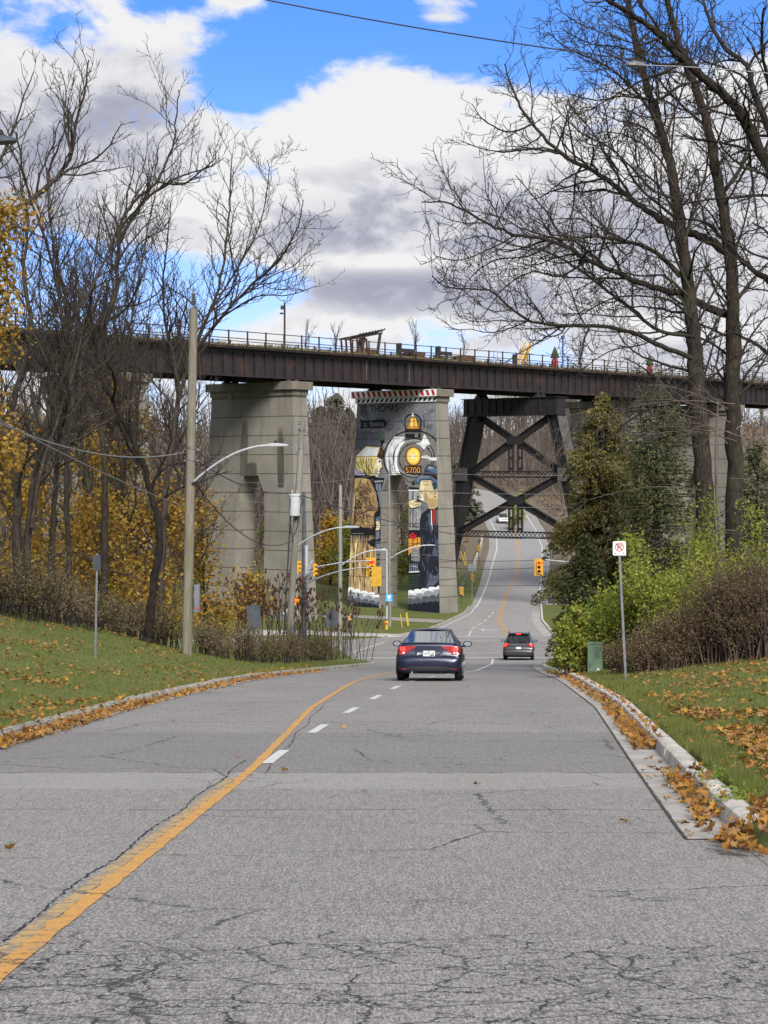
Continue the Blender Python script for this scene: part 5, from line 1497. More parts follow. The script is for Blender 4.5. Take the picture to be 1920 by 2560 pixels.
for s,w,lab in ((24.0,2.6,'red barrel planter with a small conifer, nearer of two'),(42.8,2.4,'red barrel planter with a small conifer, behind the big tree branches')):
    t = thing('planter', lab, 'planter', deck(s,w), 'planters on the elevated park')
    MB().lathe(deck(s,w), [(.30,0),(.36,.3),(.36,.95),(.30,1.05)], 12).build('barrel', RP, t, True)
    MB().lathe(deck(s,w,13.8), [(.05,0),(.5,.1),(.38,.5),(.2,.95),(.05,1.3)], 9).build('conifer', pmat('topiary'+str(int(s)),(.035,.055,.02),.9,.4,9,bump=1,bscale=9), t)
t = thing('conveyor', 'yellow slanting lattice ramp on the bridge deck', 'ramp', deck(21,4.5))
a, b = deck(19.6,4.2), deck(22.4,5.0,15.1); m = MB()
for o in (-.35,.35):
    m.bar(a+RR*o, b+RR*o, .12, .12); m.bar(a+RR*o+Vector((0,0,.5)), b+RR*o+Vector((0,0,.5)), .12, .12)
for k in range(9):
    p = a.lerp(b,k/8); q = a.lerp(b,min(1,(k+1)/8)); m.bar(p+RR*.35, q+RR*.35+Vector((0,0,.5)), .07, .07); m.bar(p-RR*.35, p+RR*.35, .07, .07)
m.build('lattice', SIGD, t); MB().bar(deck(22.0,4.8), deck(22.0,4.8,14.8), .16, .16, up=DD).build('prop', SIGD, t)
t = thing('flag_pole', 'slim blue post with a box on top, on the bridge deck', 'post', deck(29,5))
MB().tube([deck(29,5), deck(29,5,16.4)], .09, 8).build('shaft', pmat('blue_post',(.04,.10,.35),.5,.1), t, True); MB().box((-.2,-.2,0),(.2,.2,.35), Matrix.Translation(deck(29,5,16.3))).build('box', pmat('blue_box',(.03,.07,.26),.5,.1), t)
for s, lab in ((-.6,'dark bench on the deck between pergola and sapling'),(5.6,'dark upright board and bench midway on the deck'),(18.6,'dark litter bin beside the yellow ramp')):
    t = thing('park_bench' if 'bench' in lab else 'litter_bin', lab, 'bench' if 'bench' in lab else 'bin', deck(s,4))
    if 'bench' in lab:
        a, b = deck(s,3.6), deck(s+2,3.6); m = MB(); m.bar(a+Vector((0,0,.5)), b+Vector((0,0,.5)), .5, .07); m.build('seat', DARK, t); m = MB(); m.bar(a+Vector((0,0,.85))-RR*.3, b+Vector((0,0,.85))-RR*.3, .06, .4); m.build('backrest', DARK, t)
        for p in (a,b): MB().bar(p, p+Vector((0,0,.47)), .4, .08, up=DD).build('leg', DARK, t)
        MB().bar(a-DD*.7, a-DD*.7+Vector((0,0,1.5)), .5, .3, up=DD).build('end_post', DARK, t)
    else:
        MB().lathe(deck(s,4), [(.25,0),(.28,1.2)], 10).build('body', DARK, t); MB().lathe(deck(s,4,13.942), [(.3,0),(.2,.15)], 10).build('lid', DARK, t)
# ------------------------------------------------------------------ vehicles
def carpaint(name, col, rough=.22, metal=.35):
    m, t, out = newmat(name)
    co = t.n('ShaderNodeTexCoord').outputs['Object']
    n = t.noise(co, 1.6, 5.0, .6); z = t.sep(t.n('ShaderNodeNewGeometry').outputs['Position'])[2]
    c = t.mix(t.step(n,.4,.7), col, tuple(v*.8+.006 for v in col))
    b = t.n('ShaderNodeBsdfPrincipled', {'Base Color': c, 'Roughness': t.m('ADD', t.m('MULTIPLY', n, .18), rough-.06), 'Metallic': metal, 'Coat Weight': .2, 'Coat Roughness': .2})
    t.L.new(b.outputs[0], out.inputs[0]); return m
GLASS = carglass('clear_car_glass', (.80,.86,.83), 1.5)
GLASSD = carglass('dark_car_glass', (.05,.055,.06), .2)
LAMPR = pmat('tail_lens', (.30,.012,.012), .15, .2, 8, spec=.6)
LAMPB = emat('brake_glow', (1.0,.02,.012), 1.5)
LAMPW = pmat('clear_lens', (.55,.50,.48), .15, .1, 8, spec=.6)
PLATE = pmat('plate_white', (.46,.48,.52), .4, .05, 3)
PLATEB = pmat('plate_blue', (.012,.02,.08), .5, .05, 3)
CHROME = pmat('chrome', (.55,.56,.58), .15, .05, 3, metal=1.0)
SEATM = pmat('seat_fabric', (.10,.095,.085), .9, .2, 5)
def make_car(name, label, cat, pos, yaw, pitch, p, body_mat, glass):
    root = thing(name, label, cat, pos)
    M = Matrix.Translation(pos) @ Matrix.Rotation(yaw,4,'Z') @ Matrix.Rotation(pitch,4,'X')
    W = lambda x,y,z: M @ Vector((x,y,z))
    def half(hw, zt, zb):
        zm = min(.58, zb+(zt-zb)*.5)
        return [(0,zb),(.80*hw,zb),(.94*hw,zb+.05),(.985*hw,zb+.16*(zt-zb)/.7),(hw,zm),(.992*hw,zt-.22*(zt-zb)),(.965*hw,zt-.09*(zt-zb)),(.90*hw,zt-.02),(.72*hw,zt+.004),(.36*hw,zt+.018),(0,zt+.022)]
    loc, F = [], []
    for (y,hw,zt,zb) in p['st']:
        h = half(hw,zt,zb); ring = [(x,y,z) for x,z in h] + [(-x,y,z) for x,z in h[-2:0:-1]]
        loc += ring
    n = 20; k = len(p['st'])
    for i in range(k-1):
        for j in range(n): F.append((i*n+j, (i+1)*n+j, (i+1)*n+(j+1)%n, i*n+(j+1)%n))
    F += [tuple(range(n)), tuple(range((k-1)*n+n-1,(k-1)*n-1,-1))]
    bvh = BVHTree.FromPolygons([Vector(v) for v in loc], F)
    m = MB(); m.add([W(*v) for v in loc], F); body = m.build('body', body_mat, root, True)
    def proj(x, z, front=False, off=.008):
        d = -1 if front else 1
        h = bvh.ray_cast(Vector((x, -2 if not front else p['L']+2, z)), Vector((0,d,0)))
        y = h[0].y if h[0] is not None else (0.1 if not front else p['L']-.1)
        return Vector((x, y-d*off, z))
    def decal(nm, outline, mat, parent, off=.008, front=False, cuts=3):
        bm = bmesh.new(); vs = [bm.verts.new((x,0,z)) for x,z in outline]; bm.faces.new(vs)
        bmesh.ops.triangulate(bm, faces=bm.faces[:]); bmesh.ops.subdivide_edges(bm, edges=bm.edges[:], cuts=cuts, use_grid_fill=True)
        V = [W(*proj(v.co.x, v.co.z, front, off)) for v in bm.verts]; bm.verts.index_update()
        Fc = [tuple(v.index for v in f.verts) for f in bm.faces]; bm.free()
        q = MB(); q.add(V, Fc); return q.build(nm, mat, parent, True)
    # greenhouse:  base/top lines (y, z, half-width)
    rb, rt, ft, fb, sw = p['rb'], p['rt'], p['ft'], p['fb'], p['side']
    def grid(l0, l1, bow0, bow1, nu=8, nv=5, crown=0.0, inset=0.0, lift=0.0):
        V = []
        for j in range(nv+1):
            t = j/nv
            for i in range(nu+1):
                u = -1+2*i/nu
                y = l0[0]+(l1[0]-l0[0])*t; z = l0[1]+(l1[1]-l0[1])*t; hw = l0[2]+(l1[2]-l0[2])*t-inset
                V.append(W(u*hw, y+(bow0*(1-t)+bow1*t)*u*u, z+lift+crown*(1-u*u)-.012*u*u))
        return V, [(j*(nu+1)+i, j*(nu+1)+i+1, (j+1)*(nu+1)+i+1, (j+1)*(nu+1)+i) for j in range(nv) for i in range(nu)]
    m = MB(); m.add(*grid(rb, rt, .10, .05)); m.build('rear_window', glass, root, True)
    m = MB(); m.add(*grid(rt, ft, .05, -.05, crown=.03, nv=6)); roof = m.build('roof', body_mat, root, True)
    m = MB(); m.add(*grid(ft, fb, -.05, -.16)); m.build('windscreen', glass, root, True)
    for sg in (-1,1):
        sidepts = lambda y, t: None
        a0 = (sg*rb[2], rb[0]+.10, rb[1]-.012); a1 = (sg*rt[2], rt[0]+.05, rt[1]-.012)
        b0 = (sg*sw[2], sw[0], sw[3]); b1 = (sg*(rt[2]+.012), sw[1], rt[1]-.02)
        c0 = (sg*sw[2], sw[4], sw[3]); c1 = (sg*(ft[2]+.012), sw[5], ft[1]-.02)
        d0 = (sg*fb[2], fb[0]-.16, fb[1]-.012); d1 = (sg*ft[2], ft[0]-.05, ft[1]-.012)
        m = MB(); m.add([W(*q) for q in (a0,b0,b1,a1)], [(0,1,2,3)]); m.add([W(*q) for q in (c0,d0,d1,c1)], [(0,1,2,3)])
        m.add([W(*q) for q in (a1,b1,c1,d1)], [(0,1,2,3)])
        m.build('pillar', body_mat, root)
        m = MB(); m.add([W(*q) for q in (b0,c0,c1,b1)], [(0,1,2,3)]); sgw = m.build('side_window', glass if not p.get('tint') else GLASSD, root)
        ym = (b0[1]+c0[1])/2; m = MB(); m.bar(W(sg*(sw[2]+.006),ym,sw[3]), W(sg*(rt[2]+.02),ym-.05,rt[1]-.03), .08, .01, up=RR); m.build('window_bar', DARK, sgw)
        # mirror
        my, mz = p['mirror']; m = MB()
        c = Vector((sg*(p['hw']+.115), my, mz)); vs = []
        for yo, s in ((-.07,.86),(-.05,1.0),(.05,.9),(.10,.5)):
            for a in range(10): t = 2*math.pi*a/10; vs.append(W(c.x+.125*s*math.copysign(abs(math.cos(t))**.7,math.cos(t)), c.y+yo, c.z+.082*s*math.copysign(abs(math.sin(t))**.7,math.sin(t))))
        m.add(vs, [(i*10+j,i*10+(j+1)%10,(i+1)*10+(j+1)%10,(i+1)*10+j) for i in range(3) for j in range(10)]+[tuple(range(9,-1,-1)),tuple(range(30,40))])
        m.bar(W(sg*(p['hw']-.12),my+.02,mz-.07), W(c.x,my+.02,mz-.05), .08, .05)
        mr = m.build('wing_mirror', body_mat, root, True)
        g = MB(); g.poly([W(c.x+.10*math.cos(t), c.y-.075, c.z+.062*math.sin(t)) for t in [2*math.pi*a/12 for a in range(12)]]); g.build('mirror_glass', CHROME, mr)
    # wheels
    for wy in p['axles']:
        for sg in (-1,1):
            R3 = Matrix.Rotation(math.radians(90),3,'Y'); r = p['r']; xo = sg*(p['hw']-.10)
            ctr = Vector((xo, wy, r)); m = MB(); vs = []
            prof = [(r*.62,-.105),(r*.93,-.105),(r,-.07),(r,.07),(r*.93,.105),(r*.62,.105)]
            for rr_, h in prof:
                for a in range(22): t = 2*math.pi*a/22; vs.append(W(ctr.x+h, ctr.y+rr_*math.cos(t), ctr.z+rr_*math.sin(t)))
            m.add(vs, [(i*22+j,i*22+(j+1)%22,(i+1)*22+(j+1)%22,(i+1)*22+j) for i in range(5) for j in range(22)])
            wh = m.build('wheel', BLACK, root, True)
            q = MB()
            for a in range(5):
                t = 2*math.pi*a/5; q.bar(W(ctr.x+sg*.09, ctr.y, ctr.z), W(ctr.x+sg*.09, ctr.y+r*.62*math.cos(t), ctr.z+r*.62*math.sin(t)), .07, .03)
            q.tube([W(ctr.x+sg*.09, ctr.y+r*.6*math.cos(t), ctr.z+r*.6*math.sin(t)) for t in [2*math.pi*a/20 for a in range(21)]], .02, 5, False); q.build('rim', SILV, wh)
            q = MB(); q.tube([W(sg*(p['hw']-.004), wy+(r+.045)*math.cos(t), r+(r+.045)*math.sin(t)) for t in [math.pi*(-.12+1.24*a/16) for a in range(17)]], .03, 5); q.build('wheel_arch', DARK, root)
    m = MB(); vs = [W(-p['hw']*.82,.3,.19),W(p['hw']*.82,.3,.19),W(p['hw']*.82,p['L']-.4,.19),W(-p['hw']*.82,p['L']-.4,.19)]
    m.hexa(vs, [v+(M.to_3x3() @ Vector((0,0,.12))) for v in vs]); m.build('underbody', BLACK, root)
    # seats seen through the glass
    if p.get('seats'):
        for sx in (-.36,.36):
            for sy, h in ((1.75,1.02),(2.75,1.04)):
                m = MB(); b = M @ Matrix.Translation((sx,sy,0)); m.box((-.24,0,.5),(.24,.16,h),b); m.box((-.13,.03,h+.03),(.13,.12,h+.19),b); m.build('seat', SEATM, root, bevel=.03)
        m = MB(); m.box((-.11,0,1.27),(.11,.03,1.33), M @ Matrix.Translation((0,2.9,0))); m.build('rear_view_mirror', DARK, root)
    return root, body, decal, W, proj
# --- dark blue saloon
yp = 52.0; xp = 1.19
slope = math.atan((float(zr(yp+4.2))-float(zr(yp+.6)))/3.6)
pos = Vector((xp, yp, float(zr(yp+.75))+.008-.75*math.tan(slope)))
civ = dict(L=4.45, hw=.875, r=.315, axles=(.86,3.5), mirror=(2.95,.985), seats=True,
    st=[(-.02,.62,.50,.34),(.0,.74,.60,.27),(.03,.80,.63,.235),(.055,.835,.655,.225),(.075,.815,.80,.22),(.09,.80,.93,.22),(.125,.80,.985,.22),(.22,.845,.995,.215),(.6,.872,1.01,.21),(1.2,.875,.98,.20),(2.2,.875,.96,.20),(3.1,.872,.955,.20),(3.6,.86,.90,.21),(4.1,.82,.80,.22),(4.35,.74,.70,.25),(4.45,.62,.60,.30)],
    rb=(.50,1.005,.665), rt=(1.28,1.345,.525), ft=(2.45,1.40,.545), fb=(3.35,.965,.70), side=(1.05,1.55,.80,.965,3.0,2.4))
NAVY = carpaint('navy_paint', (.007,.011,.034))
cr_, body, decal, W, proj = make_car('saloon_car', 'dark blue saloon car braking in the through lane, nearest to the camera', 'car', pos, -.055, slope, civ, NAVY, GLASS)
for sg in (-1,1):
    f = lambda pts: [(sg*x,z) for x,z in pts]
    l = decal('tail_light', f([(.335,.915),(.60,.925),(.815,.915),(.83,.86),(.835,.74),(.78,.695),(.62,.70),(.585,.745),(.50,.82),(.36,.885)]), LAMPR, cr_, .010)
    decal('brake_lamp', f([(.64,.90),(.76,.90),(.775,.86),(.76,.80),(.64,.80),(.625,.86)]), LAMPB, l, .016)
    decal('reverse_lamp', f([(.64,.765),(.70,.775),(.705,.72),(.65,.715)]), LAMPW, l, .016)
    decal('reflector', f([(.60,.30),(.74,.31),(.74,.335),(.60,.325)]), LAMPR, cr_, .010)
pl_ = decal('licence_plate', [(-.155,.655),(.155,.655),(.155,.80),(-.155,.80)], PLATE, cr_, .014)
V2, F2 = text_mesh('DATK·385'.replace('·',' '))
q = MB(); q.add([W(*proj(-.135+u*.27,.68+v*.075,False,.019)) for u,v in V2], F2); q.build('plate_number', PLATEB, pl_)
q = MB(); q.poly([W(*proj(.018*math.cos(a*.6283),.785+.014*math.sin(a*.6283),False,.02)) for a in range(10)]); q.build('plate_crest', DARK, pl_)
decal('plate_recess', [(-.30,.635),(.30,.635),(.36,.70),(.40,.86),(.33,.925),(-.33,.925),(-.40,.86),(-.36,.70)], carpaint('navy_recess',(.005,.008,.026)), cr_, .006)
decal('lower_bumper', [(-.70,.275),(.70,.275),(.62,.36),(.3,.385),(-.3,.385),(-.62,.36)], DARK, cr_, .008)
decal('boot_seam', [(-.80,.655),(.80,.655),(.80,.668),(-.80,.668)], BLACK, cr_, .006)
q = MB()
vs = [W(-.74+1.48*i/12, .10+.05*(abs(i-6)/6)**2, 1.005-.012*(abs(i-6)/6)**2) for i in range(13)]
q.tube(vs, .018, 6); q.build('boot_lip', NAVY, cr_, True)
q = MB(); q.tube([W(-.45,.02,.22), W(-.45,.25,.22)], .03, 8); q.build('exhaust', CHROME, cr_)
q = MB(); q.poly([W(x,.53+.12,1.02+z) for x,z in ((-.1,0),(.1,0),(.09,.035),(-.09,.035))]); q.build('high_brake_lamp', LAMPR, cr_)
# --- dark grey people carrier at the stop line
yp = 122.5; xp = 8.4
slope = math.atan((float(zr(yp+3.6))-float(zr(yp+.9)))/2.7)
pos = Vector((xp, yp, float(zr(yp+.9))+.008-.9*math.tan(slope)))
suv = dict(L=4.9, hw=.95, r=.35, axles=(1.0,3.9), mirror=(3.5,1.16), tint=True,
    st=[(-.02,.70,.48,.36),(.0,.86,.60,.30),(.04,.90,.66,.26),(.07,.90,.70,.26),(.09,.88,.80,.26),(.12,.885,1.06,.26),(.2,.93,1.10,.25),(.8,.95,1.10,.24),(2.4,.95,1.06,.24),(3.6,.945,1.06,.24),(4.2,.92,1.0,.25),(4.7,.84,.86,.28),(4.9,.70,.74,.34)],
    rb=(.16,1.10,.74), rt=(.42,1.60,.64), ft=(2.9,1.68,.68), fb=(3.95,1.07,.80), side=(.75,.95,.90,1.09,3.6,2.95))
GREYP = carpaint('graphite_paint', (.022,.022,.025))
sv, body, decal, W, proj = make_car('people_carrier', 'dark grey people carrier waiting at the stop line with brake lights on', 'car', pos, -.085, slope, suv, GREYP, GLASSD)
for sg in (-1,1):
    f = lambda pts: [(sg*x,z) for x,z in pts]
    l = decal('tail_light', f([(.50,1.04),(.86,1.06),(.90,.98),(.90,.80),(.80,.82),(.72,.94),(.52,.99)]), LAMPR, sv, .012)
    decal('brake_lamp', f([(.70,1.0),(.86,1.02),(.88,.86),(.80,.86),(.76,.96)]), LAMPB, l, .02)
    decal('reflector', f([(.66,.52),(.82,.53),(.82,.56),(.66,.55)]), LAMPR, sv, .012)
    q = MB(); q.tube([W(sg*.60,.7,1.68),W(sg*.64,1.0,1.74),W(sg*.66,2.6,1.77),W(sg*.62,2.9,1.70)], .022, 6); q.build('roof_rail', DARK, sv, True)
decal('licence_plate', [(-.155,.70),(.155,.70),(.155,.83),(-.155,.83)], PLATE, sv, .014)
decal('lower_bumper', [(-.78,.30),(.78,.30),(.80,.44),(-.80,.44)], DARK, sv, .010)
decal('chrome_strip', [(-.48,.96),(.48,.96),(.48,.985),(-.48,.985)], CHROME, sv, .012)
q = MB(); a = [W(-.64,.33,1.61),W(.64,.33,1.61),W(.62,.62,1.66),W(-.62,.62,1.66)]; q.hexa(a, [v+Vector((0,0,.05)) for v in a]); q.build('spoiler', GREYP, sv)
q = MB(); q.poly([W(-.13,.322,1.60),W(.13,.322,1.60),W(.13,.322,1.665),W(-.13,.322,1.665)]); q.build('high_brake_lamp', LAMPB, sv)
q = MB(); q.bar(W(-.05,.14,1.16), W(.45,.20,1.2), .02, .02); q.build('wiper', BLACK, sv)
# --- white van coming down the far hill
D = 363.0; c = P(1256,1314,D)
slope = -math.atan((float(zr(D+3))-float(zr(D-3)))/6)
pos = Vector((c.x, D+5.0, float(zr(D+5))+.01))
van = dict(L=5.1, hw=.98, r=.34, axles=(1.0,4.1), mirror=(3.75,1.15), tint=True,
    st=[(0,.8,.8,.4),(.06,.92,1.1,.30),(.3,.97,1.12,.26),(2.4,.98,1.10,.24),(3.8,.97,1.08,.24),(4.4,.95,1.02,.25),(4.8,.92,.92,.26),(5.0,.86,.80,.28),(5.1,.74,.66,.34)],
    rb=(.15,1.12,.78), rt=(.4,1.66,.68), ft=(2.9,1.74,.70), fb=(4.2,1.08,.84), side=(.6,.8,.93,1.10,3.7,3.0))
WHITEP = carpaint('white_van_paint', (.72,.74,.76), .3, .0)
vn, body, decal, W, proj = make_car('white_van', 'white minivan coming down the far hill behind the steel tower', 'van', pos, math.pi+.06, slope, van, WHITEP, GLASSD)
for sg in (-1,1):
    decal('headlight', [(sg*x,z) for x,z in ((.50,.74),(.84,.80),(.86,.90),(.62,.86))], LAMPW, vn, .01, True)
decal('grille', [(-.46,.66),(.46,.66),(.50,.80),(-.50,.80)], DARK, vn, .012, True)
decal('lower_grille', [(-.62,.36),(.62,.36),(.66,.50),(-.66,.50)], DARK, vn, .012, True)
# ------------------------------------------------------------------ trees and shrubs
class Tubes:
    def __init__(s): s.V=[]; s.F=[]; s.n=0
    def add(s, pts, rad, k):
        pts = np.asarray(pts, float); rad = np.asarray(rad, float); n = len(pts)
        tg = np.gradient(pts, axis=0); tg /= (np.linalg.norm(tg,axis=1,keepdims=True)+1e-9)
        ref = np.array([0,0,1.0]) if abs(tg[0][2]) < .85 else np.array([1.0,0,0])
        u = np.cross(tg, ref); u /= (np.linalg.norm(u,axis=1,keepdims=True)+1e-9); w = np.cross(u, tg)
        a = np.arange(k)*2*math.pi/k
        ring = pts[:,None,:]+rad[:,None,None]*(np.cos(a)[None,:,None]*u[:,None,:]+np.sin(a)[None,:,None]*w[:,None,:])
        s.V.append(ring.reshape(-1,3))
        i = np.arange(n-1)[:,None]*k; j = np.arange(k)[None,:]; j2 = (j+1)%k
        s.F.append((np.stack([i+j, i+j2, i+k+j2, i+k+j], -1).reshape(-1,4))+s.n); s.n += n*k
    def data(s): return (np.concatenate(s.V), np.concatenate(s.F)) if s.V else (np.zeros((0,3)), np.zeros((0,4),int))
def nrm(v): return v/(np.linalg.norm(v)+1e-9)
class Tree:
    """limbs go into .trunk, twigs into .crown"""
    def __init__(s, seed, dens=(1.5,2.0,3.0), ratio=(.42,.45,.5), up=.10, wander=.20, rmin=.006, maxl=3, ang=(35,65), lmax=(4.2,2.0,1.0)):
        s.rng = np.random.default_rng(seed); s.trunk=Tubes(); s.crown=Tubes(); s.tips=[]
        s.dens, s.ratio, s.up, s.wander, s.rmin, s.maxl, s.ang, s.lmax = dens, ratio, up, wander, rmin, maxl, ang, lmax
    def kids(s, pts, rad, lvl, t0=.15):
        if lvl >= s.maxl: return
        r = s.rng; seg = np.linalg.norm(np.diff(pts,axis=0),axis=1); L = seg.sum(); cum = np.concatenate([[0],np.cumsum(seg)])
        n = max(1 if lvl else 2, int(L*s.dens[lvl]*(1-t0)+r.random()))
        for q in range(n):
            t = t0+(1-t0)*(q+r.random())/n; d = t*L
            i = min(np.searchsorted(cum,d,side='right')-1, len(seg)-1); f = (d-cum[i])/max(seg[i],1e-6)
            p = pts[i]+(pts[i+1]-pts[i])*f; rr = rad[i]+(rad[i+1]-rad[i])*f; dv = nrm(pts[i+1]-pts[i])
            perp = nrm(np.cross(dv, r.normal(size=3))); a = math.radians(r.uniform(*s.ang))
            nd = nrm(dv*math.cos(a)+perp*math.sin(a)+np.array([0,0,s.up*1.5]))
            ln = min(L*s.ratio[lvl], s.lmax[lvl])*r.uniform(.45,1.1)*(1-.45*t)
            s.grow(p, nd, max(ln,.25), min(rr*.62, .012+ln*.012), lvl+1)
    def grow(s, p, d, L, r0, lvl):
        r = s.rng; n = max(3, min(7, int(L/.28)+2)); st = L/n; pts=[p]; r0 = max(r0, s.rmin)
        for i in range(n):
            d = nrm(d+r.normal(0,s.wander,3)+np.array([0,0,s.up*(.6 if lvl<2 else 1)])); pts.append(pts[-1]+d*st)
        pts = np.array(pts); rad = np.linspace(r0, max(r0*.35, s.rmin*.7), n+1)
        (s.trunk if r0 > .035 else s.crown).add(pts, rad, 5 if r0 > .035 else 3)
        s.tips.append(pts[-1]); 
        if lvl >= 2: s.tips.append(pts[n//2])
        s.kids(pts, rad, lvl)
    def limb(s, pts, r0, r1, k=9, kids=True, t0=.2, cut=None):
        """hand placed limb through world points, smoothed"""
        P_ = np.array([tuple(q) for q in pts], float); m = len(P_)
        t = np.linspace(0, m-1, (m-1)*5+1); out=[]
        for x in t:
            i = min(int(x), m-2); f = x-i
            p0, p1, p2, p3 = P_[max(i-1,0)], P_[i], P_[i+1], P_[min(i+2,m-1)]
            out.append(.5*((2*p1)+(-p0+p2)*f+(2*p0-5*p1+4*p2-p3)*f*f+(-p0+3*p1-3*p2+p3)*f**3))
        out = np.array(out); out[1:-1] += s.rng.normal(0, min(r0*.13,.022), out[1:-1].shape)
        rad = r0+(r1-r0)*(t/(m-1))**.8; rad = rad*(1+s.rng.normal(0,.04,len(rad)))
        s.trunk.add(out, rad, k)
        if kids: s.kids(out, rad, 0, t0)
        return out, rad
    def build(s, name, label, base, bark, twig, group=None, cat='tree'):
        root = thing(name, label, cat, base, group)
        V, F = s.trunk.data(); mesh_np('trunk', V, F, bark, root, True)
        V, F = s.crown.data()
        if len(V): mesh_np('crown', V, F, twig, root)
        return root
def pxl(pts, D, dd=0.0, seed=0):
    """photo points at distance D, drifting dd metres in depth along the limb"""
    n = len(pts)-1; return [P(x,y,D+dd*(i/n)**1.3) for i,(x,y) in enumerate(pts)]

def leaves(centres, size, rng, squash=.6, droop=0.0, aspect=.7):
    """one folded leaf per centre: four-cornered blades, random facing"""
    n = len(centres); a = rng.normal(size=(n,3)); a[:,2] = a[:,2]*squash-droop; a /= np.linalg.norm(a,axis=1,keepdims=True)
    b = np.cross(a, rng.normal(size=(n,3))); b /= np.linalg.norm(b,axis=1,keepdims=True); c = np.cross(a,b)
    sz = size*rng.uniform(.6,1.3,n)[:,None]
    V = np.stack([centres-a*sz*.5, centres+b*sz*.5*aspect+c*sz*.08, centres+a*sz*.5, centres-b*sz*.5*aspect+c*sz*.08], 1)
    return V.reshape(-1,3), np.arange(4*n).reshape(-1,4)

G_L = 'bare trees of the wood on the left'
# ---- left wood: hand placed stems (photo points), twigs grown on them
def tree_from(seed, limbs, name, label, group, D, bark=BARK, twig=TWIG, **kw):
    t = Tree(seed, **kw); first = limbs[0][0][0]
    for (pts, w0, w1, dd, *o) in limbs:
        g_ = 1.0 if w0 > 40 else (.86 if w0 > 20 else .76)
        t.limb(pxl(pts, D+(o[0] if o else 0), dd), g_*w0/2*D/FPX, g_*w1/2*D/FPX, 9 if w0 > 12 else 6, t0=.34 if w0 > 18 else .1)
    b = P(*first, D); b.z = gz(b.x, D)
    return t.build(name, label, b, bark, twig, group)
tw = dict(dens=(3.2,3.5,3.8), lmax=(3.8,2.1,1.1), up=.15, rmin=.0085, wander=.19)
tree_from(11, [([(44,1640),(45,1480),(44,1300),(38,1190),(10,1080),(-25,980),(-70,860)],36,16,1),
  ([(70,1640),(64,1480),(72,1300),(92,1160),(118,1060),(135,950),(160,850),(205,760),(245,690),(288,590)],30,7,3),
  ([(80,1320),(100,1180),(150,1040),(190,900),(215,780)],18,5,2)], 'bare_tree', 'bare tree with two thick trunks side by side at the far left edge', G_L, 55, **tw)
tree_from(12, [([(118,1620),(120,1500),(132,1340),(140,1180),(150,1060),(166,900),(150,760),(120,620),(70,480),(40,330)],22,5,-3),
  ([(150,1020),(185,880),(240,760),(262,700)],11,4,2),([(128,1395),(175,1378),(215,1388),(255,1420),(330,1440),(390,1475)],9,3,-3)], 'bare_tree', 'slender bare tree with a drooping low branch behind the small sign', G_L, 58, **tw)
tree_from(13, [([(170,1600),(172,1450),(168,1330),(166,1180),(180,1000),(178,860),(168,760),(140,640),(124,540),(118,420)],22,5,3),
  ([(178,870),(205,740),(235,640),(250,560)],10,3,3)], 'bare_tree', 'straight bare trunk right of the double trunks', G_L, 63, **tw)
tree_from(14, [([(-60,640),(-20,560),(70,505),(125,460),(155,430),(178,385),(190,310),(212,225),(222,150)],24,4,2),
  ([(150,435),(200,438),(270,425),(330,415)],8,2.5,2),([(178,385),(160,300),(165,230),(150,170)],9,2.5,2),([(-60,500),(-10,420),(30,330),(60,240),(85,180)],14,3,0)], 'bare_tree', 'high bare limb arching in from the left edge against the grey cloud', G_L, 52, **tw)
tree_from(15, [([(262,1560),(260,1400),(262,1260),(256,1080),(250,960),(246,880),(268,790),(290,720),(297,600),(310,540),(350,490),(392,455),(430,370),(440,300),(446,225)],26,3,-2),
  ([(297,610),(345,520),(400,470),(455,440),(520,420),(560,395)],13,3,3),([(392,455),(455,460),(500,430),(540,395)],9,3,-3),([(250,960),(215,860),(190,760),(175,650)],13,4,4),([(290,720),(330,640),(360,600),(420,570)],9,3,3)], 'bare_tree', 'tallest bare tree of the left wood, its top forking over the pale cloud', G_L, 66, **tw)
tree_from(16, [([(370,1600),(374,1560),(386,1440),(398,1340),(368,1200),(328,1090),(290,1020),(258,950),(236,850),(225,740)],30,7,-3),
  ([(398,1345),(408,1300),(425,1285)],12,4,1),([(330,1095),(345,1000),(360,900),(375,800)],10,3,3)], 'bare_tree', 'dark bare tree leaning left out of the orange leaves', G_L, 61, BARKD, TWIG, **tw)
tree_from(17, [([(400,1600),(404,1440),(410,1260),(425,1150),(438,1050),(450,980),(480,890),(520,790),(552,700),(568,590),(574,480),(580,390)],24,3,2),
  ([(450,985),(432,890),(412,800),(408,700),(416,620),(428,500)],14,3,-3),([(485,880),(560,785),(630,712),(700,645),(745,565),(758,500)],13,2.5,-4),([(552,795),(640,742),(720,738),(790,715)],7,2,-4),([(600,745),(680,690),(740,660),(785,600)],6,2,3),([(525,780),(600,660),(650,560),(672,440),(668,400)],8,2,4)], 'bare_tree', 'bare tree spreading right above the first bridge pier', G_L, 72, **tw)
tree_from(18, [([(300,1560),(306,1300),(303,1150),(300,1050),(312,900),(336,760),(356,650),(376,540),(402,430)],15,3,3),([(312,900),(285,800),(270,700)],8,3,3)], 'bare_tree', 'thin bare tree between the tallest tree and the dark leaning one', G_L, 78, **tw)
tree_from(19, [([(238,1560),(246,1400),(232,1260),(210,1150),(196,1040),(205,900),(225,800)],22,6,4),([(205,1200),(190,1080),(150,960)],12,4,3)], 'bare_tree', 'bare tree with a bent trunk, behind the thin sign post', G_L, 74, **tw)
tree_from(20, [([(-30,1600),(-25,1300),(10,1100),(50,950),(75,820),(60,680),(70,560),(50,450)],30,6,4),([(10,1100),(-10,900),(20,760),(10,600)],14,4,0)], 'bare_tree', 'bare tree at the very left edge behind the yellow leaves', G_L, 69, **tw)
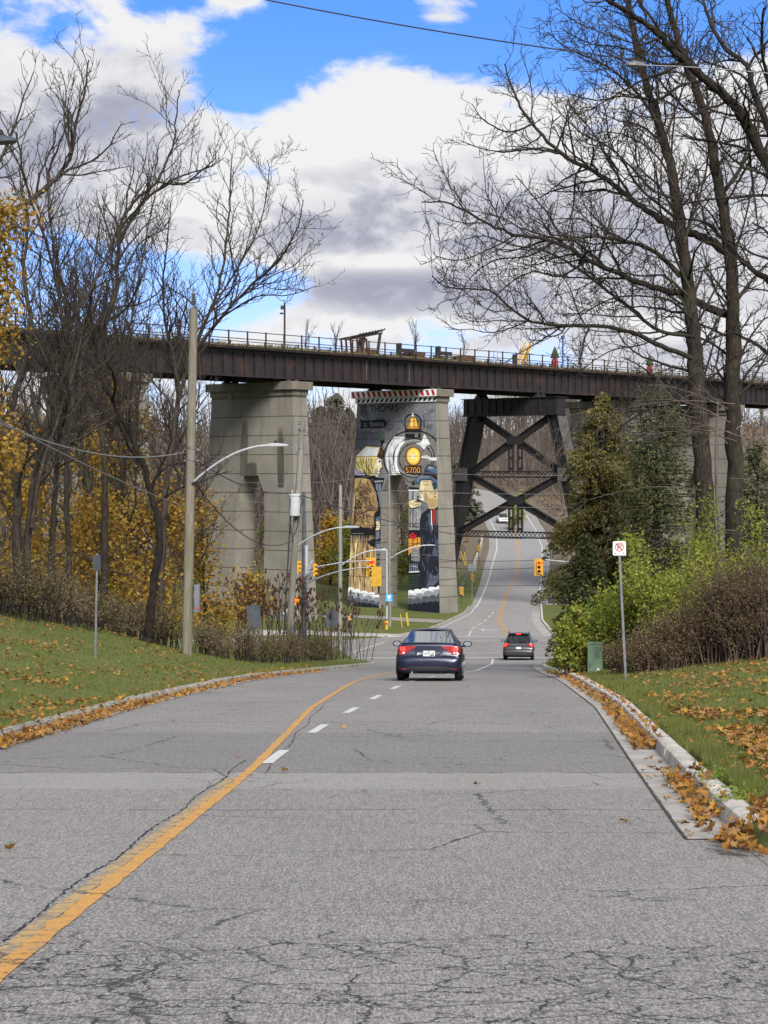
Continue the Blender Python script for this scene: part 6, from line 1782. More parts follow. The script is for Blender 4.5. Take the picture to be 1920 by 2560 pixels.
tree_from(21, [([(470,1560),(468,1350),(470,1200),(482,1060),(500,960),(498,880)],9,3,3),([(470,1200),(440,1120),(420,1040)],5,2,2)], 'bare_tree', 'young bare tree just right of the big pole', G_L, 82, **tw)

# ---- right side giants
tr_ = dict(dens=(3.4,4.2,4.2), lmax=(3.8,1.9,1.0), up=.07, wander=.19, rmin=.0095, ang=(30,68))
G_R = 'big bare trees right of the road'
tree_from(31, [([(1782,1660),(1775,1500),(1766,1330),(1757,1150),(1742,960),(1735,850),(1722,720),(1706,600),(1690,480),(1662,360),(1612,200),(1585,90),(1560,-60)],64,12,2),
  ([(1700,690),(1650,640),(1600,612),(1555,602),(1488,591),(1421,599),(1355,588),(1300,570)],18,4,-5),
  ([(1738,842),(1649,826),(1582,776),(1510,721),(1444,671),(1360,627),(1277,612),(1210,590),(1160,600)],15,3,4),
  ([(1730,895),(1654,865),(1582,832),(1499,815),(1416,815),(1333,804),(1277,771),(1222,726),(1127,721),(1080,690)],19,3,-6),
  ([(1690,500),(1627,471),(1580,420),(1527,360),(1510,266),(1470,200)],11,3,4),([(1665,360),(1627,277),(1555,194),(1488,150),(1421,122),(1370,80)],13,3,-4),
  ([(1730,800),(1690,760),(1650,745),(1560,740),(1500,760),(1440,800),(1400,850)],9,3,-3),([(1660,350),(1690,270),(1720,180),(1735,90)],11,3,4),([(1708,610),(1745,500),(1770,400),(1775,290),(1800,180)],12,3,3),([(1722,720),(1680,620),(1650,520),(1640,430),(1600,330)],11,3,-3),([(1690,480),(1650,400),(1590,350),(1520,330),(1450,340)],9,2.5,3),([(1720,740),(1660,690),(1600,690),(1530,680),(1450,720),(1390,740)],9,2.5,-4),([(1630,250),(1570,230),(1500,160),(1450,60)],9,2.5,2),([(1600,150),(1660,80),(1690,-10)],8,3,-2),([(1742,930),(1700,960),(1640,1010),(1560,1060),(1500,1130)],10,3,-5)],
  'bare_tree', 'huge bare tree, left of the two thick trunks, its limbs sweeping over the bridge', G_R, 62, BARKM, TWIG, **tr_)
tree_from(32, [([(1842,1660),(1838,1450),(1837,1200),(1832,1000),(1834,800),(1828,660),(1802,490),(1770,320),(1732,200),(1690,90),(1660,-40)],56,12,-2),
  ([(1834,790),(1780,775),(1721,743),(1650,722),(1582,699),(1471,649),(1388,604),(1288,588),(1211,555),(1127,510),(1055,505)],27,3,-6),
  ([(1832,640),(1770,600),(1710,577),(1640,540),(1582,499),(1499,438),(1399,383),(1333,310),(1288,238),(1262,160)],30,4,4),
  ([(1399,383),(1330,372),(1260,380),(1200,370),(1150,350)],9,3,3),([(1333,310),(1270,330),(1210,300),(1180,260)],8,2.5,-2),([(1471,649),(1400,690),(1330,680),(1260,720),(1200,800)],9,2.5,-3),([(1388,604),(1320,640),(1240,650),(1180,690),(1130,770)],8,2.5,3),([(1288,588),(1230,620),(1150,650),(1090,640)],7,2.5,-2),
  ([(1582,499),(1520,400),(1480,330),(1420,260)],10,3,5),([(1802,490),(1850,420),(1880,330),(1905,220)],16,5,3),([(1838,1000),(1870,930),(1920,880)],13,5,2),([(1770,320),(1700,260),(1640,190),(1590,100),(1560,20)],11,3,-3),([(1828,660),(1860,560),(1880,470),(1910,400)],11,3,2),([(1732,200),(1690,180),(1620,190),(1550,170)],8,2.5,3),([(1690,545),(1600,470),(1540,380),(1450,330),(1380,260)],11,3,-3),([(1834,900),(1780,860),(1700,830),(1610,860),(1520,880),(1450,930)],10,2.5,-4),([(1836,760),(1880,700),(1940,640)],16,6,2),([(1710,577),(1650,470),(1600,420),(1560,330)],10,3,4)],
  'bare_tree', 'huge bare tree, right of the two thick trunks, one long limb crossing leftwards', G_R, 64, BARKM, TWIG, **tr_)
tree_from(33, [([(2080,1660),(2070,1300),(2050,900),(1990,600),(1925,425),(1866,310),(1832,260),(1765,200),(1715,155),(1654,94),(1604,50),(1532,8),(1470,-30)],46,7,-4),
  ([(1990,600),(1940,380),(1882,222),(1870,166),(1804,111),(1765,28),(1740,-50)],26,7,2),([(2050,900),(1990,790),(1925,704),(1870,664),(1826,621),(1770,560),(1690,545)],30,4,1),
  ([(1765,200),(1700,215),(1640,250),(1560,240),(1490,250),(1420,235)],12,3,-3),([(1715,155),(1640,160),(1560,120),(1480,110),(1400,70)],10,3,2),([(1866,310),(1880,440),(1895,560)],13,4,-2),([(1940,380),(1930,250),(1905,130),(1910,20)],18,6,-3),([(2060,1000),(1980,930),(1890,860),(1830,830)],22,5,2),([(1654,94),(1600,110),(1530,90),(1450,60),(1390,20)],8,2.5,2)],
  'bare_tree', 'dark bare tree mostly outside the frame, its limbs filling the upper right corner', G_R, 50, BARKD, TWIG, **dict(tr_, dens=(4.2,4.2,4.2)))
# pale low tangle of bare twigs in front of the cedar
t = Tree(41, dens=(2.2,2.8,2.6), lmax=(2.0,1.2,.7), up=-.02, wander=.28, rmin=.0075)
r_ = random.Random(41)
for i in range(15):
    x0, y0 = r_.uniform(1740,1860), r_.uniform(1000,1340); sg = -1 if r_.random() < .72 else 1; ln = r_.uniform(130,390)*(1 if sg < 0 else .5); dy = r_.uniform(-70,70)
    t.limb(pxl([(x0,y0),(x0+sg*ln*.35,y0+dy*.5-18),(x0+sg*ln*.7,y0+dy*.9-10+r_.uniform(-15,15)),(x0+sg*ln,y0+dy+30)],60+r_.uniform(-2,2),r_.uniform(-4,4)), .016, .006, 4, t0=.05)
for i in range(5):
    x0, y0 = r_.uniform(1380,1560), r_.uniform(930,1120); t.limb(pxl([(x0,y0),(x0-r_.uniform(10,50),y0+70),(x0-r_.uniform(20,110),y0+150)],61,r_.uniform(-3,3)), .012, .006, 4, t0=.05)
b = P(1800,1560,60); b.z = gz(b.x,60); t.limb([b, P(1800,1400,60), P(1790,1180,59.5), P(1795,1000,59)], .06, .03, 6, False)
t.build('bare_tree', 'low tangle of pale bare twigs hanging before the cedar', b, TWIGL, TWIGL, None)

# ---- yellow leafed trees
LEAFO = leafmat('orange_leaves', [(.33,.19,.028),(.38,.23,.035),(.25,.12,.022),(.18,.115,.03),(.40,.27,.05),(.22,.17,.04),(.14,.085,.028)])
LEAFY = leafmat('yellow_leaves', [(.40,.25,.028),(.34,.20,.02),(.46,.29,.04),(.28,.21,.035),(.36,.17,.02)])
LEAFL = leafmat('lime_leaves', [(.20,.26,.035),(.27,.29,.05),(.14,.19,.03),(.31,.29,.055),(.16,.21,.03)])
LEAFG = leafmat('green_leaves', [(.13,.20,.03),(.19,.26,.04),(.09,.15,.022),(.25,.29,.05),(.15,.20,.035)])
LEAFB = leafmat('brown_leaves', [(.135,.100,.065),(.19,.145,.085),(.10,.075,.055),(.17,.155,.07),(.20,.13,.075)])
LEAFM = leafmat('thicket_leaves', [(.125,.090,.055),(.17,.13,.060),(.085,.058,.046),(.19,.16,.06),(.115,.072,.058),(.14,.105,.06)])
LEAFR = leafmat('dark_red_heads', [(.075,.028,.022),(.11,.045,.032),(.055,.03,.022),(.10,.06,.035)])
NEED = leafmat('cedar_sprays', [(.105,.105,.028),(.145,.125,.032),(.070,.082,.024),(.19,.135,.034),(.052,.064,.020)], trans=.15)
NEEDD = leafmat('hemlock_sprays', [(.045,.060,.020),(.072,.082,.030),(.034,.046,.017),(.095,.090,.034)], trans=.12)
PINE = leafmat('pine_needles', [(.060,.068,.046),(.080,.084,.058),(.048,.054,.040),(.092,.086,.062)], trans=.1)
def leafy(seed, name, label, base, h, spread, nleaf, size, mat, bark=BARKD, group=None, stems=1, crown0=.25, cat='tree', per=6, jit=.28, lean=(0,0), dens=(1.4,2.0,2.4)):
    rng = np.random.default_rng(seed+1000)
    t = Tree(seed, dens=dens, lmax=(spread*.9,spread*.5,spread*.25), up=.10, wander=.22, rmin=.006, maxl=3, ang=(40,75))
    b = np.array(base)
    for s_ in range(stems):
        o = rng.normal(0,.12*stems**.5,3)*[1,1,0]
        top = b+np.array([lean[0]*h+rng.normal(0,spread*.25), lean[1]*h+rng.normal(0,spread*.2), h*rng.uniform(.8,1.0)])
        md = b*.5+top*.5+rng.normal(0,.12*h/3,3)*[1,1,.2]
        t.limb([b+o-[0,0,.3], b*.75+top*.25+o, md, top], .018*h+.02, .012, 7, t0=crown0)
    root = t.build(name, label, base, bark, TWIG, group, cat)
    tips = np.array(t.tips); idx = rng.integers(0,len(tips),nleaf)
    c = tips[idx]+rng.normal(0,jit,(nleaf,3))*[1,1,.8]
    V, F = leaves(c, size, rng, .6, .25)
    mesh_np('foliage', V, F, mat, root)
    return root
def at(px, D, dz=0.0):
    x = (px-960)*D/FPX; return Vector((x, D, gz(x,D)+dz))
G_O = 'orange leaved trees under the left wood'
leafy(51,'maple_tree','tall yellow maple cut by the left edge of the picture', at(-42,47), 10.6, 1.5, 12000, .13, LEAFO, crown0=.35, jit=.42)
thin = (
    (171,'thin bare tree left of the bent one, reaching the bridge', [(160,1560),(168,1300),(190,1050),(212,850),(240,640),(252,520)],86),
    (172,'thin pale stem between the double trunks and the sign post', [(215,1560),(212,1350),(222,1150),(215,950),(228,780),(222,640)],90),
    (173,'thin bare tree just left of the big pole', [(440,1560),(432,1350),(446,1180),(440,1010),(458,860),(470,720)],94),
    (174,'slender bare tree behind the dark leaning one', [(345,1560),(350,1380),(338,1200),(345,1010),(330,830),(338,660)],92),
    (175,'slender forked tree near the left edge, behind the double trunks', [(100,1560),(104,1300),(92,1080),(108,880),(98,700),(110,560)],84),
    (176,'thin straight tree behind the straight trunk', [(275,1560),(282,1350),(278,1150),(292,950),(286,760),(300,640)],96))
for sd,lab,pts,D in thin:
    tree_from(sd, [(pts,13,3,3),([pts[2],(pts[3][0]-38,pts[3][1]-20),(pts[4][0]-50,pts[4][1]-40)],6,2.5,2),([pts[3],(pts[4][0]+34,pts[4][1]),(pts[5][0]+60,pts[5][1]-30)],5,2.5,-2)], 'bare_tree', lab, G_L, D, **tw)
for sd, px, D, h, sp, n, mt, lab in ((52,520,84,7.6,2.9,3600,LEAFO,'orange tree beside the big pole, its leaves lapping the first pier'),
    (53,405,78,6.8,3.0,4960,LEAFO,'low orange tree in front of the leaning dark trunk'),
    (54,300,72,6.0,2.8,4340,LEAFO,'orange tree behind the small sign on the left lawn'),
    (55,200,82,9.5,3.0,7000,LEAFY,'yellow tree glowing between the bare trunks'),
    (56,90,80,9.0,3.0,6500,LEAFY,'yellow tree behind the two thick left trunks'),
    (57,330,98,13.0,3.0,7500,LEAFO,'tall orange tree in front of the hidden left pier'),
    (58,250,110,15.5,3.2,6500,LEAFO,'tallest orange tree reaching up to the bridge girder'),
    (59,590,112,4.2,2.6,2200,LEAFO,'small orange tree at the foot of the first bridge pier')):
    leafy(sd,'autumn_tree',lab, at(px,D), h, sp, n, .16 if D < 90 else .2, mt, group=G_O, crown0=.12, jit=.5)

# ---- conifers
def conifer(seed, name, label, base, h, rad, n, mat, size, droop, shape=1.0, bare=.06):
    rng = np.random.default_rng(seed); b = np.array(base)
    T_ = Tubes(); T_.add([b-[0,0,.3], b+[0,0,h*.5], b+[.1,0,h*.98]], [.02*h, .012*h, .02], 8)
    Cs, As = [], []
    nb = int(h*20)
    for i in range(nb):
        t = bare+(1-bare)*(i+rng.random())/nb; z = h*t
        L = rad*(1-t)**shape*rng.uniform(.35,1.15)+.18; a = rng.uniform(0,2*math.pi)
        d = np.array([math.cos(a), math.sin(a), 0]); m = 6
        pts = np.array([b+[0,0,z]+d*L*k/m+np.array([0,0,.10*L*(k/m)-droop*L*(k/m)**2]) for k in range(m+1)])
        T_.add(pts, np.linspace(.012+.012*L,.006,m+1), 4)
        q = int(n/nb*(.3+1.2*L/rad))
        f = rng.uniform(.12,1.0,q)**.8; w = .34*L*(1.05-f*.6)+.05
        s_ = np.array([-d[1],d[0],0]); side = rng.uniform(-1,1,q)
        c = b+[0,0,z]+np.outer(L*f,d)+np.outer(side*w,s_); c[:,2] += .10*L*f-droop*L*f*f-rng.uniform(-.12,.42,q)
        Cs.append(c); As.append(d*.8+np.outer(np.sign(side)*.6,s_)+np.array([0,0,-.5])+rng.normal(0,.5,(q,3)))
    c = np.concatenate(Cs); a = np.concatenate(As); a /= np.linalg.norm(a,axis=1,keepdims=True)
    n_ = len(c); bb = np.cross(a, rng.normal(size=(n_,3))); bb /= np.linalg.norm(bb,axis=1,keepdims=True); sz = size*rng.uniform(.6,1.4,n_)[:,None]
    V = np.stack([c-a*sz*.5, c-a*sz*.05+bb*sz*.17, c+a*sz*.5, c-a*sz*.05-bb*sz*.17],1).reshape(-1,3)
    root = thing(name, label, 'tree', base)
    mesh_np('trunk', *T_.data(), BARKD, root, True); mesh_np('crown', V, np.arange(4*n_).reshape(-1,4), mat, root)
    return root
conifer(61,'cedar_tree','tall brownish green cedar beside the road, in front of the steel tower', at(1502,84), 11.3, 2.95, 52000, NEED, .19, .35, .52)
conifer(62,'cedar_tree','dark cedar drooping over the kerb behind the lime green bushes', at(1462,70), 4.6, 1.75, 12000, NEEDD, .18, .22, .8, .24)
conifer(63,'hemlock_tree','dark hemlock just left of the two thick trunks', at(1640,78), 10.6, 2.4, 7500, NEEDD, .20, .12, .25, .32)
conifer(64,'cedar_tree','second brownish cedar half behind the tall one', at(1590,88), 9.2, 3.0, 17000, NEED, .20, .32, .5)
conifer(65,'hemlock_tree','small dark hemlock right of the thick trunks', at(1890,80), 8.0, 2.0, 3800, NEEDD, .19, .15, .4, .3)

# ---- shrubs
def shrub(seed, name, label, base, h, spread, nleaf, size, mat, stemmat=TWIG, group=None, stems=16, up=.12, cat='shrub', tall=1.0, twigs=(2.2,2.6)):
    rng = np.random.default_rng(seed); b = np.array(base)
    t = Tree(seed, dens=(twigs[0],twigs[1],2.0), lmax=(h*.45,h*.25,.3), up=up, wander=.2, rmin=.005, maxl=2, ang=(25,60))
    for i in range(stems):
        a = rng.uniform(0,2*math.pi); r = spread*math.sqrt(rng.random()); o = np.array([math.cos(a)*r, math.sin(a)*r*.8, 0])
        hh = h*rng.uniform(.5,1.22)*(1-.35*(r/spread)**2)*tall; p0 = b+o*.75; p0[2] = gz(p0[0],p0[1])-.1
        lean = o*.25+rng.normal(0,.12*h,3)*[1,1,0]
        pts = np.array([p0, p0+lean*.3+[0,0,hh*.45], p0+lean*.75+[0,0,hh*.8], p0+lean*1.2+[0,0,hh]])
        rad = np.array([.014+.006*h,.012+.003*h,.009,.005]); t.crown.add(pts,rad,4); t.tips += [pts[2],pts[3]]; t.kids(pts,rad,0,.15)
    root = thing(name, label, cat, base, group)
    V, F = t.crown.data(); mesh_np('stems', V, F, stemmat, root)
    if nleaf:
        tips = np.array(t.tips); c = tips[rng.integers(0,len(tips),nleaf)]+rng.normal(0,.09*h**.5,(nleaf,3))
        c[:,2] = np.maximum(c[:,2], b[2]-.6)
        V, F = leaves(c, size, rng, .7, .2); mesh_np('foliage', V, F, mat, root)
    return root
G_S = 'bushes along the right verge'
for sd,px,D,h,sp,n,sz,mt,lab in ((71,1440,57,1.55,.62,4420,0.106,LEAFL,'yellow green bush nearest the street corner'),
    (72,1532,58,1.75,.6,4420,0.100,LEAFG,'leafy green bush behind the green cabinet'),
    (73,1600,56,3.0,.85,5780,0.106,LEAFL,'tall bright lime bush behind the parking sign'),
    (74,1668,54,3.25,.95,5440,0.094,LEAFL,'lime bush between the parking sign and the brown thicket'),
    (75,1770,58,3.7,1.15,6120,0.094,LEAFL,'pale lime bush at the foot of the thick trunks'),
    (76,1880,57,3.7,1.2,6120,0.094,LEAFL,'pale yellow green bush at the right edge'),
    (77,1500,62,2.1,.8,4420,0.100,LEAFG,'dark green bush under the cedar')):
    shrub(sd,'bush',lab,at(px,D),h,sp,n,sz,mt,group=G_S)
for i,(px,D,h,lab) in enumerate(((1655,49,1.0,'low brown bush right behind the parking sign post'),(1720,49.5,1.25,'brown twiggy bush, left end of the thicket on the right'),(1790,49,2.0,'tall brown twiggy bush in the middle of the thicket on the right'),(1865,48.5,2.1,'brown twiggy bush close to the right edge'),(1925,48,2.2,'brown twiggy bush cut by the right edge'),(1590,51,.7,'low dry brown bush at the parking sign foot'))):
    shrub(81+i,'dry_bush',lab,at(px,D),h*1.1,.85,6500,.05,LEAFM,pmat('brown_stem'+str(i),(.085,.060,.052),.9,.3,2),G_S,52,.14,'shrub',1.0,(4.5,3.4))
# left thicket
G_T = 'dry bushes along the left bank'
spots = [(-20,52,1.7),(50,53,1.7),(120,55,1.6),(185,57,1.5),(245,60,1.5),(300,62,1.4),(355,64,1.4),(415,65,1.3),(520,68,1.3),(575,71,1.4),(625,75,1.3),(675,80,1.3),(730,85,1.35),(775,92,1.4),(800,100,1.3)]
names = ['beyond the leafy bank at the left edge','below the two thick trunks','left of the small sign, by the bank','just left of the small sign post','right behind the small sign post','right of the small sign post','under the dark leaning tree','left of the big pole foot','right of the big pole foot','left of the dark leaning sign back','at the dark leaning sign back','left of the leaning pole foot','right of the leaning pole foot','left of the rusty sign post','by the corner pole foot']
for i,((px,D,h),nm) in enumerate(zip(spots,names)):
    g = i%3 == 1
    shrub(101+i,'dry_bush','brown dry bush '+nm,at(px,D),h*(.78+.30*((i*7)%5)/4),1.05,2900,.06,LEAFB if not g else leafmat('olive'+str(i),[(.09,.085,.03),(.13,.115,.045),(.10,.07,.035),(.15,.14,.05)]),TWIG,G_T,32,.16,'shrub',1.0,(2.8,2.6))
# sumac heads by the pole
def sumac(seed, label, px, D, n, h, sx):
    rng = np.random.default_rng(seed); T_ = Tubes(); Hd = Tubes(); c = np.array(at(px,D))
    for i in range(n):
        p = c+[rng.normal(0,sx), rng.normal(0,1.2), 0]; p[2] = gz(p[0],p[1]); hh = h*rng.uniform(.6,1.08); d = rng.normal(0,.16,3)*[1,1,0]
        q = p+d*hh+[0,0,hh]; T_.add([p,p+d*.4*hh+[0,0,hh*.5],q],[.02,.015,.009],4)
        for _ in range(3):
            e = q+rng.normal(0,.30,3)*[1,1,.9]; e2 = e+[rng.normal(0,.06),0,.26*rng.uniform(.6,1.2)]; T_.add([q-[0,0,.3],e],[.01,.007],3)
            Hd.add([e,e+(e2-e)*.35,e+(e2-e)*.75,e2],[.015,.055,.04,.008],5)
    root = thing('sumac_bush', label, 'shrub', c, 'sumac bushes before the first pier')
    mesh_np('stems', *T_.data(), TWIG, root); mesh_np('seed_heads', *Hd.data(), LEAFR, root)['kind'] = 'stuff'
for sd,px,D,n,h,sx,lab in ((131,640,96,34,3.0,1.2,'sumac with dark red heads left of the leaning pole'),(132,700,98,34,3.7,1.2,'sumac with dark red heads right behind the leaning pole'),(133,790,104,36,3.3,1.2,'sumac with dark red heads under the signal post'),(134,840,120,20,2.6,.9,'sumac with dark red heads at the corner pole')):
    sumac(sd,lab,px,D,n,h,sx)

# ---- woods beyond the bridge: named trees in front, the mass behind
def small_bare(seed, h):
    t = Tree(seed, dens=(.75,1.3,1.0), lmax=(h*.30,h*.16,.8), up=.22, wander=.16, rmin=.026, maxl=2, ang=(25,55))
    rng = t.rng
    t.limb([(0,0,-.3),(rng.normal(0,.2),rng.normal(0,.2),h*.4),(rng.normal(0,.35),rng.normal(0,.35),h*.75),(rng.normal(0,.5),rng.normal(0,.5),h)], .014*h+.03, .02, 5, t0=.25)
    for k in range(2): t.limb([(0,0,h*.3),(rng.normal(0,.8),rng.normal(0,.8),h*.6),(rng.normal(0,1.4),rng.normal(0,1.4),h*.92)], .008*h+.02, .015, 4, t0=.1)
    V1,F1 = t.trunk.data(); V2,F2 = t.crown.data(); return V1,F1,V2,F2
protos = [small_bare(200+i, 11.0) for i in range(5)]
WOODM = pmat('far_wood_bark', (.062,.052,.045), .95, .35, .2)
WOODT = pmat('far_wood_twigs', (.090,.074,.066), .95, .35, .12)
def wood(name, pos, seed, mats=(WOODM, WOODT)):
    rng = np.random.default_rng(seed); V=[]; F=[]; n=0
    for (x,y,s) in pos:
        for (vv,ff) in ((protos[rng.integers(5)][0:2]),(protos[rng.integers(5)][2:4])):
            a = rng.uniform(0,6.28); ca, sa = math.cos(a), math.sin(a); v = vv*[s**.6,s**.6,s]
            V.append(np.stack([v[:,0]*ca-v[:,1]*sa+x, v[:,0]*sa+v[:,1]*ca+y, v[:,2]+float(H(x,y))],1)); F.append(ff+n); n += len(vv)
    return mesh_np(name, np.concatenate(V), np.concatenate(F), mats[1])
rng = np.random.default_rng(77); pos = []
while len(pos) < 1000:
    y = rng.uniform(262,640); x = rng.uniform(-75,150)*y/300
    if kl(y)-4.5 < x < kr(y)+4.5: continue
    if y < 285 and x > kl(y)-9 and x < kr(y)+9: continue
    pos.append((x,y,rng.uniform(.7,1.25)))
while len(pos) < 1320:
    y = rng.uniform(425,660); x = (rng.uniform(1110,1500)-960)*y/FPX
    if kl(y)-5 < x < kr(y)+5: continue
    pos.append((x,y,rng.uniform(.8,1.35)))
tag(wood('woods', pos, 5), 'brown leafless wood covering the far hillside', kind='stuff')
pos = [(rng.uniform(-60,-14), rng.uniform(222,275), rng.uniform(1.2,1.9)) for _ in range(110)]
pos += [(rng.uniform(-13,4), rng.uniform(238,290), rng.uniform(1.5,2.05)) for _ in range(60)]
pos += [(rng.uniform(26,95), rng.uniform(238,262), rng.uniform(.7,1.1)) for _ in range(45)]
pos = [(x,y,s) for x,y,s in pos if not (kl(y)-3 < x < kr(y)+3)]
tag(wood('woods', pos, 6), 'leafless trees just beyond the bridge piers', kind='stuff')
pos = [(rng.uniform(-62,-15)*y/110, y, rng.uniform(.6,1.2)) for y in rng.uniform(95,160,95)]
pos = [(x,y,s) for x,y,s in pos if x < -16]
tag(wood('woods', pos, 7), 'dim leafless undergrowth trees deep in the left wood', kind='stuff')
# dry undergrowth over the far slopes
def brushwood(n, seed):
    r = np.random.default_rng(seed); y = r.uniform(236,600,n); x = r.uniform(-72,140,n)*y/300
    k = ((x < kl(y)-3.0) | (x > kr(y)+3.0)); x, y = x[k], y[k]; m = len(x)
    c = np.stack([x,y,H(x,y)+r.random(m)**2*3.2],1); return leaves(c, .9, r, 1.6, 0.0, .35)
BRUSH = leafmat('brushwood', [(.115,.088,.070),(.155,.120,.090),(.085,.066,.054),(.16,.115,.06),(.12,.11,.065),(.17,.135,.115),(.14,.075,.05)], .9, .1)
tag(mesh_np('undergrowth', *brushwood(80000,3), BRUSH), 'brown brushwood covering the far slopes', kind='stuff')
for sd,px,D,h,lab in ((141,838,300,21,'dark evergreen highest between the two front piers'),(142,800,310,18,'dark evergreen beside the highest one between the piers'),(143,868,305,18.5,'dark evergreen just left of the painted pier top'),(144,1146,330,12,'dark evergreen right of the painted pier')):
    conifer(sd,'evergreen_tree',lab,at(px,D),h,4.4,3400,PINE,1.1,.10,.40,.2)
for sd,px,D,h,n,mt,lab in ((151,1034,228,11,5000,LEAFL,'yellow green tree seen through the arch of the painted pier'),(152,820,232,9,3500,LEAFY,'yellow tree between the first pier and the painted one'),(153,690,205,9,3500,LEAFL,'yellow green tree seen through the arch of the plain pier'),(154,1282,345,7,2200,LEAFL,'pale yellow tree on the far hill within the steel tower'),(155,870,226,7,2500,LEAFL,'low yellow green tree left of the painted pier')):
    b = at(px,D); leafy(sd,'autumn_tree',lab,b,h,2.6,n,.32,mt,group='yellow trees beyond the bridge',crown0=.08,jit=.6)
# bare saplings on the deck
for s,w,sd,h,lab in ((2.2,4.5,161,3.2,'bare sapling in the brown tub on the bridge deck'),(9.9,4.2,162,2.3,'low bare twigs in the second brown tub on the deck'),(-10.5,7.5,163,3.0,'bare sapling behind the pergola'),(-12.6,2.0,164,2.6,'bare sapling left of the pergola by the lamp post'),(31,4,165,4.2,'pale bare sapling by the blue post on the deck'),(-31,4,166,3.2,'bushy bare sapling on the deck behind the big pole')):
    t = Tree(sd, dens=(3.2,3.0,2.0), lmax=(1.4,.6,.3), up=.2, wander=.14, rmin=.012, maxl=2, ang=(20,45)); b = np.array(deck(s,w,13.4 if 'tub' in lab else 12.7))
    for k in range(4): t.limb([b, b+t.rng.normal(0,.12,3)*[1,1,0]+[0,0,h*.5], b+t.rng.normal(0,.4,3)*[1,1,0]+[0,0,h]], .035, .012, 5, t0=.1)
    t.build('sapling', lab, b, TWIG, TWIG, 'saplings on the elevated park')
# ------------------------------------------------------------------ grass blades, fallen leaves
rng = np.random.default_rng(9)
def grass(n, side, y0, y1, wmax, pw=1.0, hm=1.0):
    u = rng.random(n); y = (y0**(-pw)+(y1**(-pw)-y0**(-pw))*u)**(-1/pw)
    w = .20+rng.random(n)**1.15*wmax*np.clip(y/30,.45,1.3)
    x = kr(y)+w if side > 0 else kl(y)-w
    z = H(x,y); p = np.stack([x,y,z-.01],1)
    h = hm*rng.uniform(.035,.085,n)*(1+.5*np.sin(x*5.3+y*1.7)*np.sin(y*4.1))*(1+.4*np.sin(x*2.1)*np.sin(y*1.3)); a = rng.uniform(0,math.pi,n); wd = .0016+.00013*y
    d = np.stack([np.cos(a)*wd,np.sin(a)*wd,0*a],1); tip = p+np.stack([rng.normal(0,.03,n),rng.normal(0,.03,n),h],1)
    return np.stack([p-d,p+d,tip],1).reshape(-1,3), np.arange(3*n).reshape(-1,3)
GRS = leafmat('grass_blades', [(.065,.105,.018),(.095,.145,.024),(.14,.16,.036),(.19,.17,.06),(.08,.125,.02),(.16,.145,.055),(.115,.135,.035)], trans=.3)
v, f = grass(160000, 1, 14.4, 62, 6.0); tag(mesh_np('grass', v, f, GRS), kind='stuff')
v, f = grass(110000, -1, 23, 92, 6.5); tag(mesh_np('grass', v, f, GRS), kind='stuff')
v, f = grass(16000, 1, 14.6, 50, .35, 1.0, 1.9); tag(mesh_np('grass', v, f, GRS), 'long grass leaning over the right kerb', kind='stuff')
FALL = leafmat('fallen_leaves', [(.23,.095,.022),(.32,.155,.035),(.15,.062,.022),(.38,.20,.03),(.20,.11,.045),(.30,.19,.085),(.10,.048,.022),(.42,.25,.035)], .65, .2)
def leafpile(p, size, tilt, curl):
    """five lobed fallen leaves, curled, one fan each"""
    n = len(p); k = 15
    ang = np.linspace(0,2*math.pi,k,endpoint=False); lobes = np.array([1.0,.52,.62,.95,.48,.55,.72,.40,.30,.40,.72,.55,.48,.95,.58])
    lobes = np.roll(lobes, 0)
    rot = rng.uniform(0,6.28,n); rr = lobes[None,:]*(1+rng.normal(0,.10,(n,k)))*size[:,None]*.55
    A = ang[None,:]+rot[:,None]; lx, ly = rr*np.cos(A), rr*np.sin(A)*rng.uniform(.6,1,n)[:,None]
    cd = rng.uniform(0,6.28,n); dist = lx*np.cos(cd)[:,None]+ly*np.sin(cd)[:,None]
    lz = (dist**2/size[:,None])*curl[:,None]+rng.normal(0,.05,(n,k))*size[:,None]
    tx, ty = rng.normal(0,1,n)*tilt, rng.normal(0,1,n)*tilt
    L = np.stack([lx,ly,lz],-1); L = np.concatenate([L, np.zeros((n,1,3))],1)
    ca, sa = np.cos(tx)[:,None], np.sin(tx)[:,None]; y1, z1 = L[...,1]*ca-L[...,2]*sa, L[...,1]*sa+L[...,2]*ca
    cb_, sb_ = np.cos(ty)[:,None], np.sin(ty)[:,None]; x2, z2 = L[...,0]*cb_+z1*sb_, -L[...,0]*sb_+z1*cb_
    W_ = np.stack([x2,y1,z2],-1); W_[...,2] -= np.minimum(W_[...,2].min(1),0)[:,None]*.8
    V = W_+p[:,None,:]; i = np.arange(k); tri = np.stack([i,(i+1)%k,np.full(k,k)],1)
    F = (np.arange(n)[:,None,None]*(k+1)+tri[None]).reshape(-1,3)
    return V.reshape(-1,3), F
def scatter_leaves(n, side, y0, y1, w0, w1, smin, smax, tilt, lift=.0, pw=1.0, patch=0.0, wpow=1.0, curl=1.2):
    u = rng.random(n); y = (y0**(-pw)+(y1**(-pw)-y0**(-pw))*u)**(-1/pw)
    w = w0+(w1-w0)*rng.random(n)**wpow
    if patch:
        q = np.sin(y*1.1+w*2.3)+np.sin(y*.43-w*1.7+1)+np.sin(w*3.1+y*.2)
        k = q > (-.6+patch*rng.random(n)); y, w = y[k], w[k]
    x = kr(y)+w if side > 0 else kl(y)-w
    z = np.where(w > .2, H(x,y)+.05, np.where(w > 0, zr(y)+.155, zr(y)+.012))
    h = np.abs(rng.normal(0,lift,len(y))) if lift else 0
    m = len(y); return leafpile(np.stack([x,y,z+h],1), rng.uniform(smin,smax,m), np.full(m,tilt), rng.uniform(.3,curl,m))
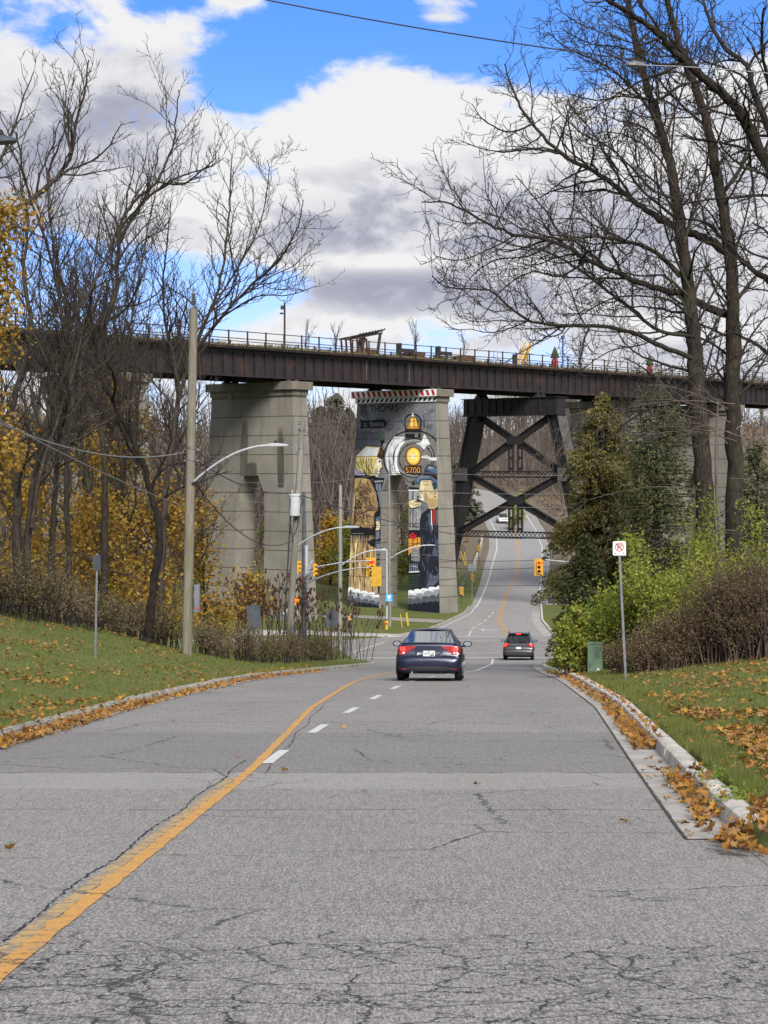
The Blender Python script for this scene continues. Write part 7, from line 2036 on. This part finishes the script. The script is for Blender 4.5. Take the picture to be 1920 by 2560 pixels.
sets = [scatter_leaves(8000,1,14.6,48,.5,6.0,.07,.14,.35,patch=1.6), scatter_leaves(8500,1,14.6,30,.7,5.2,.07,.15,.4,patch=1.2), scatter_leaves(1500,1,18,70,.2,6,.06,.12,.35),
        scatter_leaves(1250,1,24,68,-.30,.03,.06,.13,.75,.04), scatter_leaves(700,1,15.5,24.5,-.24,.03,.07,.14,.7,.045,patch=2.0), scatter_leaves(260,1,13.2,14.3,-.25,.6,.08,.15,.8,.07), scatter_leaves(60,1,14,24,-.4,0,.06,.11,.4), scatter_leaves(260,1,13.6,15.6,.2,1.6,.08,.15,.5,.03)]
v, f = join(sets); tag(mesh_np('fallen_leaves', v, f, FALL), 'orange and brown leaves strewn over the right verge and gutter', kind='stuff')
sets = [scatter_leaves(2200,-1,24,72,-.42,.02,.06,.13,.7,.045,wpow=.6), scatter_leaves(8000,-1,24,60,.4,7.0,.07,.14,.35,patch=2.6), scatter_leaves(700,-1,28,80,.3,6.0,.05,.10,.3)]
v, f = join(sets); tag(mesh_np('fallen_leaves', v, f, FALL), 'orange leaves in the left gutter and across the left lawn', kind='stuff')
# a few loose leaves on the asphalt
pts = [(-3.9,17.6),(-1.05,20.7),(-1.7,22.8),(-.6,29.0),(.9,19.0),(1.9,15.5),(-2.6,13.6)]
p = np.array([(x,y,float(zr(y))+.012) for x,y in pts]); v, f = leafpile(p, np.full(len(p),.11), np.full(len(p),.35), np.full(len(p),1.2))
tag(mesh_np('fallen_leaves', v, f, FALL), kind='stuff')
# dark green weeds hanging over the kerb
def weed_tuft(name, label, y, off, seed):
    r = np.random.default_rng(seed); n = 420; x = float(kr(y))+off
    c = np.array([x,y,float(zr(y))+.17])+r.normal(0,1,(n,3))*[.10,.16,.035]; V, F = leaves(c, .035, r, .5, .1)
    root = thing(name, label, 'weed', (x,y,float(zr(y))+.15), 'weeds on the right kerb'); mesh_np('foliage', V, F, LEAFG, root)
weed_tuft('weed_tuft','dark green weed tuft lapping over the kerb, farther of two',18.0,.16,1)
weed_tuft('weed_tuft','dark green weed tuft lapping over the kerb, nearer of two',15.9,.20,2)
# raised cracks and torn patch beside the yellow line
def ragged(name, fx, y0, y1, w, mat, seed, dz=.004):
    r = random.Random(seed); ys = np.arange(y0, y1, .06); V=[]
    for y in ys:
        x = float(fx(y))+r.gauss(0,w*.25); ww = w*r.uniform(.1,.8)*(1 if r.random() > .12 else .15); V += [(x-ww/2,y,float(zr(y))+dz),(x+ww/2,y,float(zr(y))+dz)]
    tag(mesh_np(name, V, [(2*i,2*i+1,2*i+3,2*i+2) for i in range(len(ys)-1)], mat), kind='structure')
TAR = pmat('crack_dark', (.020,.019,.019), .95, .3, 8)
ragged('road_crack', lambda y: yc(y)-.19+.02*math.sin(y*2), 6.5, 22.5, .028, TAR, 4)
ragged('road_crack', lambda y: yc(y)+.16+.03*math.sin(y*1.3), 20.5, 40, .022, TAR, 6)
OLDY = paint('old_yellow_paint', (.40,.27,.10), 1.3)
v, f = stripe(lambda y: yc(y)-.10, 6.5, 20.5, .09, .0045); tag(mesh_np('yellow_line', v, f, OLDY), 'older faded yellow line beside the fresh one', kind='structure')
